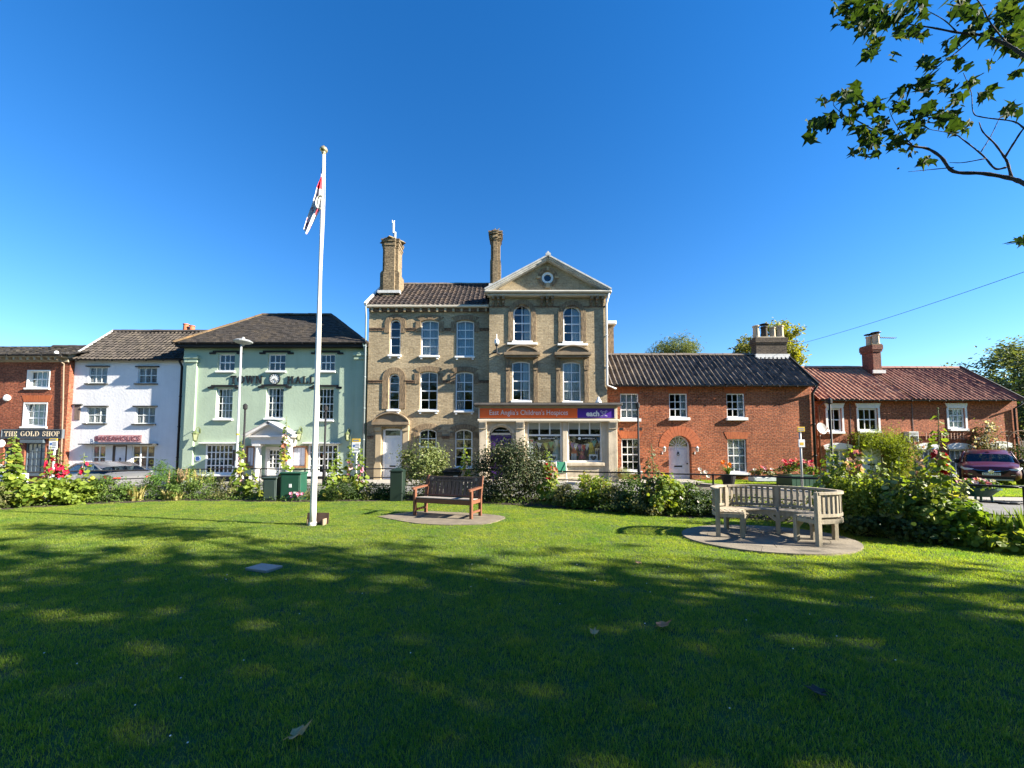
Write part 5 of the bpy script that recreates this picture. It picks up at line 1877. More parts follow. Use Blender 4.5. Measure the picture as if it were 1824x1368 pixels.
for (x, y, lab) in ((985, 818, 'white card with dark heart in the shop window nearest the purple door'), (1057, 818, 'white card with dark heart in the shop window by the brick cottage')):
 p = at(x, y, YS + .3)
 t = thing('heart_card', lab, 'card', p)
 MB().box(p.x - .22, p.x + .22, YS + .29, YS + .30, p.z - .13, p.z + .24).build('card', WHITE, t)
 hpts = []
 for k in range(20):
  a = 2 * math.pi * k / 20
  hpts.append((p.x + .0095 * 16 * math.sin(a) ** 3, p.z + .06 + .0095 * (13 * math.cos(a) - 5 * math.cos(2 * a) - 2 * math.cos(3 * a) - math.cos(4 * a))))
 MB().prism(hpts[::-1], YS + .284, YS + .289).build('heart', M('heart_dark', (.03, .03, .05), .6), t)
p = at(945, 806, YS + .25)
t = thing('window_poster', 'white notice with red heading at the edge of the shop window', 'poster', p)
MB().box(p.x - .13, p.x + .13, YS + .235, YS + .24, p.z - .45, p.z + .65).build('sheet', WHITE, t)
MB().box(p.x - .12, p.x + .12, YS + .231, YS + .2345, p.z + .5, p.z + .63).build('heading', BUNT[4], t)
m = MB()
for k in range(7):
 m.box(p.x - .1, p.x + .08, YS + .231, YS + .2345, p.z + .38 - .11 * k, p.z + .42 - .11 * k)
m.build('print_line', M('print_grey', (.3, .3, .32), .8), t)
p = at(1068, 822, YS + .6)
t = thing('display_chair', 'white slatted chair at the edge of the shop display', 'chair', p)
m = MB()
for k in range(5):
 m.box(p.x - .2 + .09 * k, p.x - .16 + .09 * k, YS + .6, YS + .63, p.z, p.z + .6)
m.box(p.x - .22, p.x + .24, YS + .595, YS + .635, p.z + .6, p.z + .66)
m.build('backrest', WHITE, t)
m = MB().box(p.x - .22, p.x + .24, YS + .3, YS + .594, p.z - .02, p.z + .02)
m.build('seat', WHITE, t)
MB().box(at(1018, 822, YS + .5).x, at(1027, 822, YS + .5).x, YS + .5, YS + .7, at(1020, 822, YS + .5).z, at(1020, 808, YS + .5).z).build('display_box', M('striped_cloth', (.4, .4, .42), .8, .6, 3, stretch=(30, .1, .1)), so)

# ------------------------------------------------------------------ brick cottage
YK = 20.2
ck_ = thing('brick_cottage', 'long red brick cottage with dark pantiled roof and arched white door', 'building', (at(1265, 800, YK).x, YK, 0))
kx0, kx1 = bx1 + .01, at(1447, 750, YK).x
ktop = at(1265, 688, YK).z
kw = [(1105, 1138, 700.5, 746), (1192, 1225, 700.5, 744), (1294.5, 1327.5, 700.5, 744), (1107, 1140, 781, 839), (1296.5, 1330.5, 782, 842)]
kq = [rect(YK, *v) for v in kw]
kd = rect(YK, 1191.5, 1232, 776, 861)
kd = (kd[0], kd[1], -.1, kd[3])
wall_mb(kx0, kx1, -.3, ktop, YK, [(*q, 0) for q in kq] + [(*kd, (kd[1] - kd[0]) / 2)], Yb=YK + 5, depth=.1).build('wall', B_RED, ck_)
for k, q in enumerate(kq):
 window(ck_, q, YK, 3, 3 if k in (0, 1, 2) else 4, sill=.1, sill_h=.15, recess=.07, bw=.034, curtain=CURTAIN if k != 3 else None, curt=(((0, 1),), ((.66, 1),), ((.7, 1),), (), ((0, 1),))[k])
for k, q in enumerate(kq):
 e, hgt = .17, .36
 MB().prism([(q[0] - .01, q[3] + .003), (q[1] + .01, q[3] + .003), (q[1] + e, q[3] + hgt), (q[0] - e, q[3] + hgt)], YK - .012, YK + .05).build('flat_arch', B_ARCH, ck_)
hw = (kd[1] - kd[0]) / 2
va = MB()
xc, zc_ = (kd[0] + kd[1]) / 2, kd[3] - hw
for k in range(15):
 a, b = math.pi * (k + .04) / 15, math.pi * (k + .96) / 15
 r0, r1 = hw + .004, hw + .5
 va.prism([(xc + r0 * math.cos(a), zc_ + r0 * math.sin(a)), (xc + r1 * math.cos(a), zc_ + r1 * math.sin(a)), (xc + r1 * math.cos(b), zc_ + r1 * math.sin(b)), (xc + r0 * math.cos(b), zc_ + r0 * math.sin(b))], YK - .012, YK + .03)
va.build('arch_brick', M('rubbed_orange', (.44, .115, .04), .85, .25, 5), ck_)
# recessed door leaf fits the left part of the opening as seen from the green; frame with fanlight
YD = YK + .25
m = MB()
m.quad((kd[0], YK + .1, -.1), (kd[0], YD + .1, -.1), (kd[0], YD + .1, zc_), (kd[0], YK + .1, zc_))
m.quad((kd[1], YD + .1, -.1), (kd[1], YK + .1, -.1), (kd[1], YK + .1, zc_), (kd[1], YD + .1, zc_))
ap = arch_pts(kd[0], kd[1], kd[3], hw, 14)
for k in range(14):
 m.quad((ap[k][0], YD + .1, ap[k][1]), (ap[k + 1][0], YD + .1, ap[k + 1][1]), (ap[k + 1][0], YK + .098, ap[k + 1][1]), (ap[k][0], YK + .098, ap[k][1]))
m.build('door_recess', B_RED, ck_)
fr = MB()
fr.box(kd[0] + .002, kd[0] + .07, YD, YD + .08, 0, zc_)
fr.box(kd[1] - .07, kd[1] - .002, YD, YD + .08, 0, zc_)
fr.box(kd[0] + .072, kd[1] - .072, YD, YD + .08, zc_ - .03, zc_ + .03)
ring_poly(xc, zc_, hw - .002, hw - .002, hw - .07, hw - .07, 0, 180, 14, y0=YD, y1=YD + .08, mb=fr)
ring_poly(xc, zc_, .14, .14, .1, .1, 0, 180, 8, y0=YD + .01, y1=YD + .07, mb=fr)
for k in range(1, 7):
 a = math.pi * k / 7
 d, e = Vector((math.cos(a), 0, math.sin(a))), Vector((-math.sin(a), 0, math.cos(a)))
 fr.obox(Vector((xc, YD + .04, zc_)) + d * (.14 + hw - .07) / 2, d * (hw - .21) / 2, (0, .022, 0), e * .014)
kf = fr.build('door_frame', WHITE, ck_)
MB().prism([(kd[0] + .05, zc_ + .02), (kd[1] - .05, zc_ + .02)] + arch_pts(kd[0] + .05, kd[1] - .05, kd[3] - .05, hw - .07, 14)[::-1], YD + .04, YD + .046).build('fanlight_pane', GLASS, kf)
panel_door(ck_, (kd[0] + .075, kd[1] - .075, .06, zc_ - .035), YD, LILAC, ((.1, .47, .46, .97), (.53, .9, .46, .97), (.1, .47, .06, .38), (.53, .9, .06, .38)), recess=.02, letter=.415, knob=(.94, .5), knocker=.80)
MB().box(kd[0] - .05, kd[1] + .05, YK - .25, YD, -.1, .06).build('door_step', M('dark_step', (.06, .055, .05), .8), ck_)
lantern(1183.5, 800, YK, 'white coach lantern on brick between the dark paned window and the arched door', .62, WHITE, True, M('lantern_clear', (.25, .24, .2), .2))
lantern(1242, 800, YK, 'white coach lantern on brick between the arched door and the flowered window', .62, WHITE, True, MATS['lantern_clear'])
for x in (1107, 1140):
 q = rect(YK, x - 3.5, x + 3.5, 762, 766.5)
 MB().box(q[0], q[1], YK - .006, YK + .02, q[2], q[3]).build('air_brick', BLACK, ck_)
ep = at(1239, 763 + 44, YK)
# roof
zE, zR, YRk = at(1265, 686, YK - .25).z, at(1265, 631.5, YK + 2.0).z, YK + 2.0
pt = roof_strip((kx0 + .01, YK - .28, zE), (kx1 + .16, YK - .28, zE), (kx1 + .16, YRk, zR), (kx0 + .01, YRk, zR), .29, colw=.265, amp=.072, lift=.016, seed=31, sag=.02)
pt.build('pantile', T_BLACK, ck_, kind='stuff')
mb = MB()
mb.quad((kx0, YK - .24, zE - .06), (kx1 + .12, YK - .24, zE - .06), (kx1 + .12, YRk, zR - .07), (kx0, YRk, zR - .07))
mb.quad((kx0, YRk, zR), (kx1 + .16, YRk, zR), (kx1 + .16, YK + 5, ktop - .2), (kx0, YK + 5, ktop - .2))
mb.build('roof', T_BLACK, ck_)
MB().tri((kx1, YK, ktop), (kx1, YRk, zR - .08), (kx1, YK + 5, ktop - .2)).build('gable', B_RED, ck_)
ridge_tiles(ck_, (kx0 + .02, YRk, zR), (kx1 + .14, YRk, zR), T_BLACK)
gutter(ck_, kx0 + .3, kx1 + .1, YK - .33, zE - .03, BLACK)
downpipe(ck_, [(kx1 + .05, YK - .33, zE - .08), (kx1 + .0, YK - .08, zE - .4), (kx1 - .0, YK - .08, .05)], BLACK, .06)
MB().obox((kx1 + .17, (YK - .28 + YRk) / 2, (zE + zR) / 2 + .02), (.025, 0, 0), (0, (YRk - YK + .28) / 2, (zR - zE) / 2), (0, -.05, .08)).build('verge', BLACK, ck_)
# wide sooty chimney with four pots
YC = YRk - .25
a, b = at(1345, 610, YC), at(1403, 610, YC)
zt, zb = at(1370, 601, YC).z, at(1370, 632, YC).z
m = MB()
m.box(a.x + .06, b.x - .06, YC, YC + .48, zb - 1.0, zt - .40)
m.box(a.x + .03, b.x - .03, YC - .03, YC + .51, zt - .398, zt - .30)
m.box(a.x, b.x, YC - .06, YC + .54, zt - .298, zt - .02)
cs = m.build('chimney', B_SOOT, ck_)
MB().prism([(a.x + .05, zt - .018), (b.x - .05, zt - .018), (b.x - .2, zt + .05), (a.x + .2, zt + .05)], YC, YC + .48).build('flaunching', M('mortar_cream', (.42, .36, .26), .9, .2), cs)
m = MB()
m.box(a.x - .04, b.x + .04, YC - .09, YC - .001, zb - .16, zb + .03)
for k in range(8):
 xx = a.x + (b.x - a.x) * k / 8
 m.box(xx + .02, xx + .16, YC - .14, YC - .09, zb - .26, zb - .14)
m.build('flashing', LEADWHITE, cs)
POT = M('buff_pot', (.46, .36, .24), .8, .2, 4)
for x, h, r, cw in ((1347, .72, .17, 0), (1361.5, .66, .17, 1), (1376.5, .62, .15, 0), (1390, .72, .17, 0)):
 chimney_pot(cs, (at(x, 600, YC + .24).x, YC + .24, zt + .03), h, r, POT if not cw else B_SOOT, cowl=cw)
aerial('tv_aerial', 'thin tv aerial fixed to the sooty four pot chimney', (b.x + .1, YC + .4, zt - .75), .7, 1.0, 6, math.radians(8))

# ------------------------------------------------------------------ lower terrace with red pantiles
YR_ = 21.5
te = thing('terraced_house', 'low red brick terrace with orange and red pantiled roof behind the maroon car', 'building', (at(1635, 800, YR_).x, YR_, 0))
rx0, rx1 = at(1452, 760, YR_).x, at(1814, 760, YR_).x
rtop = at(1635, 714.5, YR_).z
rw_ = [(1474, 1499.5, 727, 769, 2, 2), (1529, 1564, 727, 768, 3, 2), (1689.5, 1719, 727, 764, 3, 3), (1472, 1513, 800, 850, 3, 2), (1636, 1668, 800, 845, 3, 2), (1692.5, 1725.5, 800, 845, 3, 2), (1768, 1798, 797, 845, 2, 2)]
rq_ = [rect(YR_, *v[:4]) for v in rw_]
rdo = rect(YR_, 1536, 1571, 796, 862)
rdo = (rdo[0], rdo[1], -.1, rdo[3])
wall_mb(rx0, rx1, -.3, rtop, YR_, [(*q, 0) for q in rq_] + [(*rdo, 0)], Yb=YR_ + 5, depth=.12).build('wall', B_TERR, te)
for k, (q, v) in enumerate(zip(rq_, rw_)):
 w = window(te, q, YR_, v[4], v[5], sill=.1, sill_h=.12, recess=.05, fw=.09, bw=.035, curtain=CURTAIN if k >= 2 else None, curt=((0, 1),))
 e, hgt = .16, .27
 if k < 3:
  m = MB().prism([(q[0] - .06, q[3] - .005), (q[1] + .06, q[3] - .005), (q[1] + e, q[3] + hgt), (q[0] - e, q[3] + hgt)], YR_ - .05, YR_ - .002)
  m.box(q[0] - .1, q[0] + .002, YR_ - .03, YR_ - .001, q[2], q[3] - .008)
  m.box(q[1] - .002, q[1] + .1, YR_ - .03, YR_ - .001, q[2], q[3] - .008)
 else:
  a = arch_pts(q[0] - .16, q[1] + .16, q[3] + .34, .14, 10)
  m = MB().prism([(q[0] - .1, q[3] - .004), (q[1] + .1, q[3] - .004)] + a[::-1], YR_ - .08, YR_ - .002)
 m.build('painted_lintel', WHITE, te)
panel_door(te, (rdo[0] + .06, rdo[1] - .06, .02, rdo[3] - .06), YR_, WHITE, ((.1, .9, .5, .95), (.1, .9, .06, .42)), recess=.05, letter=.46)
m = MB()
m.box(rdo[0] + .002, rdo[0] + .058, YR_ + .02, YR_ + .11, -.1, rdo[3])
m.box(rdo[1] - .058, rdo[1] - .002, YR_ + .02, YR_ + .11, -.1, rdo[3])
m.box(rdo[0] + .059, rdo[1] - .059, YR_ + .02, YR_ + .11, rdo[3] - .058, rdo[3])
m.build('door_frame', WHITE, te)
zE, YRr = at(1635, 711, YR_ - .25).z, YR_ + 2.6
zR = at(1600, 653.5, YRr).z
xs_ = at(1627, 711, YR_ - .25).x
rxe = at(1820, 714, YR_ - .25).x
pt = roof_strip((rx0 - .02, YR_ - .3, zE), (xs_, YR_ - .3, zE), (xs_, YRr, zR), (rx0 - .02, YRr, zR), .29, colw=.27, amp=.058, lift=.018, seed=41, sag=.06)
pt.build('pantile', T_ORNG, te, kind='stuff')
pt = roof_strip((xs_ + .01, YR_ - .3, zE), (rxe, YR_ - .3, zE - .05), (rxe, YRr, zR - .03), (xs_ + .01, YRr, zR), .29, colw=.255, amp=.05, lift=.018, seed=42, sag=.03)
pt.build('pantile', T_RED, te, kind='stuff')
mb = MB()
mb.quad((rx0, YR_ - .26, zE - .07), (rxe, YR_ - .26, zE - .12), (rxe, YRr, zR - .12), (rx0, YRr, zR - .07))
mb.quad((rx0, YRr, zR - .03), (rxe, YRr, zR - .05), (rxe, YR_ + 5, rtop), (rx0, YR_ + 5, rtop))
mb.build('roof', T_RED, te)
mb = MB().tri((rx1, YR_, rtop), (rx1, YRr, zR - .12), (rx1, YR_ + 5, rtop))
mb.tri((rx0, YR_, rtop), (rx0, YR_ + 5, rtop), (rx0, YRr, zR - .12))
mb.build('gable', B_TERR, te)
ridge_tiles(te, (rx0, YRr, zR - .02), (xs_, YRr, zR - .02), T_ORNG)
ridge_tiles(te, (xs_, YRr, zR - .02), (rxe, YRr, zR - .04), T_RED)
MB().obox((rxe + .03, (YR_ - .3 + YRr) / 2, (zE + zR) / 2 - .02), (.03, 0, 0), (0, (YRr - YR_ + .3) / 2, (zR - zE) / 2), (0, -.05, .09)).build('verge', BLACK, te)
gutter(te, rx0 + .1, rxe, YR_ - .35, zE - .05, BLACK)
xd = at(1457, 760, YR_).x
downpipe(te, [(xd + .3, YR_ - .33, zE - .1), (xd, YR_ - .06, zE - .4), (xd, YR_ - .06, 0)], M('brown_pipe', (.10, .05, .04), .5), .05)
xd = at(1811, 760, YR_).x
downpipe(te, [(xd + .2, YR_ - .33, zE - .12), (xd - .15, YR_ - .06, zE - .5), (xd - .12, YR_ - .06, 0)], BLACK, .045)
for x in (1515, 1626):
 q = at(x, 760, YR_)
 MB().box(q.x - .02, q.x + .02, YR_ - .02, YR_ - .001, .1, zE - .2).build('wall_cable', MATS['brown_pipe'], te)
# chimney set back along the party wall
YC = YRr - .9
a, b = at(1553, 640, YC).x, at(1572, 640, YC).x
zt, zb = at(1553, 614, YC).z, at(1553, 661, YC).z
m = MB()
m.box(a + .08, b - .08, YC, YC + .75, zb - .8, zt - .42)
m.box(a + .03, b - .03, YC - .05, YC + .80, zt - .418, zt - .3)
m.box(a, b, YC - .08, YC + .83, zt - .298, zt - .02)
cs = m.build('chimney', brick_mat('shaded_chimney_brick', (.26, .085, .05), (.15, .05, .035), (.17, .11, .08), dirt=.4), te)  # brick colour darkened to paint in the shade on the front face
MB().box(a + .02, b - .02, YC - .06, YC + .81, zt - .018, zt + .04).build('capping', M('lichen_cap', (.15, .12, .06), .9, .4, 6), cs)
MB().box(a - .02, b + .1, YC - .07, YC - .002, zb - .14, zb + .06).build('flashing', LEADWHITE, cs)
for x, r in ((1548, .17), (1560, .17)):
 chimney_pot(cs, (at(x, 600, YC + .6 - (x - 1548) * .035).x, YC + .6 - (x - 1548) * .035, zt + .04), .62, r, POT, cowl=1)
aerial('tv_aerial', 'large tv aerial on the terrace chimney with two cowled pots', (b + .22, YC + .4, zt - .9), 1.5, 1.15, 9, math.radians(6))
# satellite dish
p = at(1462.5, 763.5, YR_ - .3)
ds = thing('satellite_dish', 'pale satellite dish on brick beside the cottage downpipes', 'satellite dish', (p.x, YR_, p.z))
m = MB()
R_ = 10
d0 = Vector((.15, -.95, .28)).normalized()
u = d0.cross(Vector((0, 0, 1))).normalized()
v = u.cross(d0)
for j in range(4):
 for k in range(16):
  r = .30 * j / 3
  m.v.append(tuple(p + u * r * math.cos(2 * math.pi * k / 16) + v * r * 1.08 * math.sin(2 * math.pi * k / 16) + d0 * (r * r * .7)))
for j in range(3):
 for k in range(16):
  m.f.append((16 * j + k, 16 * j + (k + 1) % 16, 16 * j + 16 + (k + 1) % 16, 16 * j + 16 + k))
m.build('dish', M('dish_grey', (.48, .46, .42), .6, .1), ds, smooth=True)
MB().tube([p - v * .3, p + d0 * .35 - v * .1], .012, 5).tube([p, (p.x, YR_ - .002, p.z - .12)], .025, 6).build('arm', GREYMETAL, ds)
MB().lathe([(.03, -.05), (.04, .0), (.03, .05)], p + d0 * .37 - v * .1, 8).build('receiver', WHITE, ds)
# wooden trellis, vent box
q = rect(YR_, 1647, 1713, 771.5, 783)
t = thing('trellis', 'small timber trellis on brick above the paired cottage windows', 'trellis', ((q[0] + q[1]) / 2, YR_, q[2]))
TIM = M('trellis_wood', (.42, .24, .15), .7, .2, 8)
for k in range(13):
 x = q[0] + (q[1] - q[0]) * k / 12
 MB().box(x - .02, x + .02, YR_ - .10, YR_ - .07, q[2], q[3]).build('slat', TIM, t)
for z in (q[2] + .05, (q[2] + q[3]) / 2, q[3] - .05):
 MB().box(q[0] - .05, q[1] + .05, YR_ - .069, YR_ - .045, z - .018, z + .018).build('rail', TIM, t)
q = rect(YR_, 1610, 1626, 769, 777)
t = thing('wall_bracket', 'white slatted bracket on brick above the climbing plant', 'bracket', ((q[0] + q[1]) / 2, YR_, q[2]))
MB().box(q[0], q[1], YR_ - .3, YR_ - .002, q[3] - .06, q[3]).build('shelf', WHITE, t)
for z in (q[2], q[2] + .09):
 MB().box(q[0], q[1], YR_ - .3, YR_ - .27, z, z + .04).build('slat', WHITE, t)
m = MB().box(q[0], q[0] + .03, YR_ - .299, YR_ - .002, q[2] - .3, q[3] - .061)
m.box(q[1] - .03, q[1], YR_ - .299, YR_ - .002, q[2] - .3, q[3] - .061)
m.build('side', WHITE, t)
# ------------------------------------------------------------------ foliage helpers
RNG = np.random.RandomState(7)
SHAPES = {
 # outline points (x along the leaf, y across, z fold), fan from the first point
 'oval': (np.array([(0, 0, 0), (.35, -.27, .07), (.75, -.2, .05), (1, 0, -.06), (.75, .2, .05), (.35, .27, .07)]), [(0, 1, 2, 3), (0, 3, 4, 5)]),
 'lance': (np.array([(0, 0, 0), (.45, -.11, .04), (1, 0, -.10), (.45, .11, .04)]), [(0, 1, 2), (0, 2, 3)]),
 'round': (np.array([(.1, 0, -.04), (0, -.35, .05), (.35, -.55, .02), (.75, -.45, .06), (1, 0, .0), (.75, .45, .06), (.35, .55, .02), (0, .35, .05)]),
              [(0, 1, 2), (0, 2, 3), (0, 3, 4), (0, 4, 5), (0, 5, 6), (0, 6, 7)]),
}
_star = [(-2.7, .22), (-2.0, .50), (-1.55, .30), (-1.0, .72), (-.62, .40), (-.28, .55), (0, 1.0), (.28, .55), (.62, .40), (1.0, .72), (1.55, .30), (2.0, .50), (2.7, .22)]
_star = [(a, r if r > .45 else r * 1.42) for a, r in _star]
SHAPES['plane'] = (np.array([(0, 0, 0)] + [(r * math.cos(a), r * math.sin(a), .22 * abs(math.sin(a)) - .30 * r * r) for a, r in _star]), [(0, k, k + 1) for k in range(1, len(_star))])

def frames(N_, normals, rng, spin=None):
 n = normals / np.linalg.norm(normals, axis=1, keepdims=True)
 a = rng.normal(size=n.shape) if spin is None else spin
 u = a - n * (a * n).sum(1, keepdims=True)
 u /= np.linalg.norm(u, axis=1, keepdims=True) + 1e-9
 v = np.cross(n, u)
 return u, v, n

def add_leaves(mb, C, Nrm, size, shape, rng, spin=None):
 """leaves at points C with normals Nrm"""
 P, F = SHAPES[shape]
 u, v, n = frames(len(C), Nrm, rng, spin)
 s = np.asarray(size).reshape(-1, 1, 1) * np.ones((len(C), 1, 1))
 if shape == 'plane':
  v = v * rng.uniform(.55, 1.05, (len(C), 1))
 V = C[:, None, :] + s * (P[None, :, 0:1] * u[:, None, :] + P[None, :, 1:2] * v[:, None, :] + P[None, :, 2:3] * n[:, None, :])
 base = len(mb.v)
 mb.v.extend(V.reshape(-1, 3).tolist())
 k = len(P)
 for f in F:
  fa = np.array(f)
  mb.f.extend((base + np.arange(len(C))[:, None] * k + fa[None, :]).tolist())
 return mb

def clumps(center, radii, ncl, rng, lower=-0.2, shell=.55):
 out = []
 while len(out) < ncl:
  d = rng.normal(size=3)
  d /= np.linalg.norm(d)
  if d[2] < lower:
   continue
  r = shell + (1 - shell) * rng.rand() ** .6
  out.append(np.array(center) + d * r * np.array(radii))
 return np.array(out)

def foliage(center, radii, n, size, shape, rng, ncl=24, spread=.3, lower=-.25, shell=.5, mb=None, flat=.6, floor=.02):
 mb = mb or MB()
 cl = clumps(center, radii, ncl, rng, lower, shell)
 w = rng.rand(ncl) + .3
 idx = rng.choice(ncl, n, p=w / w.sum())
 C = cl[idx] + rng.normal(size=(n, 3)) * spread * np.array(radii) * np.array([1, 1, .8])
 C = C[C[:, 2] > floor]
 out = (C - np.array(center)) / np.array(radii)
 nrm = out * .7 + rng.normal(size=C.shape) * .6 + np.array([0, 0, flat])
 add_leaves(mb, C, nrm, size * rng.uniform(.6, 1.25, len(C)), shape, rng)
 return mb, cl

def tree(label, base, crown_c, radii, n, size, mat, trunk_r, ncl=40, group=None, shape='oval', spread=.17, seed=1, lower=-.5, bark=None, shell=.35, keep=None, name='tree'):
 rng = np.random.RandomState(seed)
 t = thing(name, label, 'tree', base, group)
 mb, cl = foliage(crown_c, radii, n, size, shape, rng, ncl, spread, lower, shell)
 if keep is not None:
  pass
 mb.build('crown', mat, t)
 b = Vector(base)
 top = Vector(crown_c) + Vector((0, 0, radii[2] * .4))
 tr = MB()
 pts = [b, b.lerp(top, .3) + Vector((rng.uniform(-.2, .2), rng.uniform(-.2, .2), 0)), b.lerp(top, .65) + Vector((rng.uniform(-.3, .3), rng.uniform(-.3, .3), 0)), top]
 sp = spline(pts, 6)
 tr.tube(sp, list(np.linspace(trunk_r, trunk_r * .2, len(sp))), 9)
 tr.build('trunk', bark or BARK, t, smooth=True)
 br = MB()
 for k in range(min(26, len(cl))):
  a = sp[int(len(sp) * rng.uniform(.3, .85))]
  c = Vector(cl[k])
  m = a.lerp(c, .5) + Vector((0, 0, .12 * (c - a).length * rng.uniform(-.5, 1)))
  s2 = spline([a, m, c], 5)
  br.tube(s2, list(np.linspace(trunk_r * .35, trunk_r * .05, len(s2))), 6, cap=False)
 br.build('limb', bark or BARK, t, smooth=True)
 return t

BARK = M('bark', (.10, .075, .05), .9, .35, 6, .6, 20)
BARK_P = M('plane_bark', (.17, .14, .095), .85, .4, 5, .4, 20)
L_DARK = leaf_mat('leaf_dark', (.022, .045, .012), (.055, .095, .022), .3)
L_MID = leaf_mat('leaf_mid', (.055, .105, .018), (.13, .20, .04), .4)
L_LIME = leaf_mat('leaf_lime', (.12, .18, .02), (.25, .32, .05), .45)
L_YELL = leaf_mat('leaf_yellow', (.13, .16, .018), (.30, .31, .035), .4)
L_OLIVE = leaf_mat('leaf_olive', (.065, .08, .025), (.17, .17, .065), .3, c3=(.32, .26, .13))
L_GREY = leaf_mat('leaf_grey', (.13, .18, .06), (.29, .33, .14), .35)
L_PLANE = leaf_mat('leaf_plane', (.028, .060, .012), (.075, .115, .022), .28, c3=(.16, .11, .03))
L_BIRCH = leaf_mat('leaf_far', (.085, .125, .045), (.17, .205, .085), .35)
L_HOLLY = leaf_mat('leaf_hollyhock', (.095, .16, .02), (.23, .30, .045), .45, c3=(.40, .36, .06))
L_STEM = M('plant_stem', (.14, .17, .05), .7, .2, 8)
L_STRAW = leaf_mat('leaf_straw', (.20, .19, .06), (.42, .36, .14), .3)

# trees beyond the roofs
p = at(1205, 640, 38)
tree('dense green tree top showing over the dark cottage roof ridge', (p.x, 38, 0), (p.x, 38, p.z - .2), (2.5, 2.4, 2.5), 9000, .32, L_BIRCH, .3, 60, shape='lance', spread=.14, seed=3)
p = at(1390, 625, 33)
tree('yellow leaved tree behind the sooty four pot chimney', (p.x, 33, 0), (p.x - .3, 33, p.z + .0), (2.1, 1.8, 2.3), 4200, .26, L_YELL, .22, 34, spread=.13, seed=5)
p = at(1322, 628, 36)
tree('pale green tree at the other edge of the sooty chimney, next to the yellow one', (p.x + .6, 36, 0), (p.x + .6, 36, p.z - .3), (1.3, 1.5, 1.6), 2200, .26, leaf_mat('leaf_pale', (.14, .17, .04), (.26, .27, .06), .35), .2, 24, seed=6)
p = at(1775, 690, 34)
tree('big loose crowned tree behind the end of the red roof', (p.x + 2, 34, 0), (p.x + 1.5, 34, p.z - 1.0), (5.4, 3.6, 4.6), 16000, .30, L_BIRCH, .4, 90, spread=.12, seed=8, lower=-.8)
p = at(1835, 770, 27)
tree('dark bushy tree beside the end gable of the terrace', (p.x + 2, 27, 0), (p.x + 1.7, 27, 3.4), (2.2, 2, 3.2), 7000, .22, L_DARK, .25, 50, spread=.15, seed=9, lower=-.9)

# the plane tree whose branches hang into the view, and its neighbours out of view that shade the lawn
def off_tree(label, base, cc, rad, n, size, seed, r, group):
 return tree(label, base, cc, rad, int(n * 1.3), size, L_PLANE, r, 90, group, 'plane', .17, seed, -.75, BARK_P, .2, name='tree')
SHG = 'shade trees along the green beyond the view'
SHL = 'tall plane tree beyond the frame edge whose shade falls on the lawn'
off_tree(SHL, (19, -1.3, 0), (19, -1.3, 7.6), (4.8, 4.0, 5.6), 3500, .30, 51, .35, SHG)
off_tree(SHL, (27, -5.2, 0), (27, -5.2, 8.5), (5.2, 5.2, 6.4), 4000, .34, 52, .35, SHG)
off_tree(SHL, (13, -5.2, 0), (13, -5.0, 6.5), (5.2, 4.2, 4.8), 3400, .32, 53, .35, SHG)
_nl = 'leafy plane tree on the near side of the green, outside the view'  # added out of view so the window panes reflect something dark
_src = off_tree(_nl, (-6, -17, 0), (-6, -17, 6.2), (5.2, 4.6, 5.2), 3800, .38, 54, .35, 'trees on the near side of the green')
for k, (x, y) in enumerate(((8, -19), (-21, -15), (-34, -19), (22, -21), (36, -16), (-48, -16), (50, -22), (1, -27), (-14, -26), (31, -13), (44, -12), (58, -15), (41, -25), (64, -27))):
 copy_tree(_src, (x, y, 0), k * 1.3, None, 1 + .12 * (k % 3))
pl = thing('plane_tree', 'plane tree with dark lobed leaves reaching into the sky at the upper corner', 'tree', (10.8, 2.2, 0))
rng = np.random.RandomState(61)
big = MB()
foliage((10.8, .4, 8.2), (4.4, 3.2, 3.6), 3300, .28, 'plane', rng, 80, .16, -.7, .25, mb=big)
V = np.array(big.v).reshape(-1, 14, 3)
ok = [k for k in range(len(V)) if not (pix(V[k, 0])[0] < 1850 and pix(V[k, 0])[1] > -30 and V[k, 0, 1] > .3)]
big2 = MB()
for k in ok:
 b = len(big2.v)
 big2.v.extend(V[k].tolist())
 big2.f.extend([(b, b + j, b + j + 1) for j in range(1, 13)])
big2.build('crown', L_PLANE, pl)
tk = spline([(10.8, 2.2, 0), (10.7, 2.3, 2.2), (10.9, 2.0, 5), (10.6, 1.6, 8)], 6)
MB().tube(tk, list(np.linspace(.42, .14, len(tk))), 12).build('trunk', BARK_P, pl, smooth=True)
S = 2.849
def zp(x, y, Y):
 return at(1400 + x / S, y / S, Y)
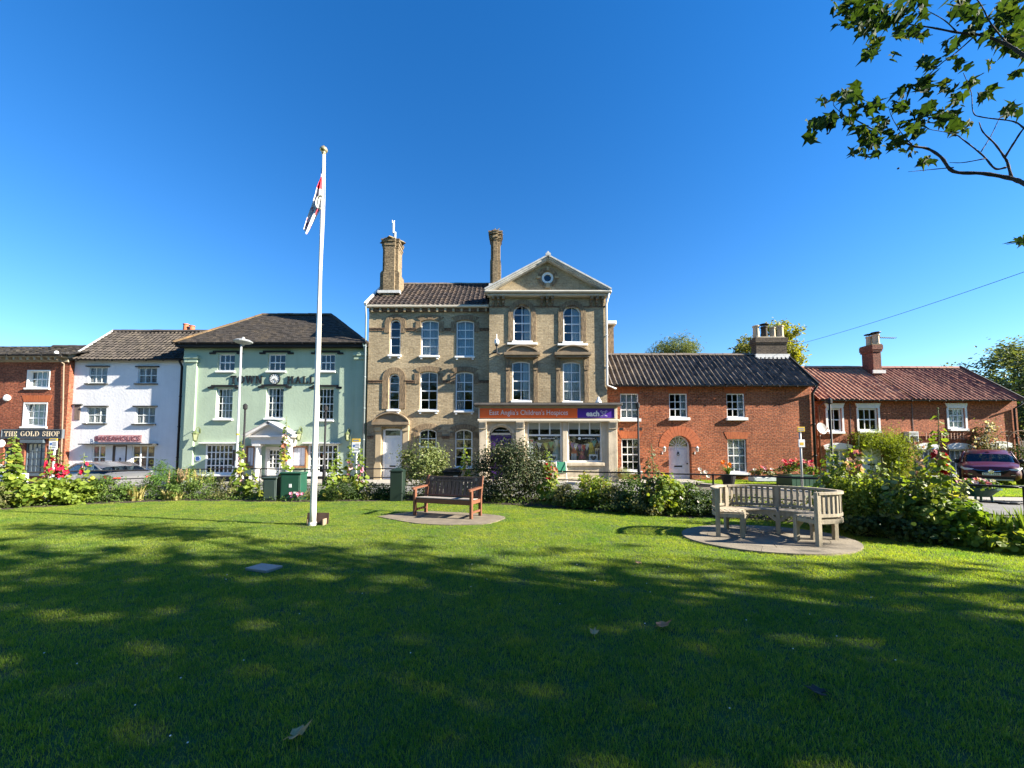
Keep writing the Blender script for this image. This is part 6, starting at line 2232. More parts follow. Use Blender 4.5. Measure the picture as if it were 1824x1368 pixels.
BR = [  # branches read off the photograph: (x, y, depth), radius at the thick and thin end
 ([(1330, 985, 4.4), (1208, 930, 4.7), (1140, 905, 4.8), (1000, 880, 4.9), (850, 870, 5.0), (790, 800, 5.1), (720, 755, 5.2), (640, 740, 5.2), (560, 700, 5.3), (450, 660, 5.3), (300, 590, 5.4), (150, 600, 5.5)], .034, .005),
 ([(1145, 905, 4.8), (1125, 830, 4.9), (1110, 800, 4.9), (1060, 730, 5.0), (1000, 670, 5.0), (980, 620, 5.1)], .020, .006),
 ([(1110, 800, 4.9), (1160, 720, 4.8), (1208, 650, 4.7), (1300, 560, 4.6)], .016, .010),
 ([(1118, 850, 4.85), (1060, 855, 4.9), (1000, 790, 5.0), (900, 710, 5.1), (850, 680, 5.15), (720, 655, 5.2)], .016, .004),
 ([(1010, 805, 4.95), (900, 825, 5.0), (830, 825, 5.0)], .009, .004),
 ([(850, 850, 5.0), (740, 860, 4.95), (620, 872, 4.9)], .009, .003),
 ([(1208, 650, 4.7), (1150, 615, 4.8), (1000, 595, 4.9), (950, 570, 5.0), (940, 470, 5.1), (900, 370, 5.1)], .011, .004),
 ([(990, 770, 5.0), (1040, 690, 5.05), (1090, 590, 5.1), (1150, 520, 5.1)], .008, .003),
 ([(1330, 330, 4.6), (1208, 280, 4.8), (1130, 230, 4.9), (1000, 180, 5.0), (870, 165, 5.1), (740, 140, 5.2), (600, 120, 5.3), (430, 90, 5.4)], .028, .006),
 ([(950, 190, 5.0), (860, 270, 5.1), (790, 320, 5.1), (700, 400, 5.2), (630, 450, 5.2), (600, 540, 5.2)], .012, .004),
 ([(870, 165, 5.1), (800, 100, 5.2), (690, 40, 5.3)], .010, .004),
 ([(1130, 230, 4.9), (1040, 120, 5.0), (980, 10, 5.1), (900, -60, 5.1)], .012, .006),
 ([(640, 735, 5.2), (590, 680, 5.2), (540, 600, 5.2), (520, 540, 5.2)], .008, .003),
 ([(300, 590, 5.4), (240, 520, 5.4), (330, 430, 5.4)], .006, .003),
 ([(1290, 1260, 4.6), (1208, 1230, 4.8), (1120, 1240, 4.9)], .010, .004),
 ([(520, 130, 5.3), (470, 200, 5.3), (430, 260, 5.3)], .006, .003),
]
for pts, r0, r1 in BR:
 sp = spline([zp(*q) for q in pts], 5)
 rr = np.linspace(r0 * .8, r1 * .8, len(sp)) * (1 + .12 * np.sin(np.arange(len(sp)) * 1.9))
 MB().tube(sp, list(rr), 7).build('branch', M('dark_bark', (.045, .035, .028), .9, .3, 20, .5, 60), pl, smooth=True)
# limbs joining the visible branches to the trunk
for q in (zp(1330, 985, 4.4), zp(1330, 330, 4.6), zp(1300, 560, 4.6), zp(1290, 1260, 4.6)):
 a = Vector((10.7, 2.25, q.z - 1.4 if q.z > 3.6 else 2.6))
 sp = spline([a, a.lerp(q, .55) + Vector((0, 0, .3)), q], 6)
 MB().tube(sp, list(np.linspace(.10, .034, len(sp))), 8).build('limb', BARK_P, pl, smooth=True)
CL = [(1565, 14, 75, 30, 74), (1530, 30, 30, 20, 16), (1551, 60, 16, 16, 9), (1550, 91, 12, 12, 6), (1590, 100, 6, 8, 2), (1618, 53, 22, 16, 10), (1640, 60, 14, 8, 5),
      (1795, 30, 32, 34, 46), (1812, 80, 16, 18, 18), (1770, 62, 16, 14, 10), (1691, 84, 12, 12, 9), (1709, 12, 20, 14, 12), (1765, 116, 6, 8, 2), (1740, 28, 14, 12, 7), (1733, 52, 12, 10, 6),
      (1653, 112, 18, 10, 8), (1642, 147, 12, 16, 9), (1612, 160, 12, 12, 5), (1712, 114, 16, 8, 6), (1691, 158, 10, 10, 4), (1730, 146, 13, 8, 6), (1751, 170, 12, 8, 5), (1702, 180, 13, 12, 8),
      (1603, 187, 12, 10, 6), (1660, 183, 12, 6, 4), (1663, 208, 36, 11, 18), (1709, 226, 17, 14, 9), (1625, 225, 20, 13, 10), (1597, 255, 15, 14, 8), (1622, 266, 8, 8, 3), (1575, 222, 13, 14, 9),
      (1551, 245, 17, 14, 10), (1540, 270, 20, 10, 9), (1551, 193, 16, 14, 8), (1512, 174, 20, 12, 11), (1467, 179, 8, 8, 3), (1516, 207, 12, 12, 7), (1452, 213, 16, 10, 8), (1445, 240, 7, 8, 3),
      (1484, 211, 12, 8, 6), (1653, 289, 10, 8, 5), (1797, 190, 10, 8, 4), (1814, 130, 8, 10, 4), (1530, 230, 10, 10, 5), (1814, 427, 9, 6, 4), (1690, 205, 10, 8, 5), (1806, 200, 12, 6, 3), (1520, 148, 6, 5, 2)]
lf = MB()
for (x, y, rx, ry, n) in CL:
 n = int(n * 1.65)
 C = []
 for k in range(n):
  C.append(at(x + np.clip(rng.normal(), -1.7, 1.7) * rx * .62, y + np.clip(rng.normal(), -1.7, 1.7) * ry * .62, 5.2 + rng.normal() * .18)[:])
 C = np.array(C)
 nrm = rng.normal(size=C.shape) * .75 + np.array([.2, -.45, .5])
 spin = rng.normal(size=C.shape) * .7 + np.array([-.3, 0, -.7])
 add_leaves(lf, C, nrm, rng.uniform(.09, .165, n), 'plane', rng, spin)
lf.build('foliage', leaf_mat('leaf_plane_shade', (.014, .035, .008), (.042, .082, .016), .34, .8, c3=(.075, .10, .02)), pl, kind='stuff')  # leaf colour darkened to stand in for the crown's shade
sb = MB()
for (x, y) in ((1474, 238), (1558, 35), (1706, 45), (1600, 300)):
 sb.lathe([(.001, -.012), (.012, -.008), (.016, 0), (.012, .008), (.001, .012)], at(x, y, 5.3), 8)
sb.build('seed_ball', M('seed_ball', (.06, .05, .025), .9), pl)

# ------------------------------------------------------------------ overhead wire, poles and signs
a, b = at(1404, 618, YRk), at(1824, 478, 12.0)
d = b - a
pts = [a + d * t * 1.25 + Vector((0, 0, -.5 * 4 * t * (1 - t) * .35)) for t in np.linspace(0, 1, 24)]
tag(MB().tube(pts, .009, 5).build('overhead_wire', BLACK), 'thin overhead wire rising from the sooty chimney across the blue sky', 'wire')

def post_thing(name, label, cat, x, ytop, ybase_Y, r, group=None):
 p = at(x, ytop, ybase_Y)
 return thing(name, label, cat, (p.x, ybase_Y, gz(p.x, ybase_Y)), group), p
t, p = post_thing('street_lamp', 'tall pale grey street lamp with a flat head before the town hall', 'street lamp', 430, 609, 17.4, .06)
b0 = Vector((p.x - .0, 17.4, gz(p.x, 17.4)))
MB().tube([b0, b0 + Vector((0, 0, 1.1)), b0 + Vector((0, 0, 1.15)), Vector((p.x, 17.4, p.z - .1))], [.085, .085, .052, .042], 12).build('column', M('lamp_grey', (.30, .32, .33), .6, .08), t, smooth=True)
MB().lathe([(.04, -.18), (.07, -.12), (.36, -.02), (.38, .02), (.30, .07), (.08, .11), (.05, .20), (.02, .22)], (p.x + .08, 17.4, p.z), 18).build('lamp_head', MATS['lamp_grey'], t)
MB().lathe([(.30, -.05), (.31, -.035)], (p.x + .08, 17.4, p.z + .005), 18).build('lens', M('lamp_lens', (.6, .62, .62), .3), t)
MB().lathe([(.055, 0), (.056, .04), (.055, .09)], (p.x, 17.4, p.z - 4.2), 12).build('band', M('yellow_band', (.55, .42, .02), .5), t)
MB().box(p.x - .14, p.x - .02, 17.33, 17.46, .9, 1.6).build('grit_box', BLACK, t)
for (x, yt, Y, lab) in ((437, 721, 17.6, 'thin black post by the porch, shorter than the grey lamp beside it'), (580.5, 724, 17.6, 'thin black post just beyond the white flagpole'), (1136, 719, 17.6, 'thin black post before the brick cottage window'), (1477.5, 711, 17.0, 'thin black post before the terrace, by the satellite dish')):
 t, p = post_thing('black_post', lab, 'post', x, yt, Y, .04, 'thin black posts along the street')
 MB().tube([(p.x, Y, gz(p.x, Y)), (p.x, Y, .9), (p.x, Y, .95), (p.x, Y, p.z - .05)], [.075, .075, .045, .04], 10).build('shaft', BLACK, t, smooth=True)
 MB().lathe([(.045, -.22), (.09, -.18), (.09, -.02), (.05, .03), (.01, .06)], (p.x, Y, p.z), 10).build('cap', BLACK, t)

YEL = M('sign_yellow', (.62, .40, .02), .5, .05)
SGW = M('sign_white', (.72, .73, .74), .5, .05)
SBLUE = M('sign_blue', (.05, .14, .40), .5)
def parking(x, Y, yt, ym, yb, w, lab, split=False):
 p = at(x, yt, Y)
 t = thing('parking_sign', lab, 'sign', (p.x, Y, gz(p.x, Y)))
 MB().tube([(p.x, Y, gz(p.x, Y)), (p.x, Y, p.z - .02)], .04, 10).build('post', M('galvanised', (.42, .43, .43), .5, .1), t, smooth=True)
 zt, zm, zb = p.z, at(x, ym, Y).z, at(x, yb, Y).z
 if not split:
  MB().bev(p.x - w, p.x + w, Y - .075, Y - .055, zm + .003, zt, .005).build('top_plate', YEL, t)
  MB().bev(p.x - w, p.x + w, Y - .075, Y - .055, zb, zm, .005).build('plate', SGW, t)
  MB().lathe([(w * .30, 0), (w * .30, -.003)], (p.x - w * .45, Y - .0755, zm - (zm - zb) * .35), 14, 'y').build('roundel', SBLUE, t)
  m = MB()
  for k in range(3):
   m.box(p.x - .02, p.x + w * .8, Y - .078, Y - .0752, zm - (zm - zb) * (.2 + .15 * k) - .015, zm - (zm - zb) * (.2 + .15 * k) + .015)
  m.box(p.x - w * .7, p.x + w * .7, Y - .078, Y - .0752, zm - (zm - zb) * .75 - .02, zm - (zm - zb) * .75 + .02)
  m.build('print_line', M('sign_print', (.2, .22, .26), .6), t)
  m = MB()
  m.box(p.x - w * .7, p.x + w * .7, Y - .078, Y - .0752, (zm + zt) / 2 - .025, (zm + zt) / 2 + .025)
  m.build('heading', M('sign_print', (.2, .22, .26)), t)
 else:
  MB().bev(p.x - w, p.x + w, Y - .075, Y - .055, zm, zt, .005).build('top_plate', YEL, t)
  m = MB()
  for k in (0.3, .65):
   m.box(p.x - w * .75, p.x + w * .75, Y - .078, Y - .0752, zm + (zt - zm) * k - .02, zm + (zt - zm) * k + .02)
  m.build('heading', M('sign_print', (.2, .22, .26)), t)
  z2, z3 = at(x, 783, Y).z, at(x, 796.5, Y).z
  MB().bev(p.x - w * .85, p.x + w * .85, Y - .075, Y - .055, z3, z2, .005).build('plate', SGW, t)
  MB().box(p.x - w * .5, p.x + w * .5, Y - .079, Y - .0752, z3 + .08, z3 + (z2 - z3) * .62).build('yellow_panel', YEL, t)
parking(98.5, 16.6, 781, 785.5, 800.5, .17, 'parking sign with yellow top beside the gold shop corner')
parking(635.5, 16.6, 781.5, 787.5, 806, .17, 'parking sign with yellow top among hollyhocks by the buff brick building')
parking(1424.5, 15.6, 760.5, 769, 797, .145, 'yellow sign above a white plate on a grey post by the red geraniums', True)

# ------------------------------------------------------------------ railing behind the flower bed
rl = thing('metal_railing', 'low black three bar metal railing running behind the flower bed', 'railing', offs(0, 2.1))
def rail_pt(x):
 return offs(x, 2.15)
xs = np.arange(-17, 11.2, .5)
path = [rail_pt(float(x)) for x in xs]
for z in (.30, .60, .90):
 MB().tube([p + Vector((0, 0, z + .012 * math.sin(p.x * 1.3 + z * 9))) for p in path], .020 if z < .8 else .024, 6).build('rail', BLACK, rl, smooth=True)
pm = MB().tube([(0, 0, -.05), (0, 0, .93)], .026, 6).mesh('post', BLACK)
for x in np.arange(-17, 11.1, 1.85):
 place('post', pm, rail_pt(float(x)), rl)

# ------------------------------------------------------------------ cabinets, bin, gate pillar
GRN = M('cabinet_green', (.010, .062, .038), .5, .12, 5)
def cabinet(x0, x1, yt, yb, mat, lab, depth=.4, detail=True):
 a, b = gr(x0, yb), gr(x1, yb)
 Y = a.y
 zt = at((x0 + x1) / 2, yt, Y).z
 t = thing('utility_cabinet', lab, 'cabinet', ((a.x + b.x) / 2, Y + depth / 2, 0))
 MB().bev(a.x, b.x, Y, Y + depth, .03, zt - .05, .012).build('body', mat, t)
 MB().bev(a.x - .025, b.x + .025, Y - .03, Y + depth + .03, zt - .05, zt, .015).build('lid', mat, t)
 MB().box(a.x + .02, b.x - .02, Y + .02, Y + depth - .02, -.1, .029).build('plinth', PAVE, t)
 MB().bev(a.x + .035, b.x - .035, Y - .012, Y + .01, .08, zt - .1, .008).build('door', mat, t)
 if detail:
  MB().box((a.x + b.x) / 2 - .03, (a.x + b.x) / 2 + .05, Y - .02, Y - .0125, zt * .48, zt * .60).build('lock', SGW, t)
  MB().box(b.x - .2, b.x - .08, Y - .018, Y - .0125, zt * .26, zt * .33).build('label_plate', SGW, t)
cabinet(498, 534, 841.5, 893, GRN, 'dark green utility cabinet standing in the flower bed before the porch')
cabinet(467, 491, 850, 893, M('cabinet_grey', (.035, .055, .052), .5, .1), 'grey utility cabinet in shade next to the green one', .35, False)
a, b = gr(694, 893), gr(716, 893)
t = thing('timber_pillar', 'dark green square pillar with pointed top at the railing end', 'pillar', ((a.x + b.x) / 2, a.y + .15, 0))
DG = M('dark_green_paint', (.005, .018, .011), .6, .15)
zt = at(705, 840, a.y).z
MB().bev(a.x, b.x, a.y, a.y + (b.x - a.x), -.05, zt, .012).build('shaft', DG, t)
w = (b.x - a.x)
m = MB()
cx, cy = (a.x + b.x) / 2, a.y + w / 2
m.lathe([(w * .78, 0), (w * .78, .03), (.02, .12)], (cx, cy, zt + .001), 4)
m.v = [(cx + ((v[0] - cx) - (v[1] - cy)) * .7071, cy + ((v[0] - cx) + (v[1] - cy)) * .7071, v[2]) for v in m.v]
m.build('cap', DG, t)
p = at(806, 836, 12.9)
t = thing('litter_bin', 'black litter bin behind the brown bench', 'litter bin', (p.x, 12.9, 0))
MB().bev(p.x - .25, p.x + .25, 12.7, 13.15, .02, p.z - .1, .02).build('body', BLACK, t)
MB().bev(p.x - .28, p.x + .28, 12.66, 13.2, p.z - .099, p.z - .04, .02).prism([(p.x - .26, p.z - .038), (p.x + .26, p.z - .038), (p.x + .16, p.z + .03), (p.x - .16, p.z + .03)], 12.7, 13.15).build('lid', BLACK, t)
MB().box(p.x + .06, p.x + .2, 12.69, 12.698, p.z - .32, p.z - .2).build('label_plate', SGW, t)

# ------------------------------------------------------------------ flagpole and flag
pb = gr(557, 936)
px_, py_ = pb.x, pb.y
fp = thing('flagpole', 'tall white flagpole with a gold ball finial on the lawn', 'flagpole', (px_, py_, 0))
ptop = at(576.5, 272, py_)
POLE = M('pole_white', (.66, .65, .60), .35, .04, 3)
zs = np.linspace(.02, ptop.z, 24)
lean = ptop.x - px_
MB().tube([(px_ + lean * (z / ptop.z), py_, z) for z in zs], list(np.linspace(.066, .027, 24)), 16).build('pole', POLE, fp, smooth=True)
MB().lathe([(.03, -.06), (.045, -.05), (.045, -.02), (.03, -.01), (.06, .0), (.085, .035), (.085, .06), (.06, .1), (.03, .12), (.01, .15)], (ptop.x, py_, ptop.z + .02), 14).build('finial', M('finial_gold', (.45, .38, .22), .35, .15, 8, metal=.6), fp, smooth=True)
BRN = M('base_brown', (.05, .028, .02), .55, .25, 8)
m = MB()
m.obox((px_ + .05, py_ + .12, .13), (.235, 0, 0), (0, .012, .0), (0, .02, .12))
bp_ = m.build('base_plate', BRN, fp)
for dx in (-.14, .19):
 MB().prismz([(px_ + .05 + dx - .012, py_ - .05), (px_ + .05 + dx + .012, py_ - .05), (px_ + .05 + dx + .012, py_ + .1), (px_ + .05 + dx - .012, py_ + .1)], .0, .14).build('gusset', M('gusset_buff', (.30, .22, .15), .6), fp)
MB().lathe([(.085, .0), (.085, .05), (.075, .07)], (px_, py_, .0), 14).build('collar', POLE, fp)
vpoly('bare_patch', SOIL, [(px_ + .34 * math.cos(a) * (1 + .2 * math.sin(3 * a)), py_ - .05 + .22 * math.sin(a)) for a in np.linspace(0, 2 * math.pi, 16)[:-1]], .004)
# halyard with its coil
hz = ptop.z - .35
hx = lambda z: px_ + lean * (z / ptop.z)
rp = MB()
rp.tube([(hx(z) + .06 + .012 * math.sin(z * 2), py_ - .02, z) for z in np.linspace(1.2, ptop.z - .05, 20)], .006, 5)
ROPE = M('rope', (.6, .58, .5), .8)
rp.build('halyard', ROPE, fp)
zc_ = at(575, 365, py_).z
co = MB()
for k in range(5):
 co.tube([(hx(zc_) + .012 + (.075 + .004 * k) * math.cos(a) - .01, py_ - .075 - .01 * k, zc_ + .15 * math.sin(a) + .02 * math.cos(a)) for a in np.linspace(0, 2 * math.pi, 18)], .008, 5)
co.build('rope_coil', ROPE, fp)
MB().box(px_ - .02, px_ + .035, py_ - .12, py_ - .07, 1.18, 1.22).build('cleat', GREYMETAL, fp)
# flag hanging in folds
FZ = [at(575, y, py_).z for y in (300, 410)]
def flag_mat():
 m, nt, N, L, P = nodes_of('flag_cloth')
 P.inputs['Roughness'].default_value = .8
 u = N.new('ShaderNodeUVMap')
 sx = N.new('ShaderNodeSeparateXYZ')
 L.new(u.outputs[0], sx.inputs[0])
 rp = N.new('ShaderNodeValToRGB')
 rp.color_ramp.interpolation = 'CONSTANT'
 e = rp.color_ramp.elements
 e[0].position, e[0].color = 0, (.02, .025, .09, 1)
 e[1].position, e[1].color = .10, (.75, .73, .73, 1)
 for pz, c in ((.15, (.66, .03, .05, 1)), (.36, (.75, .73, .74, 1))):
  q = e.new(pz)
  q.color = c
 L.new(sx.outputs['Y'], rp.inputs['Fac'])
 nz = N.new('ShaderNodeTexNoise')
 nz.inputs['Scale'].default_value = 7
 nz.inputs['Detail'].default_value = 2
 L.new(u.outputs[0], nz.inputs['Vector'])
 r2 = N.new('ShaderNodeValToRGB')
 r2.color_ramp.interpolation = 'CONSTANT'
 f = r2.color_ramp.elements
 f[0].position, f[0].color = 0, (.08, .05, .13, 1)
 f[1].position, f[1].color = .36, (.45, .05, .08, 1)
 q = f.new(.43)
 q.color = (.75, .73, .74, 1)
 L.new(nz.outputs['Fac'], r2.inputs['Fac'])
 st = N.new('ShaderNodeMath')
 st.operation = 'GREATER_THAN'
 L.new(sx.outputs['Y'], st.inputs[0])
 st.inputs[1].default_value = .40
 mx = N.new('ShaderNodeMix')
 mx.data_type = 'RGBA'
 L.new(st.outputs[0], mx.inputs['Factor'])
 L.new(rp.outputs['Color'], mx.inputs['A'])
 L.new(r2.outputs['Color'], mx.inputs['B'])
 L.new(mx.outputs['Result'], P.inputs['Base Color'])
 return m
fm = MB()
fm.uv = []
NU, NV = 28, 30
lx = [(573.5, 300), (571, 318), (563.5, 335), (560, 350), (554, 372), (547, 395), (542.5, 412)]
rx = [(575, 300), (574.5, 318), (573.5, 335), (573, 350), (568, 372), (557, 393), (546, 414)]
for j in range(NV + 1):
 t_ = j / NV * 6
 k = min(5, int(t_))
 f_ = t_ - k
 l = (lx[k][0] + (lx[k + 1][0] - lx[k][0]) * f_, lx[k][1] + (lx[k + 1][1] - lx[k][1]) * f_)
 r = (rx[k][0] + (rx[k + 1][0] - rx[k][0]) * f_, rx[k][1] + (rx[k + 1][1] - rx[k][1]) * f_)
 A_, B_ = at(l[0], l[1], py_), at(r[0], r[1], py_)
 amp = .012 + .035 * min(1, j / NV * 2.5) * (1 if j < NV * .8 else 1 - (j / NV - .8) * 3)
 for i in range(NU + 1):
  s = i / NU
  q = A_.lerp(B_, s)
  ph = s * 4 * math.pi
  fm.v.append((q.x + .015 * math.sin(ph * .5 + j * .1), q.y + amp * math.sin(ph + .09 * j) - .01, q.z + .05 * math.sin(ph * .5) * j / NV))
  fm.uv.append((s + .2 * math.sin(ph), j / NV))
for j in range(NV):
 for i in range(NU):
  a = j * (NU + 1) + i
  fm.f.append((a, a + 1, a + NU + 2, a + NU + 1))
fo = fm.build('flag', flag_mat(), smooth=True)
tag(fo, 'limp white, red and blue flag hanging from the white flagpole', 'flag')

# ------------------------------------------------------------------ teak bench on its slab
lf_, rf_ = gr(738.5, 919), gr(839, 926)
vx = (rf_ - lf_)
rot = math.atan2(vx.y, vx.x)
Wb = vx.length
bt = thing('garden_bench', 'brown wooden memorial bench with arms and a carved top rail', 'bench', (rf_ + lf_) / 2, rotz=rot, local=True)
bt.location.z = .02
TEAK = M('teak', (.155, .056, .026), .6, .25, 5, .2, 40, rnd=.1, stretch=(1, 1, 6))
TEAKD = M('weathered_teak', (.075, .038, .026), .7, .35, 5, .25, 40, rnd=.25, stretch=(6, 6, 1), col2=(.14, .095, .07))
hw, D = Wb / 2, .50
for s in (-1, 1):
 MB().bev(s * hw - .035, s * hw + .035, -.035, .035, 0, .66, .01).build('leg', TEAK, bt)
 m = MB()
 m.obox((s * hw, D, .22), (.035, 0, 0), (0, .032, 0), (0, 0, .22))
 m.obox((s * hw, D + .05, .69), (.034, 0, 0), (0, .03, -.004), (0, .055, .262))
 m.build('leg', TEAK, bt)
 m = MB()
 m.obox((s * hw, D / 2, .675), (.048, 0, 0), (0, D / 2 + .06, .012), (0, -.001, .02))
 m.lathe([(.049, -.025), (.049, .025)], (s * hw, -.07, .66), 10)
 m.build('armrest', TEAK, bt)
 MB().box(s * hw - .022, s * hw + .022, .036, D - .034, .33, .41).build('side_rail', TEAK, bt)
 MB().box(s * hw - .02, s * hw + .02, .036, D - .034, .11, .16).build('stretcher', TEAK, bt)
MB().bev(-hw + .036, hw - .036, -.02, .015, .31, .42, .008).build('front_rail', TEAK, bt)
MB().box(-hw + .036, hw - .036, D - .02, D + .015, .33, .41).build('rear_rail', TEAK, bt)
for k in range(6):
 y = .0 + k * .082
 MB().bev(-hw + .038, hw - .038, y - .018, y + .053, .425 - .006 * k, .447 - .006 * k, .004).build('seat_slat', M('seat_grey', (.26, .23, .20), .75, .3, 6, rnd=.12), bt)
bk = lambda z: D + .0 + (z - .43) * .21
for k in range(13):
 x = -hw + .10 + (2 * hw - .20) * k / 12
 a, b = Vector((x, bk(.47), .47)), Vector((x, bk(.80), .80))
 MB().obox((a + b) / 2, (.044, 0, 0), (0, .011, 0), (b - a) / 2).build('back_slat', TEAKD, bt)
a, b = Vector((0, bk(.80), .80)), Vector((0, bk(.925), .925))
tr = MB().obox((a + b) / 2, (hw - .036, 0, 0), (0, .024, 0), (b - a) / 2).build('top_rail', TEAKD, bt)
m = MB()
for k in range(30):
 x = -hw * .62 + hw * 1.24 * k / 29
 m.obox((x, bk(.86) - .026, .86 + .012 * ((k * 7) % 3 - 1)), (.012, 0, 0), (0, .003, 0), (0, .0, .016))
m.build('carving', M('carved_dark', (.035, .022, .016), .8), tr)
for s in (-1, 1):
 MB().lathe([(.035, 0), (.035, -.006)], (s * (hw - .14), bk(.86) - .024, .865), 10, 'y').build('rosette', M('rosette_grey', (.22, .19, .17), .7), tr)
MB().obox((0, bk(.455), .455), (hw - .036, 0, 0), (0, .02, 0), (0, .004, .018)).build('back_rail', TEAK, bt)
PADM = M('bench_concrete', (.165, .135, .095), .9, .32, 3, .3, 50)
def slab(name, label, pts, z, m):
 mb = MB().prismz(pts, -.05, z)
 o = mb.build(name, m)
 tag(o, label, 'slab')
 return o
_s = [gr(x, y) for x, y in ((672, 921), (740, 933), (800, 936), (858, 935), (883, 930), (900, 922), (868, 917), (800, 913), (738, 912), (672, 921))]
_slab1 = [(p.x, p.y) for p in spline([(p.x, p.y, 0) for p in _s], 4)][:-1]
slab('concrete_slab', 'pale concrete slab in the grass beneath the brown bench', _slab1, .018, PADM)

# ------------------------------------------------------------------ curved bench on its round pad
O_ = [Vector(v) for v in ((3.79, 7.36, 0), (3.93, 7.80, 0), (4.34, 8.10, 0), (4.90, 8.10, 0), (5.40, 7.84, 0), (5.72, 7.46, 0), (5.79, 7.02, 0), (5.56, 6.72, 0), (5.08, 6.60, 0))]
outer = spline(O_, 10)
cen = Vector((4.80, 7.25, 0))
L_ = [0]
for i in range(1, len(outer)):
 L_.append(L_[-1] + (outer[i] - outer[i - 1]).length)
def on(path_s):
 s = path_s * L_[-1]
 i = min(len(outer) - 2, int(np.searchsorted(L_, s, 'right') - 1))
 f_ = (s - L_[i]) / max(1e-6, L_[i + 1] - L_[i])
 p = outer[i].lerp(outer[i + 1], f_)
 d = (outer[min(i + 1, len(outer) - 1)] - outer[max(i - 1, 0)]).normalized()
 n = Vector((d.y, -d.x, 0))
 if n.dot(cen - p) < 0:
  n = -n
 return p, d, n
cb = thing('curved_bench', 'weathered grey curved bench with slatted back on the round paved pad', 'bench', (4.8, 7.3, .03))
PADZ = .035
OAK = M('weathered_oak', (.30, .255, .185), .8, .25, 4, .3, 30, rnd=.14, stretch=(4, 4, 1))
def ribbon(s0, s1, k0, k1, z0, z1, n=24):
 """curved plank between offsets k0..k1 inward of the outer line"""
 m = MB()
 for i in range(n + 1):
  p, d, nn = on(s0 + (s1 - s0) * i / n)
  for k, z in ((k0, z0), (k1, z0), (k1, z1), (k0, z1)):
   q = p + nn * k
   m.v.append((q.x, q.y, z))
 for i in range(n):
  for j in range(4):
   j2 = (j + 1) % 4
   m.f.append((4 * i + j, 4 * i + j2, 4 * i + 4 + j2, 4 * i + 4 + j))
 m.f.append((3, 2, 1, 0))
 m.f.append((4 * n, 4 * n + 1, 4 * n + 2, 4 * n + 3))
 return m
NSEG = 4
for g_ in range(NSEG):
 a, b = g_ / NSEG + .006, (g_ + 1) / NSEG - .006
 ribbon(a, b, -.02, .065, .845 + PADZ, .885 + PADZ, 10).build('top_rail', OAK, cb)
 ribbon(a, b, .0, .04, .47 + PADZ, .52 + PADZ, 10).build('bottom_rail', OAK, cb)
 ribbon(a, b, .0, .03, .36 + PADZ, .43 + PADZ, 10).build('apron', OAK, cb)
 ribbon(a, b, .41, .44, .35 + PADZ, .43 + PADZ, 10).build('apron', OAK, cb)
 for r in range(5):
  ribbon(a, b, .05 + r * .085, .05 + r * .085 + .07, .432 + PADZ, .455 + PADZ, 10).build('seat_slat', OAK, cb)
nsl = 40
for k in range(nsl):
 s = (k + .5) / nsl
 if min(abs(s - j / NSEG) for j in range(NSEG + 1)) < .008:
  continue
 p, d, nn = on(s)
 c = p + nn * .022
 MB().obox((c.x, c.y, (.52 + .846) / 2 + PADZ), d * .021, nn * .009, (0, 0, (.846 - .52) / 2)).build('back_slat', OAK, cb)
for j in range(NSEG + 1):
 s = min(.994, max(.006, j / NSEG))
 p, d, nn = on(s)
 c = p + nn * .022
 MB().obox((c.x, c.y, .44 + PADZ), d * .035, nn * .034, (0, 0, .44)).build('leg', OAK, cb)
 q = p + nn * .425
 MB().obox((q.x, q.y, .215 + PADZ), d * .034, nn * .034, (0, 0, .215)).build('leg', OAK, cb)
 m = MB()
 mid_ = (c + q) / 2
 m.obox((mid_.x, mid_.y, .39 + PADZ), nn * .17, d * .022, (0, 0, .035))
 m.build('side_rail', OAK, cb)
 for e in (-1, 1):
  if (j == 0 and e < 0) or (j == NSEG and e > 0):
   continue
  q2 = q + d * e * .09
  MB().obox((q2.x, q2.y, .31 + PADZ), d * e * .06 + Vector((0, 0, .05)), nn * .015, Vector((0, 0, .025)) - d * e * .018).build('brace', OAK, cb)
pad = thing('paved_pad', 'round pad of pale concrete paving under the curved bench', 'paving', (4.7, 7.3, 0))
PC = Vector((4.66, 7.32, 0))
PE = .80
STN = M('pad_paving', (.185, .155, .112), .9, .3, 2.2, .4, 45, rnd=.08)
def ring_slab(r0, r1, a0, a1):
 n = 4
 inn = [(PC.x + r0 * math.cos(a0 + (a1 - a0) * k / n), PC.y + PE * r0 * math.sin(a0 + (a1 - a0) * k / n)) for k in range(n + 1)]
 out = [(PC.x + r1 * math.cos(a0 + (a1 - a0) * k / n), PC.y + PE * r1 * math.sin(a0 + (a1 - a0) * k / n)) for k in range(n + 1)]
 return MB().prismz(out + inn[::-1], -.05, PADZ - .002 * random.random())
for r0, r1, n in ((.02, .5, 5), (.508, 1.0, 10), (1.008, 1.46, 15)):
 for k in range(n):
  ring_slab(r0, r1, 2 * math.pi * (k + .010 / r1) / n, 2 * math.pi * (k + 1 - .010 / r1) / n).build('slab', STN, pad)
MB().prismz([(PC.x + 1.45 * math.cos(a), PC.y + PE * 1.45 * math.sin(a)) for a in np.linspace(0, 2 * math.pi, 40)[:-1]], -.06, PADZ - .012).build('joint_bed', M('joint_dark', (.12, .10, .075), .95), pad)

# ------------------------------------------------------------------ plaque in the lawn and fallen leaves
a, b, c, d = gr(437, 1016), gr(474, 1021.5), gr(503, 1012), gr(466, 1007.5)
mb = MB().prismz([(p.x, p.y) for p in (a, b, c, d)], .0, .035)
tag(mb.build('ground_plaque', M('plaque_stone', (.24, .24, .24), .45, .2, 20)), 'small grey stone plaque lying flat in the shaded lawn', 'plaque')

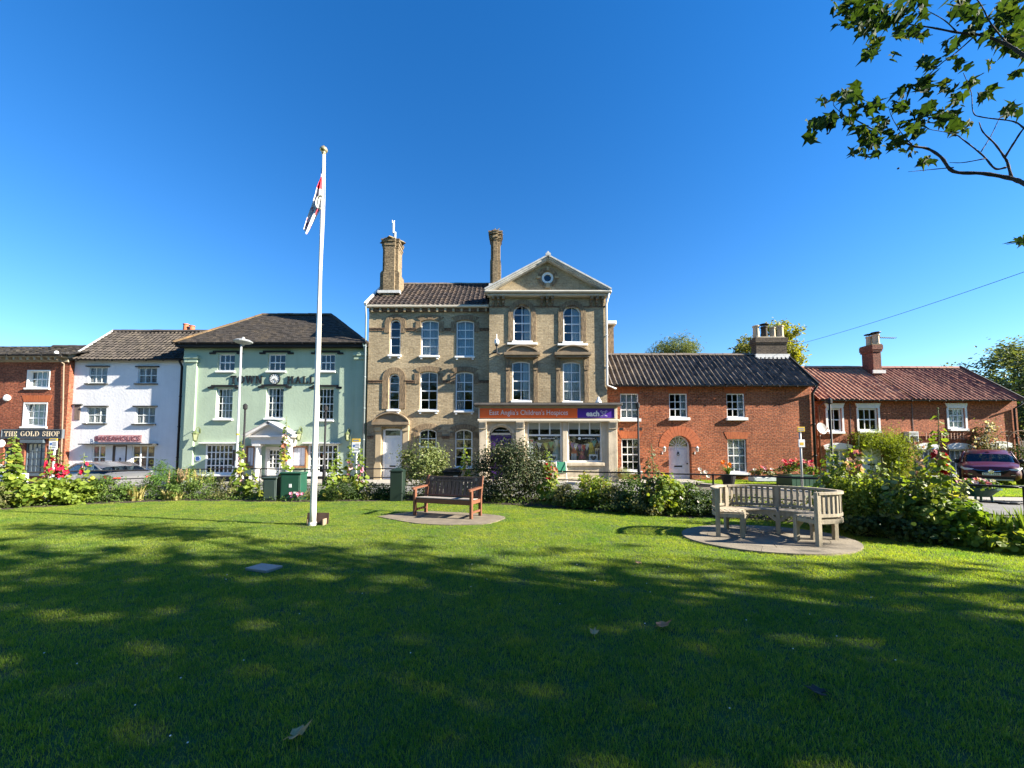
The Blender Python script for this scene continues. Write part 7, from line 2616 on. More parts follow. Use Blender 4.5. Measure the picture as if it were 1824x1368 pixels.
def fallen(x, y, size, mat, seed, lab, curl=.9, rot=0):
 p = gr(x, y)
 rg = np.random.RandomState(seed)
 P, F = SHAPES['plane']
 Z = []
 for q in P:
  X, Yv = q[0] * math.cos(rot) - q[1] * math.sin(rot), q[0] * math.sin(rot) + q[1] * math.cos(rot)
  r = math.hypot(q[0], q[1])
  Z.append((p.x + X * size, p.y + Yv * size, .035 + size * curl * r * r * (.25 + .45 * abs(math.sin(2.3 * math.atan2(q[1], q[0]) + seed)))))
 m = MB()
 m.v = Z
 m.f = list(F)
 m.f = [(f[0], f[1], f[2]) for f in F]
 t = thing('fallen_leaf', lab, 'leaf', (p.x, p.y, 0), 'fallen leaves on the lawn')
 o = m.build('blade', mat, t)
 o.modifiers.new('thickness', 'SOLIDIFY').thickness = .002
 MB().tube([Z[0], (Z[0][0] - size * .35 * math.cos(rot + .5), Z[0][1] - size * .35 * math.sin(rot + .5), .045), (Z[0][0] - size * .6 * math.cos(rot + .2), Z[0][1] - size * .6 * math.sin(rot + .2), .03)], .0025, 5).build('stalk', mat, t)
LB = M('leaf_buff', (.50, .29, .12), .7, .25, 25, .3, 60)
LBR = M('leaf_brown', (.36, .16, .07), .7, .3, 25)
fallen(524, 1322, .09, LB, 1, 'large curled buff dead leaf lying nearest on the lawn', 1.3, .3)
fallen(1058, 1136, .07, LB, 3, 'small pale dead leaf standing up in the middle of the shaded lawn', 1.4, 1.2)
fallen(1177, 1121, .11, LBR, 4, 'reddish brown dead leaf on the lawn below the curved bench', .8, 0.1)
fallen(1463, 1243, .10, M('leaf_black', (.02, .017, .012), .8), 6, 'blackened dead leaf on the lawn near its shaded corner', .6, 2.6)
fallen(1138, 1007, .08, LB, 8, 'pale fallen leaf on the lawn in line with the curved bench pad', .7, 2.0)
# ------------------------------------------------------------------ cars
def car(label, loc, rotz, paint, Lc=4.5, Wc=1.82, Hc=1.45, hood=.95, belt=.92, suv=False, tail=(.35, .02, .02), plate=None, wheel_r=.32, face=True):
 t = thing('parked_car', label, 'car', loc, 'cars parked along the street', rotz, local=True)
 h = Wc / 2
 L0 = Lc / 2
 # stations along the length (x forward): x, bottom, belt, roof, half-widths at bottom, belt, roof
 st = [(-L0, .42, .78, .80, h * .80, h * .80, h * .70), (-L0 + .10, .30, belt - .03, belt - .01, h * .93, h * .90, h * .78), (-L0 + .35, .24, belt + .01, belt + .05 + (.35 if suv else .02), h * .98, h * .95, h * .76),
          (-L0 + .75, .22, belt + .02, Hc - (.06 if suv else .20), h, h * .965, h * .74), (-L0 + 1.35, .22, belt + .01, Hc - .02, h, h * .97, h * .73), (-.25, .22, belt, Hc, h, h * .97, h * .74),
          (.30, .22, belt - .01, Hc - .03, h, h * .97, h * .73), (.72, .22, belt - .02, Hc - .20, h, h * .965, h * .74), (1.20, .22, belt - .04, belt + .04, h, h * .955, h * .78),
          (L0 - .75, .22, hood - .06, hood - .01, h * .99, h * .93, h * .72), (L0 - .28, .24, hood - .14, hood - .07, h * .95, h * .88, h * .66), (L0 - .07, .27, hood - .24, hood - .15, h * .88, h * .80, h * .60), (L0, .34, hood - .36, hood - .30, h * .80, h * .72, h * .55)]
 rings = []
 for x, zb, zt, zr, wb, wt, wr in st:
  zm = zb + (zt - zb) * .52
  half = [(wb * .86, zb), (wb * .985, zb + .10), (max(wb, wt) * 1.0, zm), (wt, zt), (wr + (wt - wr) * .22, zt + (zr - zt) * .78), (wr * .86, zr), (0, zr + .018)]
  rings.append([(x, -y, z) for y, z in half] + [(x, y, z) for y, z in reversed(half[:-1])])
 n = len(rings[0])
 body, glass = MB(), MB()
 body.v = [p for r in rings for p in r]
 glass.v = list(body.v)
 cabin = [s[3] - s[2] > .2 for s in st]
 for i in range(len(rings) - 1):
  for j in range(n - 1):
   f = (i * n + j, i * n + j + 1, (i + 1) * n + j + 1, (i + 1) * n + j)
   seg = j if j < 6 else 11 - j
   g_ = (seg == 3 and (cabin[i] or cabin[i + 1])) or (seg in (4, 5) and cabin[i] != cabin[i + 1]) or (seg in (4, 5) and i in (6, 7) and cabin[i]) and i == 7
   if not suv and seg in (4, 5) and i == 2:
    g_ = True
   (glass if g_ else body).f.append(f)
  f = (i * n + n - 1, i * n, (i + 1) * n, (i + 1) * n + n - 1)
  body.f.append(f)
 body.f.append(tuple(range(n)))
 body.f.append(tuple((len(rings) - 1) * n + k for k in range(n - 1, -1, -1)))
 o = body.build('body', paint, t, smooth=True)
 try:
  o.data.set_sharp_from_angle(angle=math.radians(38))
 except Exception:
  pass
 glass.build('window', CARGLASS, t, smooth=True)
 # pillars, sills, arches
 for s in (-1, 1):
  m = MB()
  for i in (5,):
   x, zb, zt, zr, wb, wt, wr = st[i]
   m.tube([(x, s * (wt + .004), zt), (x - .02, s * (wr + (wt - wr) * .22 + .006), zt + (zr - zt) * .8)], .035, 5)
  m.tube([(st[8][0], s * (st[8][5]), st[8][2] + .01), (st[6][0], s * (st[6][6] + .045), st[6][3] - .05), (st[4][0], s * (st[4][6] + .045), st[4][3] - .05), (st[3][0] - .12, s * (st[3][5] - .1), st[3][2] + (.25 if suv else .12))], .028, 5)
  m.build('roof_pillar', paint, t, smooth=True)
  MB().box(-L0 + 1.2, L0 - 1.2, s * h - .03 if s > 0 else -h - .004, s * h + .004 if s > 0 else -h + .03, .20, .30).build('sill', BLACK, t)
  MB().lathe([(.02, -.06), (.10, -.05), (.11, .03), (.05, .07)], (.78, s * (h + .06), belt + .06), 8, 'x').build('mirror', BLACK if suv else paint, t, smooth=True)
  for xw in (-L0 + .80, L0 - .86):
   a = MB()
   a.lathe([(wheel_r + .06, -.01), (wheel_r + .06, .012)], (xw, s * h - (.0 if s > 0 else .0), wheel_r + .02), 22, 'y')
   a.build('wheel_arch', BLACK, t)
   w = MB().lathe([(wheel_r * .6, -.10), (wheel_r * .97, -.10), (wheel_r, -.06), (wheel_r, .06), (wheel_r * .97, .1), (wheel_r * .6, .1)], (xw, s * (h - .06), wheel_r), 24, 'y').build('wheel', M('tyre', (.025, .025, .026), .8, .15, 20), t)
   r = MB()
   y = s * (h + .042)
   r.lathe([(wheel_r * .62, -.006), (wheel_r * .62, .006)], (xw, s * (h + .02), wheel_r), 20, 'y')
   for k in range(5):
    a_ = 2 * math.pi * k / 5 + .3
    r.obox((xw + wheel_r * .33 * math.cos(a_), s * (h + .034), wheel_r + wheel_r * .33 * math.sin(a_)), Vector((math.cos(a_), 0, math.sin(a_))) * wheel_r * .28, Vector((-math.sin(a_), 0, math.cos(a_))) * .035, (0, .012, 0))
   r.build('rim', M('alloy', (.45, .45, .46), .35, .05, 5, metal=.8), w)
 # lights
 for s in (-1, 1):
  m = MB()
  m.add([(-L0 + .015, s * h * .50, .72), (-L0 + .015, s * h * .80, .71), (-L0 + .14, s * h * .915, .74), (-L0 + .36, s * h * .975, .82), (-L0 + .30, s * h * .962, .90), (-L0 + .12, s * h * .91, .885), (-L0 + .02, s * h * .78, .80), (-L0 + .02, s * h * .50, .79)], [tuple(range(8)) if s > 0 else tuple(range(7, -1, -1))])
  m.v = [(v[0] - .02, v[1] * 1.015, v[2]) for v in m.v]
  m.build('tail_light', M('tail_red', tail, .15, .05, 5, coat=1), t)
 if plate is not None and not face:
  MB().box(-L0 - .02, -L0 + .01, -.26, .26, .58, .69).build('number_plate', M('plate_yellow', (.6, .48, .05), .4), t)
 if face:
  zf = hood
  for s in (-1, 1):
   m = MB()
   m.add([(L0 - .005, s * .48, zf - .235), (L0 - .07, s * .70, zf - .205), (L0 - .30, s * .855, zf - .15), (L0 - .31, s * .865, zf - .21), (L0 - .10, s * .765, zf - .295), (L0 - .0, s * .54, zf - .285)], [tuple(range(6)), tuple(range(5, -1, -1))])
   m.v = [(v[0] + .035, v[1] * 1.02, v[2]) for v in m.v]
   m.build('headlight', M('headlight', (.62, .66, .72), .12, .1, 20, coat=1), t)
   m = MB()
   m.obox((L0 - .03, s * .66, .50), (.03, 0, 0), (-.06 * s * s, s * .13, 0), (0, 0, .035))
   m.build('fog_lamp', BLACK, t)
   m = MB()
   m.obox((L0 - .0, s * .66, .485), (.006, 0, 0), (-.05, s * .12, 0.01), (0, 0, .008))
   m.build('chrome_strip', CHROME, t)
  g_ = MB()
  g_.add([(L0 + .012, -.52, zf - .29), (L0 + .012, .52, zf - .29), (L0 + .03, .34, zf - .47), (L0 + .03, -.34, zf - .47), (L0 - .06, -.52, zf - .29), (L0 - .06, .52, zf - .29), (L0 - .06, .34, zf - .47), (L0 - .06, -.34, zf - .47)],
               [(0, 1, 2, 3), (3, 2, 1, 0), (4, 5, 1, 0), (3, 2, 6, 7)])
  g_.build('grille', BLACK, t)
  c = MB()
  for s in (-1, 1):
   c.tube([(L0 + .035, s * .08, zf - .355), (L0 + .035, s * .26, zf - .325), (L0 + .01, s * .5, zf - .285)], .012, 5)
  c.build('chrome_wing', CHROME, t)
  e = MB().lathe([(.085, 0), (.085, .015), (.06, .02)], (L0 + .025, 0, zf - .35), 16, 'x')
  e.build('badge', CHROME, t)
  MB().box(L0 - .08, L0 + .02, -h * .72, h * .72, .27, .40).build('lower_grille', BLACK, t)
  MB().obox((L0 + .0, 0, .27), (.05, 0, 0), (0, h * .66, 0), (0, 0, .03)).build('skid_plate', GREYMETAL, t)
  pl_ = MB().box(L0 + .018, L0 + .03, -.26, .26, .455, .565).build('number_plate', M('plate_white', (.72, .72, .70), .4, .03), t)
  tx = text_mb(plate, -.23, .23, .475, .547, 0, .001, .01)
  tx.v = [(L0 + .0305 - v[1], v[0], v[2]) for v in tx.v]
  tx.build('lettering', BLACK, pl_)
  m = MB()
  for y in (-.35, .3):
   m.tube([(1.17, y, belt + .055), (1.0, y + .3, belt + .13), (.93, y + .55, belt + .165)], .008, 4)
  m.build('wiper', BLACK, t)
  MB().lathe([(.03, -.03), (.10, -.02), (.10, .02), (.03, .03)], (.55, 0, Hc - .18), 8, 'x').build('rear_view_mirror', BLACK, t)
  for s in (-.38, .38):
   MB().bev(-.25, -.1, s - .22, s + .22, .7, 1.12, .03).build('seat', M('seat_dark', (.03, .03, .034), .8), t)
 return t

CARGLASS = glass_mat('car_glass', (.25, .30, .32), .02)
CHROME = M('chrome', (.7, .7, .72), .12, .02, 5, metal=1.0)
MAROON = M('maroon_paint', (.075, .004, .010), .35, .05, 8, coat=.35)
SILVER = M('silver_paint', (.20, .20, .21), .32, .05, 8, metal=.55, coat=.8)
CARWHITE = M('car_white', (.70, .71, .73), .3, .04, 8, coat=1.0)
p = gr(1762, 871)
az = math.atan2(-p.y + 0, -p.x + 0)
car('maroon suv with white number plate parked on the verge before the terrace', (22.75, 18.9, .03), math.atan2(-18.65, -22.7) + math.radians(3), MAROON, 4.48, 1.80, 1.57, .97, .98, True, plate='LV18 NZB', wheel_r=.36)
car('silver saloon car parked before the white bakery, seen past its red tail light', (-18.75, 18.0, -.36), math.radians(180 - 17), SILVER, 4.5, 1.8, 1.43, .90, .93, False, face=False)
car('white car mostly hidden by the tall hollyhock at the edge of the gold shop', (-24.3, 17.3, -.38), math.radians(180 + 4), CARWHITE, 4.3, 1.78, 1.42, .92, .92, False, face=False)

# ------------------------------------------------------------------ planting in the bed
def bed_at(x, k):
 """ground point k metres behind the bed edge in the direction of photograph column x"""
 a = (x - 912) / FPX
 Y = 9.0
 for _ in range(40):
  Y = .5 * Y + .5 * (bed_y(a * Y) + k)
 return Vector((a * Y, Y, 0.03))

FLOWER = {}
def flower_mesh(col, name, r=.055):
 key = name
 if key in FLOWER:
  return FLOWER[key]
 m = leaf_mat('petal_' + name, tuple(c * .75 for c in col), col, .3, .6)
 mb = MB()
 for k in range(5):
  a = 2 * math.pi * k / 5
  c, s = math.cos(a), math.sin(a)
  d, s2 = Vector((c, s, 0)), Vector((-s, c, 0))
  pts = [Vector((0, 0, -.3 * r)), d * r * .55 - s2 * r * .45 + Vector((0, 0, .05 * r)), d * r * 1.02 - s2 * r * .38 + Vector((0, 0, .34 * r)), d * r * 1.1 + Vector((0, 0, .26 * r)), d * r * 1.02 + s2 * r * .38 + Vector((0, 0, .38 * r)), d * r * .55 + s2 * r * .45 + Vector((0, 0, .08 * r))]
  mb.add(pts, [(0, 1, 2, 3), (0, 3, 4, 5)])
 me = mb.mesh('flower', m)
 FLOWER[key] = me
 return me
FC = {'red': (.55, .012, .06), 'crimson': (.30, .005, .03), 'pink': (.62, .22, .34), 'white': (.72, .68, .64), 'palepink': (.66, .42, .44), 'salmon': (.60, .20, .13), 'geranium': (.62, .05, .08), 'orange': (.7, .20, .02)}

def hollyhock(x, k, ytop, lab, cols=(), yf=None, seed=0, leafy=1.0, lean=0.0, grp=True, mat=None, nfl=7, fr=.06, base_h=.9, spires=1):
 rng = np.random.RandomState(seed + 100)
 b = bed_at(x, k)
 H = at(x, ytop, b.y).z
 t = thing('hollyhock', lab, 'hollyhock', b, 'hollyhocks in the flower bed' if grp else None)
 leaf = MB()
 bud = MB()
 mat = mat or L_HOLLY
 fls = []
 for sidx in range(spires):
  hh = H * (1 if sidx == 0 else rng.uniform(.62, .9))
  b2 = b + Vector((0 if sidx == 0 else rng.uniform(-.22, .22), 0 if sidx == 0 else rng.uniform(-.15, .15), 0))
  top = b2 + Vector((lean + rng.uniform(-.05, .05), rng.uniform(-.05, .05), hh - b2.z))
  mid_ = b2.lerp(top, .5) + Vector((rng.uniform(-.05, .05), rng.uniform(-.03, .03), 0))
  sp = spline([b2, mid_, top], 8)
  MB().tube(sp, list(np.linspace(.014, .005, len(sp))), 6).build('stem', L_STEM, t, smooth=True)
  def on_(f):
   q = f * (len(sp) - 1)
   i = min(len(sp) - 2, int(q))
   return sp[i].lerp(sp[i + 1], q - i)
  C, Nn, S_, SP = [], [], [], []
  nl = int(55 * leafy * max(.6, hh))
  for q in range(nl):
   f = rng.rand() ** 1.35 * .93
   a = rng.uniform(0, 2 * math.pi)
   r = (.05 + .22 * (1 - f) ** 1.2) * rng.uniform(.4, 1.2) * (.75 + .25 * leafy)
   p_ = on_(f) + Vector((r * math.cos(a), r * math.sin(a), rng.uniform(-.05, .05)))
   C.append(p_[:])
   Nn.append((math.cos(a) * .8 + rng.normal() * .3, math.sin(a) * .8 + rng.normal() * .3 - .15, .75))
   SP.append((math.cos(a), math.sin(a), -.35))
   S_.append((.16 * (1 - f) ** .9 + .045) * rng.uniform(.7, 1.2))
  add_leaves(leaf, np.array(C), np.array(Nn), np.array(S_), 'round', rng, np.array(SP))
  for q in range(int(26 * min(1.4, hh))):
   f = rng.uniform(.55, 1.0)
   a = rng.uniform(0, 2 * math.pi)
   r = .028 * (1.3 - f)
   c = on_(f) + Vector((r * 1.6 * math.cos(a), r * 1.6 * math.sin(a), 0))
   s = .017 * (1.45 - f) * rng.uniform(.8, 1.2)
   bud.lathe([(.002, -s), (s * .9, -s * .2), (s * .75, s * .6), (.002, s * 1.3)], c, 5)
  if cols and (sidx == 0 or rng.rand() < .5):
   n = nfl if sidx == 0 else 3
   for q in range(n):
    if yf and sidx == 0:
     z = at(x, yf[0] + (yf[1] - yf[0]) * (q + rng.uniform(0, .6)) / n, b.y).z
     f = min(.97, max(.08, (z - b2.z) / (hh - b2.z)))
    else:
     f = rng.uniform(.4, .75)
    a = rng.uniform(-2.9, -.25) + (0 if rng.rand() < .8 else 2.5)
    c = on_(f) + Vector((.055 * math.cos(a), .055 * math.sin(a), 0))
    fls.append((c, Vector((math.cos(a), math.sin(a), .25)), cols[int(rng.randint(len(cols)))]))
 leaf.build('foliage', mat, t)
 bud.build('bud', leaf_mat('bud_green', (.15, .19, .06), (.28, .30, .10), .2), t)
 for c, d, col in fls:
  q = d.to_track_quat('Z', 'Y').to_euler()
  s = fr / .055 * rng.uniform(.8, 1.15)
  place('flower', flower_mesh(FC[col], col), c, t, rot=q, scale=(s, s, s))
 return t

def shrub(x, k, ytop, halfw, lab, mat, size=.07, shape='oval', n=1500, seed=0, depth=.55, spires=0, spire_mat=None, blooms=None, name='shrub', cat='shrub', nb=12, ncl=26, base=None, top_z=None, flat=.5):
 rng = np.random.RandomState(seed + 300)
 b = base if base is not None else bed_at(x, k)
 H = top_z if top_z is not None else at(x, ytop, b.y).z
 wv = halfw * b.y / FPX
 t = thing(name, lab, cat, b)
 zb = b.z
 ctr = (b.x, b.y, zb + (H - zb) * .42)
 rad = (wv * .86, depth * .9, (H - zb) * .50)
 mb, cl = foliage(ctr, rad, n, size, shape, rng, ncl, .2, -.85, .45, flat=flat, floor=zb)
 mb.build('foliage', mat, t)
 st = MB()
 for q in range(min(14, len(cl))):
  c = Vector(cl[q])
  st.tube(spline([b + Vector((rng.uniform(-.5, .5) * wv, rng.uniform(-.1, .1), -.03)), (b + c) / 2 + Vector((0, 0, .05)), c], 4), list(np.linspace(.010, .003, 9)), 5, cap=False)
 st.build('stem', L_STEM, t)
 if spires:
  sm = MB()
  for q in range(spires):
   r0 = Vector((b.x + rng.uniform(-.8, .8) * wv, b.y + rng.uniform(-.8, .4) * depth, zb + (H - zb) * rng.uniform(.5, .7)))
   top = r0 + Vector((rng.uniform(-.06, .06), rng.uniform(-.05, .05), (H - r0.z) * rng.uniform(.75, 1.15)))
   m2 = 26
   f = rng.rand(m2)
   C = np.array([r0.lerp(top, float(v))[:] for v in f]) + rng.normal(size=(m2, 3)) * .018
   add_leaves(sm, C, rng.normal(size=(m2, 3)) + np.array([0, 0, .3]), .045 * (1.2 - f * .6), 'oval', rng)
   sm.tube([r0, top], .005, 4)
  sm.build('flower_spike', spire_mat or mat, t)
 if blooms:
  col, nbl, r = blooms
  for q in range(nbl):
   c = Vector(ctr) + Vector((rng.uniform(-1, 1) * rad[0], -rad[1] * rng.uniform(.4, 1), rng.uniform(-.5, 1.0) * rad[2]))
   s = r / .055
   place('flower', flower_mesh(FC[col], col), c, t, rot=Vector((rng.normal() * .5, -.8, .6)).to_track_quat('Z', 'Y').to_euler(), scale=(s, s, s))
 return t

def straps(x, k, ytop, halfw, lab, mat, n=60, seed=0, base=None, wid=.016, name='iris_clump', cat='plant', bend=.35):
 rng = np.random.RandomState(seed + 500)
 b = base if base is not None else bed_at(x, k)
 H = at(x, ytop, b.y).z - b.z
 wv = halfw * b.y / FPX
 t = thing(name, lab, cat, b)
 m = MB()
 for q in range(n):
  a = rng.uniform(0, 2 * math.pi)
  r0 = wv * .6 * rng.rand() ** .5
  p0 = b + Vector((r0 * math.cos(a), r0 * math.sin(a) * .6, -.02))
  h = H * rng.uniform(.6, 1.05)
  out = Vector((math.cos(a) + rng.normal() * .4, math.sin(a) + rng.normal() * .4, 0)) * bend * h * rng.uniform(.3, 1.3)
  sd = Vector((-out.y, out.x, 0))
  sd = sd.normalized() if sd.length > 1e-4 else Vector((1, 0, 0))
  sd = (sd + Vector((rng.normal() * .5, rng.normal() * .5, 0))).normalized()
  w = wid * rng.uniform(.7, 1.2)
  P_ = [p0 + out * (f * f) + Vector((0, 0, h * (f - .25 * bend * f * f * f))) for f in (0, .4, .75, 1)]
  vs_ = []
  for i, pt in enumerate(P_):
   ww = w * (1, .95, .6, .05)[i]
   vs_ += [pt - sd * ww, pt + sd * ww]
  m.add(vs_, [(0, 1, 3, 2), (2, 3, 5, 4), (4, 5, 7, 6)])
 m.build('blade', mat, t)
 return t

# left of the flagpole
shrub(8, .4, 858, 30, 'dusty olive low shrub at the far end of the bed below the gold shop', L_OLIVE, .06, n=1400, seed=1)
hollyhock(27, .9, 770, 'tall bushy yellow green hollyhock without flowers below the gold shop sign', (), seed=1, leafy=2.2, spires=2)
shrub(76, .5, 848, 40, 'broad leaved green shrub in the bed under the yellow topped parking sign', L_HOLLY, .11, 'round', 900, seed=2)
hollyhock(90, 1.0, 795, 'hollyhock with a thick column of bright red flowers left of the parking sign post', ('red',), (818, 846), 2, .6, nfl=6, fr=.07)
hollyhock(109, 1.2, 798, 'hollyhock with dark red flowers just beside the parking sign post', ('crimson', 'red'), (826, 850), 3, .6, nfl=5, fr=.07)
hollyhock(124, .8, 818, 'short hollyhock with red flowers in front of the sunlit brick corner', ('red',), (832, 850), 4, .8, nfl=4, fr=.07)
hollyhock(155, 1.0, 806, 'hollyhock with a few dark red flowers at the nose of the silver car', ('crimson', 'red'), (826, 848), 5, .6, nfl=4, fr=.06)
shrub(140, .5, 852, 42, 'leafy lime green shrub at the foot of the red hollyhocks', L_LIME, .09, 'round', 1200, seed=3)
shrub(205, .5, 846, 40, 'dense dark and lime shrub hiding the side of the silver car', L_MID, .07, 'oval', 1800, seed=4, spires=4)
straps(247, .35, 858, 20, 'clump of yellowing strap leaves below the red tail light', L_STRAW, 60, 1)
shrub(292, .7, 824, 27, 'fresh green willow leaved bush at the white house and town hall joint', leaf_mat('leaf_fresh', (.06, .13, .018), (.13, .24, .04), .4), .10, 'lance', 2600, seed=5, depth=.5)
straps(306, .2, 868, 15, 'small straw coloured tuft at the lawn edge under the willow leaved bush', L_STRAW, 45, 2)
shrub(334, .5, 836, 26, 'bush with pinkish cream flower spikes below the blue plaque', L_MID, .07, 'oval', 1600, seed=6, spires=12, spire_mat=leaf_mat('spike_pink', (.35, .22, .12), (.50, .38, .22), .3))
shrub(368, .5, 838, 22, 'bush with yellow green flower spikes before the town hall bay window', L_MID, .06, 'oval', 1300, seed=7, spires=10, spire_mat=leaf_mat('spike_lime', (.30, .32, .08), (.42, .42, .14), .3))
straps(320, .1, 870, 14, 'yellow green tuft at the lawn edge under the pinkish spikes', L_STRAW, 40, 3)
shrub(408, .5, 852, 26, 'thin leaved olive shrub at the foot of the grey street lamp', L_OLIVE, .06, 'oval', 1000, seed=8, spires=5)
hollyhock(431, .8, 780, 'hollyhock with pale pink flowers beside the grey street lamp', ('palepink', 'white'), (800, 858), 6, 1.1, nfl=11, fr=.07)
hollyhock(452, .7, 838, 'low bushy hollyhock with one white flower before the porch column', ('white',), (850, 868), 7, 1.4, nfl=2, fr=.07)
shrub(473, .25, 862, 12, 'small yellow leaved plant in front of the grey cabinet', L_YELL, .08, 'round', 60, seed=9, ncl=8)
hollyhock(509, 1.0, 742, 'tallest hollyhock, white and salmon flowers over the green cabinet', ('white', 'salmon', 'palepink'), (776, 838), 8, 1.0, nfl=12, fr=.08, lean=.06)
shrub(545, .5, 868, 14, 'little bush of pink flowers between green cabinet and flagpole', L_OLIVE, .05, 'oval', 380, seed=10, blooms=('pink', 9, .05))
hollyhock(592, .6, 815, 'leafy flowerless hollyhock just past the flagpole', (), None, 9, 1.2, spires=2)
hollyhock(603, .9, 792, 'slim flowerless hollyhock before the shaded bay window', (), None, 10, .8)
hollyhock(624, .9, 778, 'hollyhock with pink flowers against the shaded green wall', ('pink', 'palepink'), (822, 850), 11, .9, nfl=5, fr=.065)
hollyhock(642, .7, 790, 'hollyhock with deeper pink flowers at the town hall corner', ('pink',), (828, 860), 12, 1.1, nfl=6, fr=.065)
shrub(612, .3, 852, 34, 'dark grassy undergrowth below the pink hollyhocks', L_DARK, .10, 'lance', 1200, seed=11)
shrub(668, .5, 856, 18, 'sparse olive shrub by the railing at the buff building door', L_OLIVE, .07, 'oval', 450, seed=12)
# between flagpole and brown bench
shrub(756, .8, 780, 50, 'tall loose lime leaved bush behind the brown bench', leaf_mat('leaf_pale_lime', (.10, .14, .035), (.22, .26, .09), .35, c3=(.38, .36, .2)), .085, 'oval', 4600, seed=13, depth=.6, spires=6)
hollyhock(826, .9, 784, 'pale hollyhock with cream buds beside the litter bin', ('white',), (820, 850), 13, .8, nfl=3, fr=.05)
shrub(912, .9, 780, 76, 'large dark leaved shrub between the brown bench and the shopfront', leaf_mat('leaf_viburnum', (.020, .036, .012), (.060, .080, .028), .2, c3=(.26, .22, .13)), .075, 'oval', 13000, seed=14, depth=.95, ncl=90, nb=20)
hollyhock(976, .8, 794, 'bushy hollyhock with red flowers at the edge of the large dark shrub', ('crimson', 'red'), (828, 852), 14, 1.6, nfl=6, fr=.07)
hollyhock(990, .7, 832, 'smaller hollyhock with one salmon red flower below the shop window', ('salmon',), (834, 850), 15, 1.3, nfl=3, fr=.06)
shrub(1010, .4, 862, 30, 'low olive shrub under the shop window at the lawn edge', L_OLIVE, .06, 'oval', 2400, seed=15)
shrub(1048, .5, 838, 28, 'yellowing shrub with bare stems before the shop pier', L_HOLLY, .07, 'round', 700, seed=16, spires=3, spire_mat=L_STRAW)
shrub(1092, .4, 862, 30, 'low brownish shrub before the white lavender pot', L_OLIVE, .06, 'oval', 2200, seed=17)
shrub(1128, .6, 838, 34, 'mixed green shrub under the black post by the cottage', L_MID, .075, 'oval', 1700, seed=18)
hollyhock(1160, .7, 790, 'three spired hollyhock gone to seed before the brick cottage', (), None, 16, .7, spires=3, mat=L_OLIVE)
shrub(1180, .5, 846, 34, 'bushy green shrub below the arched white door', L_HOLLY, .08, 'round', 1500, seed=19)
shrub(1030, .2, 880, 34, 'low leafy edging at the lawn below the shop pier', L_MID, .065, 'oval', 1700, seed=61, depth=.4)
shrub(1066, .6, 848, 34, 'loose olive and lime bush before the shopfront end pilaster', L_HOLLY, .07, 'oval', 1700, seed=62, spires=5, spire_mat=L_STRAW)
shrub(1152, .25, 868, 38, 'brownish leaved bush at the lawn edge beneath the seeding spires', L_OLIVE, .07, 'oval', 2200, seed=63, depth=.45)
shrub(1210, .7, 852, 34, 'spreading green bush before the white cottage door step', L_MID, .07, 'oval', 2200, seed=64)
shrub(1252, .7, 866, 28, 'dark bush touching the near end post of the curved bench', L_DARK, .065, 'oval', 1700, seed=65)
shrub(690, .35, 868, 22, 'low dark bush at the foot of the dark green pillar', L_DARK, .07, 'oval', 900, seed=66, depth=.3)
shrub(1225, .45, 874, 34, 'low dark shrub at the near end of the curved bench', L_DARK, .06, 'oval', 1500, seed=20, blooms=('white', 3, .03))
shrub(1130, .2, 888, 60, 'long low dark edging bush beneath the arched door', L_DARK, .06, 'oval', 3400, seed=21, depth=.4)
shrub(1300, .4, 880, 40, 'dark low shrub seen through the slats of the curved bench', L_OLIVE, .06, 'oval', 2200, seed=22)
shrub(1400, .4, 890, 50, 'pale flowering low shrub behind the middle of the curved bench', L_OLIVE, .06, 'oval', 1300, seed=23, blooms=('white', 5, .035))
# right-hand part of the bed
hollyhock(1478, 1.0, 782, 'hollyhock with green buds just past the curved bench end, by the red geraniums', (), None, 17, 1.2, spires=2)
hollyhock(1507, .8, 786, 'hollyhock with pale pink flowers beneath the satellite dish', ('palepink',), (818, 842), 18, 1.1, nfl=4, fr=.05, spires=2)
hollyhock(1527, 1.1, 775, 'hollyhock with pink and white flowers before the white terrace door', ('palepink', 'white', 'pink'), (805, 840), 19, 1.1, nfl=9, fr=.055)
hollyhock(1568, .7, 815, 'leafy budding hollyhock under the wisteria', (), None, 20, 1.3, spires=2)
hollyhock(1600, .9, 812, 'hollyhock with one faint pink flower at the middle of the mixed bed', ('palepink',), (860, 872), 21, 1.2, nfl=2, fr=.05, spires=2)
hollyhock(1492, .6, 806, 'three slim budding hollyhock stems beside the red geranium planter', (), None, 31, .6, spires=3, mat=L_GREY)
hollyhock(1547, .9, 800, 'slim budding hollyhock in front of the white terrace door', (), None, 32, .6, spires=3, mat=L_HOLLY)
hollyhock(1584, .5, 822, 'short pale budding hollyhock stems before the wisteria foot', (), None, 33, .7, spires=3, mat=L_GREY)
hollyhock(1624, .5, 818, 'pale budding hollyhock stems under the white slatted bracket', (), None, 34, .6, spires=3, mat=L_GREY)
hollyhock(1654, .95, 800, 'slender green hollyhock close behind the tall dark red one', (), None, 35, .7, spires=2)
hollyhock(1690, .5, 836, 'small budding hollyhock between the dark red one and the round tub', (), None, 36, .8, spires=3, mat=L_GREY)
hollyhock(1640, .9, 790, 'thin leaning hollyhock spires before the paired windows', ('palepink',), (820, 835), 22, .7, spires=3, nfl=2, fr=.05)
hollyhock(1673, .75, 726, 'tall hollyhock with large dark red flowers before the trellis', ('crimson',), (808, 845), 23, 1.1, nfl=7, fr=.075, lean=-.03)
hollyhock(1716, .7, 850, 'short budding hollyhock beside the round green planter', (), None, 24, 1.0, spires=3, mat=L_GREY)
shrub(1500, .5, 838, 40, 'lime leaved shrub at the outer corner of the curved bench', L_LIME, .06, 'oval', 2800, seed=24, depth=.5, spires=7, spire_mat=L_HOLLY)
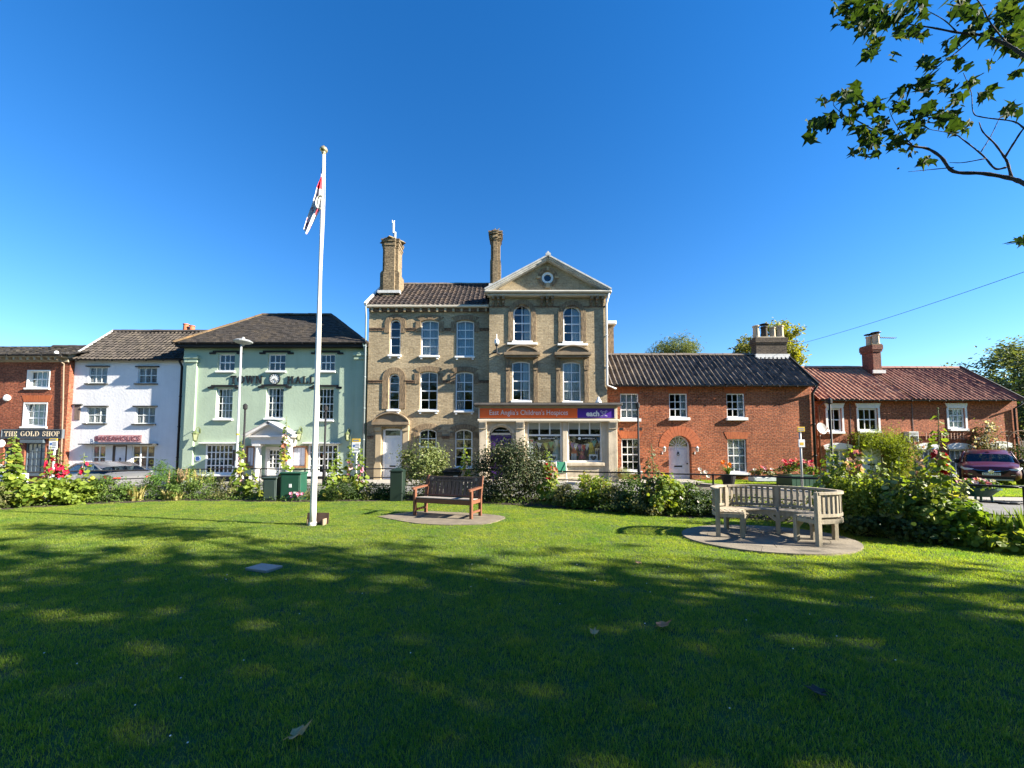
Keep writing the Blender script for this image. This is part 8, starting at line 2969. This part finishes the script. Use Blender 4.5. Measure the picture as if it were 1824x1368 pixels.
shrub(1560, .5, 862, 44, 'mixed leafy shrub in the bed under the white terrace door', L_MID, .06, 'oval', 3000, seed=25, depth=.5, spires=8, spire_mat=L_HOLLY)
shrub(1625, .45, 868, 42, 'big leaved green clump at the foot of the tall dark red hollyhock', L_HOLLY, .078, 'round', 2600, seed=26, depth=.5, spires=6, spire_mat=L_GREY)
shrub(1690, .4, 880, 40, 'bright broad leaved clump before the round green planter', leaf_mat('leaf_bright', (.06, .13, .015), (.16, .25, .03), .4), .088, 'round', 1500, seed=27, depth=.45)
shrub(1540, .1, 915, 50, 'dark leafy undergrowth at the lawn edge beside the paved pad', L_DARK, .06, 'round', 2200, seed=28, depth=.35)
shrub(1640, .1, 925, 56, 'dark green undergrowth at the lawn edge below the big leaved clump', L_DARK, .062, 'round', 2400, seed=29, depth=.35)
straps(1775, .55, 902, 38, 'clump of upright iris leaves by the footpath kerb', leaf_mat('leaf_iris', (.07, .13, .02), (.16, .24, .05), .35), 110, 4, wid=.02, bend=.18)
straps(1822, .45, 898, 24, 'second clump of upright iris leaves at the frame edge', MATS['leaf_iris'], 70, 5, wid=.02, bend=.18)
shrub(1760, .1, 938, 40, 'low round leaved plants at the lawn edge below the iris leaves', L_HOLLY, .10, 'round', 420, seed=30, depth=.35)
shrub(1815, .05, 946, 26, 'bright round leaved plant at the lawn edge below the second iris clump', L_LIME, .09, 'round', 240, seed=31, depth=.3)

# fill between the named plants: ground cover nobody could count
gc = MB()
rg = np.random.RandomState(77)
C = []
for q in range(19000):
 x = rg.uniform(-17, 11)
 k = rg.uniform(.03, 1.9)
 o = offs(float(x), float(k))
 C.append((o.x, o.y, .04 + rg.rand() ** 1.6 * (.10 + min(.42, k * .42) * (.65 + .35 * math.sin(x * 2.3) * math.sin(x * .9 + 1)))))
C = np.array(C)
add_leaves(gc, C, rg.normal(size=C.shape) * .6 + np.array([0, -.2, .8]), rg.uniform(.03, .085, len(C)), 'oval', rg)
gc.build('ground_cover', L_MID, kind='stuff')

# ------------------------------------------------------------------ planters and plants by the houses
def geraniums(t, c, rx, ry, h, col, nf, seed, leafmat=L_MID):
 rng = np.random.RandomState(seed)
 mb, cl = foliage((c[0], c[1], c[2] + h * .35), (rx, ry, h * .5), int(900 * rx), .07, 'round', rng, 18, .2, -.4, .4)
 mb.build('foliage', leafmat, t)
 for q in range(nf):
  a, r = rng.uniform(0, 2 * math.pi), rng.rand() ** .5
  p_ = Vector((c[0] + rx * r * math.cos(a), c[1] + ry * r * math.sin(a), c[2] + h * (.55 + .45 * rng.rand() * (1 - r * .4))))
  s = rng.uniform(.9, 1.5)
  place('flower', flower_mesh(FC[col[q % len(col)]], col[q % len(col)]), p_, t, rot=Vector((rng.normal() * .5, -.6, .8)).to_track_quat('Z', 'Y').to_euler(), scale=(s, s, s))
a, b = gr(1411, 869), gr(1458, 869)
zt = at(1435, 847, a.y).z
t = thing('square_planter', 'dark green square planter full of red geraniums behind the grey sign post', 'planter', ((a.x + b.x) / 2, a.y + .5, 0))
m = MB()
for k in range(6):
 xx = a.x + (b.x - a.x) * k / 6
 MB().bev(xx + .005, xx + (b.x - a.x) / 6 - .005, a.y, a.y + .05, .04, zt - .05, .008).build('board', GRN, t)
MB().box(a.x + .01, b.x - .01, a.y + .051, a.y + 1.0, .02, zt - .08).build('box', GRN, t)
MB().bev(a.x - .04, b.x + .04, a.y - .05, a.y + 1.04, zt - .049, zt, .012).build('rim', GRN, t)
geraniums(t, ((a.x + b.x) / 2, a.y + .45, zt), .62, .45, at(1435, 816, a.y).z - zt, ('geranium', 'red', 'pink', 'geranium'), 60, 5)
for (xa, xb, lab, sd) in ((1344, 1389, 'long white trough of flowers below the cottage window', 6), (1391, 1412, 'short white trough next to the square green planter', 7)):
 a, b = gr(xa, 861), gr(xb, 861)
 zt = at((xa + xb) / 2, 850, a.y).z
 t = thing('white_trough', lab, 'planter', ((a.x + b.x) / 2, a.y + .25, .08))
 MB().bev(a.x, b.x, a.y, a.y + .5, .09, zt, .02).build('trough', M('trough_grey', (.52, .55, .57), .7, .12, 4), t)
 geraniums(t, ((a.x + b.x) / 2, a.y + .25, zt - .03), (b.x - a.x) * .46, .25, .55, ('pink', 'white', 'geranium'), 9, sd, L_OLIVE)
p = gr(1743, 893)
t = thing('round_planter', 'round dark green tub on legs with pink flowers in front of the maroon car', 'planter', (p.x, p.y, 0))
zt = at(1743, 868, p.y).z
rT = 26 * p.y / FPX
MB().lathe([(rT * .55, .16), (rT * .82, .30), (rT * .98, zt - .06), (rT * 1.08, zt - .05), (rT * 1.08, zt), (rT * .95, zt), (rT * .9, zt - .08)], (p.x, p.y, 0), 24).build('tub', GRN, t, smooth=False)
for k in range(4):
 an_ = k * math.pi / 2 + .5
 MB().tube([(p.x + rT * .55 * math.cos(an_), p.y + rT * .55 * math.sin(an_), .3), (p.x + rT * .62 * math.cos(an_), p.y + rT * .62 * math.sin(an_), 0)], .03, 8).build('leg', GRN, t)
geraniums(t, (p.x, p.y, zt - .05), rT * .95, rT * .9, .34, ('pink', 'geranium', 'palepink', 'white'), 26, 9)
p = gr(1298, 866)
t = thing('dark_planter', 'dark tub with strappy leaves and orange flowers behind the curved bench', 'planter', (p.x, p.y, 0))
MB().lathe([(.20, 0), (.27, .3), (.30, .5), (.27, .5), (.25, .44)], p, 18).build('tub', BLACK, t)
m = MB()
rg = np.random.RandomState(3)
for q in range(50):
 a_ = rg.uniform(0, 6.28)
 o = Vector((math.cos(a_), math.sin(a_), 0))
 h_ = rg.uniform(.35, .75)
 sd = Vector((-o.y, o.x, 0)) * .022
 P_ = [p + Vector((0, 0, .45)) + o * (.45 * f * f) + Vector((0, 0, h_ * f * (1.2 - .5 * f))) for f in (0, .5, 1)]
 m.add([P_[0] - sd, P_[0] + sd, P_[1] - sd, P_[1] + sd, P_[2]], [(0, 1, 3, 2), (2, 3, 4)])
m.build('blade', L_MID, t)
for q in range(7):
 c = p + Vector((rg.uniform(-.3, .15), rg.uniform(-.2, .2), rg.uniform(.85, 1.1)))
 place('flower', flower_mesh(FC['orange'], 'orange'), c, t, rot=(1.0, 0, rg.uniform(-1, 1)), scale=(1.4, 1.4, 1.4))
b = Vector((at(1110, 850, 18.9).x, 18.9, .1))
shrub(1110, 0, 832, 18, 'silvery lavender like bush against the cottage window by the shopfront', L_GREY, .07, 'lance', 1500, seed=41, base=b, depth=.45, spires=10, spire_mat=leaf_mat('spike_silver', (.35, .36, .32), (.55, .54, .48), .2))
for (x, y, lab) in ((1248, 836, 'slender daisy stalk with white flowers beside the arched door'), (1258, 841, 'second slender daisy stalk with a white flower beside the arched door')):
 b = Vector((at(x, 850, 19.4).x, 19.4, .09))
 t = thing('daisy_plant', lab, 'plant', b)
 h = at(x, y, 19.4).z
 MB().tube([b, (b.x, b.y, h)], .012, 5).build('stem', L_STEM, t)
 for k in range(2):
  place('flower', flower_mesh(FC['white'], 'white'), (b.x + .12 * (k - .4), b.y - .03, h - .2 * k), t, rot=(1.0, 0, 0), scale=(1.7, 1.7, 1.7))
# wisteria round the terrace door and the rose further along
def climber(name, lab, cat, pts, n, size, shape, mat, seed, stem_pts, blooms=None, dep=.5):
 rng = np.random.RandomState(seed)
 base = Vector(stem_pts[0])
 t = thing(name, lab, cat, base)
 mb = MB()
 for (x, y, rx, ry, w) in pts:
  k = int(n * w)
  C = np.array([(at(x + rng.normal() * rx * .5, y + rng.normal() * ry * .5, YR_ - .3))[:] for _ in range(k)])
  C[:, 1] = YR_ - .06 - np.abs(rng.normal(size=k)) * dep * .6
  add_leaves(mb, C, rng.normal(size=C.shape) * .6 + np.array([.2, -.6, .6]), size * rng.uniform(.6, 1.2, k), shape, rng, rng.normal(size=C.shape) * .6 + np.array([0, 0, -.8]))
 mb.build('foliage', mat, t)
 MB().tube(spline(stem_pts, 6), list(np.linspace(.05, .015, 6 * (len(stem_pts) - 1) + 1)), 7).build('stem', BARK, t, smooth=True)
 if blooms:
  for q in range(blooms[1]):
   x, y, rx, ry, w = pts[rng.randint(len(pts))]
   c = at(x + rng.normal() * rx * .5, y + rng.normal() * ry * .5, YR_ - .5)
   place('flower', flower_mesh(FC[blooms[0]], blooms[0]), c, t, rot=(1.2, 0, rng.normal()), scale=(1.25, 1.25, 1.25))
 return t
climber('wisteria', 'lime green climbing plant arching over the white terrace door', 'climber', [(1545, 782, 22, 14, .22), (1575, 786, 30, 20, .3), (1600, 800, 26, 26, .3), (1608, 830, 22, 26, .3), (1590, 825, 20, 25, .2), (1585, 850, 26, 18, .2), (1536, 790, 10, 10, .06)], 7000, .145, 'lance', L_LIME, 3,
  [(at(1598, 860, YR_ - .2).x, YR_ - .25, 0), (at(1600, 830, YR_).x, YR_ - .2, 1.0), (at(1585, 800, YR_).x, YR_ - .2, 1.9), (at(1550, 785, YR_).x, YR_ - .2, 2.2)])
climber('rose', 'climbing rose with white flowers on the brick above the maroon car', 'climber', [(1752, 775, 18, 20, .3), (1750, 800, 18, 22, .3), (1765, 760, 8, 12, .1), (1738, 790, 10, 12, .1), (1782, 800, 10, 20, .15)], 1500, .11, 'oval', L_OLIVE, 4,
  [(at(1756, 860, YR_).x, YR_ - .2, 0), (at(1754, 820, YR_).x, YR_ - .15, 1.3), (at(1748, 790, YR_).x, YR_ - .15, 2.2), (at(1760, 755, YR_).x, YR_ - .15, 3.0)], ('white', 34))
climber('rose', 'small dark climbing rose below the white slatted bracket', 'climber', [(1619, 795, 10, 12, .3), (1624, 812, 12, 14, .3), (1638, 800, 8, 8, .1)], 900, .10, 'oval', L_OLIVE, 5,
  [(at(1622, 860, YR_).x, YR_ - .2, 0), (at(1620, 820, YR_).x, YR_ - .15, 1.2), (at(1619, 790, YR_).x, YR_ - .15, 2.0)], ('palepink', 6))
# side gate, metal arch and fence at the end of the terrace
p = at(1806, 800, YR_ - .6)
t = thing('garden_arch', 'rusty metal garden arch at the end wall of the terrace', 'arch', (p.x, YR_ - .6, 0))
RUST = M('rust', (.20, .11, .06), .8, .3, 8)
for dy in (0, .5):
 MB().tube([(p.x - .7, YR_ - .9 + dy, 0), (p.x - .7, YR_ - .9 + dy, 1.9)] + [(p.x - .7 * math.cos(a), YR_ - .9 + dy, 1.9 + .7 * math.sin(a)) for a in np.linspace(.2, 2.94, 12)] + [(p.x + .7, YR_ - .9 + dy, 1.9), (p.x + .7, YR_ - .9 + dy, 0)], .018, 6).build('hoop', RUST, t, smooth=True)
m = MB()
for a in np.linspace(.1, 3.04, 9):
 m.tube([(p.x - .7 * math.cos(a), YR_ - .9, 1.9 + .7 * math.sin(a)), (p.x - .7 * math.cos(a), YR_ - .4, 1.9 + .7 * math.sin(a))], .01, 5)
m.build('crossbar', RUST, t)
x0 = rx1 + .06
t = thing('wooden_fence', 'dark wooden fence between the terrace end and the frame edge', 'fence', (x0, YR_ + .5, 0))
fb = MB().bev(-.07, .07, -.012, .012, 0, 2.0, .005).mesh('board', DARKWOOD)
for k in range(24):
 place('board', fb, (x0 + .07 + .15 * k, YR_ + .3, .08 + random.uniform(-.01, .02)), t)
MB().box(x0, x0 + 3.6, YR_ + .32, YR_ + .36, .5, .6).build('rail', DARKWOOD, t)
b = Vector((at(1830, 860, 20).x, 20, .08))
shrub(1826, 0, 790, 30, 'dark evergreen bush at the frame edge past the maroon car', L_DARK, .09, 'oval', 2600, seed=51, base=b, depth=.9)
# A-board and chair outside the shop, seen between the plants
p = gr(1083, 861)
t = thing('folding_chair', 'green and white folding chair outside the shop behind the railing', 'chair', (at(1000, 855, 18.8).x, 18.8, .1))
q = Vector(t.location)
m = MB()
m.obox(q + Vector((0, .1, .70)), (.22, 0, 0), (0, .01, .0), (0, .05, .22))
m.build('backrest', M('canvas_green', (.03, .22, .12), .8), t)
MB().obox(q + Vector((0, -.1, .45)), (.22, 0, 0), (0, .2, 0), (0, 0, .012)).build('seat', M('canvas_green', (.03, .22, .12)), t)
for s in (-1, 1):
 MB().tube([q + Vector((s * .23, .15, .95)), q + Vector((s * .23, -.3, 0))], .014, 6).build('leg', WHITE, t)
 MB().tube([q + Vector((s * .21, -.28, .46)), q + Vector((s * .21, .25, 0))], .014, 6).build('leg', WHITE, t)

# ------------------------------------------------------------------ grass
def grass_mat():
 m, nt, N, L, P = nodes_of('grass_blade')
 P.inputs['Roughness'].default_value = .5
 P.inputs['Specular IOR Level'].default_value = .3
 g = N.new('ShaderNodeNewGeometry')
 rp = N.new('ShaderNodeValToRGB')
 e = rp.color_ramp.elements
 e[0].color, e[1].color = (.135, .220, .032, 1), (.275, .350, .052, 1)
 q = e.new(.92)
 q.color = (.275, .355, .05, 1)
 e[2].color = (.40, .37, .15, 1)
 e[2].position = 1.0
 L.new(g.outputs['Random Per Island'], rp.inputs['Fac'])
 nz = N.new('ShaderNodeTexNoise')
 nz.inputs['Scale'].default_value = .9
 nz.inputs['Detail'].default_value = 5
 nz.inputs['Roughness'].default_value = .7
 L.new(g.outputs['Position'], nz.inputs['Vector'])
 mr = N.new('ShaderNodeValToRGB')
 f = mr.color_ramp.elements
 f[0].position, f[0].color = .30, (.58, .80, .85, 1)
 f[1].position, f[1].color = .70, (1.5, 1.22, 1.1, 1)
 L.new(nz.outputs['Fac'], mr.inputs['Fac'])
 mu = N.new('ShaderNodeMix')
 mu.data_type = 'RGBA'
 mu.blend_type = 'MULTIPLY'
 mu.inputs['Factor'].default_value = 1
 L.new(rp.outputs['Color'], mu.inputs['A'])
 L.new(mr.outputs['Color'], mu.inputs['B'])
 L.new(mu.outputs['Result'], P.inputs['Base Color'])
 n3 = N.new('ShaderNodeTexNoise')
 n3.inputs['Scale'].default_value = 2.6
 n3.inputs['Detail'].default_value = 6
 n3.inputs['Roughness'].default_value = .75
 L.new(g.outputs['Position'], n3.inputs['Vector'])
 r3 = N.new('ShaderNodeMapRange')
 r3.inputs['From Min'].default_value = .56
 r3.inputs['From Max'].default_value = .74
 r3.inputs['To Max'].default_value = .55
 L.new(n3.outputs['Fac'], r3.inputs['Value'])
 x3 = N.new('ShaderNodeMix')
 x3.data_type = 'RGBA'
 L.new(r3.outputs[0], x3.inputs['Factor'])
 L.new(mu.outputs['Result'], x3.inputs['A'])
 x3.inputs['B'].default_value = (.30, .30, .10, 1)
 mu = x3
 L.new(mu.outputs['Result'], P.inputs['Base Color'])
 t = N.new('ShaderNodeBsdfTranslucent')
 m2 = N.new('ShaderNodeMix')
 m2.data_type = 'RGBA'
 m2.blend_type = 'MULTIPLY'
 m2.inputs['Factor'].default_value = 1
 L.new(mu.outputs['Result'], m2.inputs['A'])
 m2.inputs['B'].default_value = (1.45, 1.5, .45, 1)
 L.new(m2.outputs['Result'], t.inputs['Color'])
 mx = N.new('ShaderNodeMixShader')
 mx.inputs['Fac'].default_value = .55
 L.new(P.outputs[0], mx.inputs[1])
 L.new(t.outputs[0], mx.inputs[2])
 L.new(mx.outputs[0], N['Material Output'].inputs['Surface'])
 return m
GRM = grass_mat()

def tuft(seed, n=330, r=.17, h=.029):
 rg = np.random.RandomState(seed)
 m = MB()
 for q in range(n):
  a, rr = rg.uniform(0, 2 * math.pi), r * rg.rand() ** .5
  b = Vector((rr * math.cos(a), rr * math.sin(a), 0))
  d = Vector((rg.normal(), rg.normal(), 0)).normalized()
  hh = h * rg.uniform(.55, 1.25)
  ln = d * hh * rg.uniform(.15, .95)
  s = Vector((-d.y, d.x, 0)) * rg.uniform(.0011, .0021)
  p1, p2 = b + ln * .35 + Vector((0, 0, hh * .6)), b + ln + Vector((0, 0, hh * rg.uniform(.75, 1)))
  m.add([b - s, b + s, p1 - s * .8, p1 + s * .8, p2], [(0, 1, 3, 2), (2, 3, 4)])
 me = m.mesh('grass_tuft', GRM)
 return bpy.data.objects.new('grass_tuft', me)

def grass_field(name, pts, tufts, smin, smax):
 me = bpy.data.meshes.new(name)
 me.from_pydata([tuple(p) for p in pts], [], [])
 o = link(name, me)
 o['kind'] = 'stuff'
 ng = bpy.data.node_groups.new('grass_nodes', 'GeometryNodeTree')
 ng.interface.new_socket('Geometry', in_out='INPUT', socket_type='NodeSocketGeometry')
 ng.interface.new_socket('Geometry', in_out='OUTPUT', socket_type='NodeSocketGeometry')
 gi, go = ng.nodes.new('NodeGroupInput'), ng.nodes.new('NodeGroupOutput')
 jn = ng.nodes.new('GeometryNodeGeometryToInstance')
 for t in tufts:
  oi = ng.nodes.new('GeometryNodeObjectInfo')
  oi.inputs['Object'].default_value = t
  oi.inputs['As Instance'].default_value = True
  ng.links.new(oi.outputs['Geometry'], jn.inputs[0])
 ip = ng.nodes.new('GeometryNodeInstanceOnPoints')
 ip.inputs['Pick Instance'].default_value = True
 ng.links.new(gi.outputs[0], ip.inputs['Points'])
 ng.links.new(jn.outputs[0], ip.inputs['Instance'])
 rv = ng.nodes.new('FunctionNodeRandomValue')
 rv.data_type = 'FLOAT_VECTOR'
 rv.inputs[0].default_value = (-.06, -.06, 0)
 rv.inputs[1].default_value = (.06, .06, 6.283)
 ng.links.new(rv.outputs[0], ip.inputs['Rotation'])
 rs = ng.nodes.new('FunctionNodeRandomValue')
 rs.data_type = 'FLOAT'
 rs.inputs[2].default_value = smin
 rs.inputs[3].default_value = smax
 ng.links.new(rs.outputs[1], ip.inputs['Scale'])
 ri = ng.nodes.new('FunctionNodeRandomValue')
 ri.data_type = 'INT'
 ri.inputs[4].default_value = 0
 ri.inputs[5].default_value = len(tufts) - 1
 ng.links.new(ri.outputs[2], ip.inputs['Instance Index'])
 ng.links.new(ip.outputs[0], go.inputs[0])
 md = o.modifiers.new('grass', 'NODES')
 md.node_group = ng
 return o

rg = np.random.RandomState(5)
tufts = [tuft(k) for k in range(4)]
pts = []
y = 1.2
_plq = [(p.x, p.y) for p in (gr(437, 1016), gr(474, 1021.5), gr(503, 1012), gr(466, 1007.5))]
def inside(x, y, poly):
 c = False
 j = len(poly) - 1
 for i in range(len(poly)):
  if (poly[i][1] > y) != (poly[j][1] > y) and x < (poly[j][0] - poly[i][0]) * (y - poly[i][1]) / (poly[j][1] - poly[i][1]) + poly[i][0]:
   c = not c
  j = i
 return c
while y < 14.2:
 stp = .155 + .006 * y
 w = 1.42 * y + 1.4
 for x in np.arange(-w, w, stp):
  X, Y = x + rg.uniform(-.06, .06), y + rg.uniform(-.06, .06)
  if Y > bed_y(X) - .02 - .1 * rg.rand():
   continue
  if math.hypot(X - PC.x, (Y - PC.y) / PE) < 1.36 + .09 * rg.rand() or inside(X, Y, _slab1) or inside(X, Y, _plq):
   continue
  pts.append((X, Y, -.004))
 y += stp
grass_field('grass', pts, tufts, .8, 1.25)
pts = []
for k in range(5200):
 X, Y = rg.uniform(8.9, 33), rg.uniform(12.9, 21.3)
 if inside(X, Y, VERGE_PTS) and X < 1.4 * Y + 2:
  pts.append((X, Y, .03))
grass_field('grass', pts, tufts, 1.2, 2.2)

# clover heads and bits of petal in the lawn
dm = MB()
for k in range(38):
 X, Y = rg.uniform(-4.5, 5), rg.uniform(2.1, 6.2)
 if abs(X) > 1.25 * Y:
  continue
 dm.lathe([(.001, -.003), (.005, -.002), (.0055, .002), (.001, .004)], (X, Y, .036), 5)
dm.build('daisy_specks', WHITE, kind='stuff')
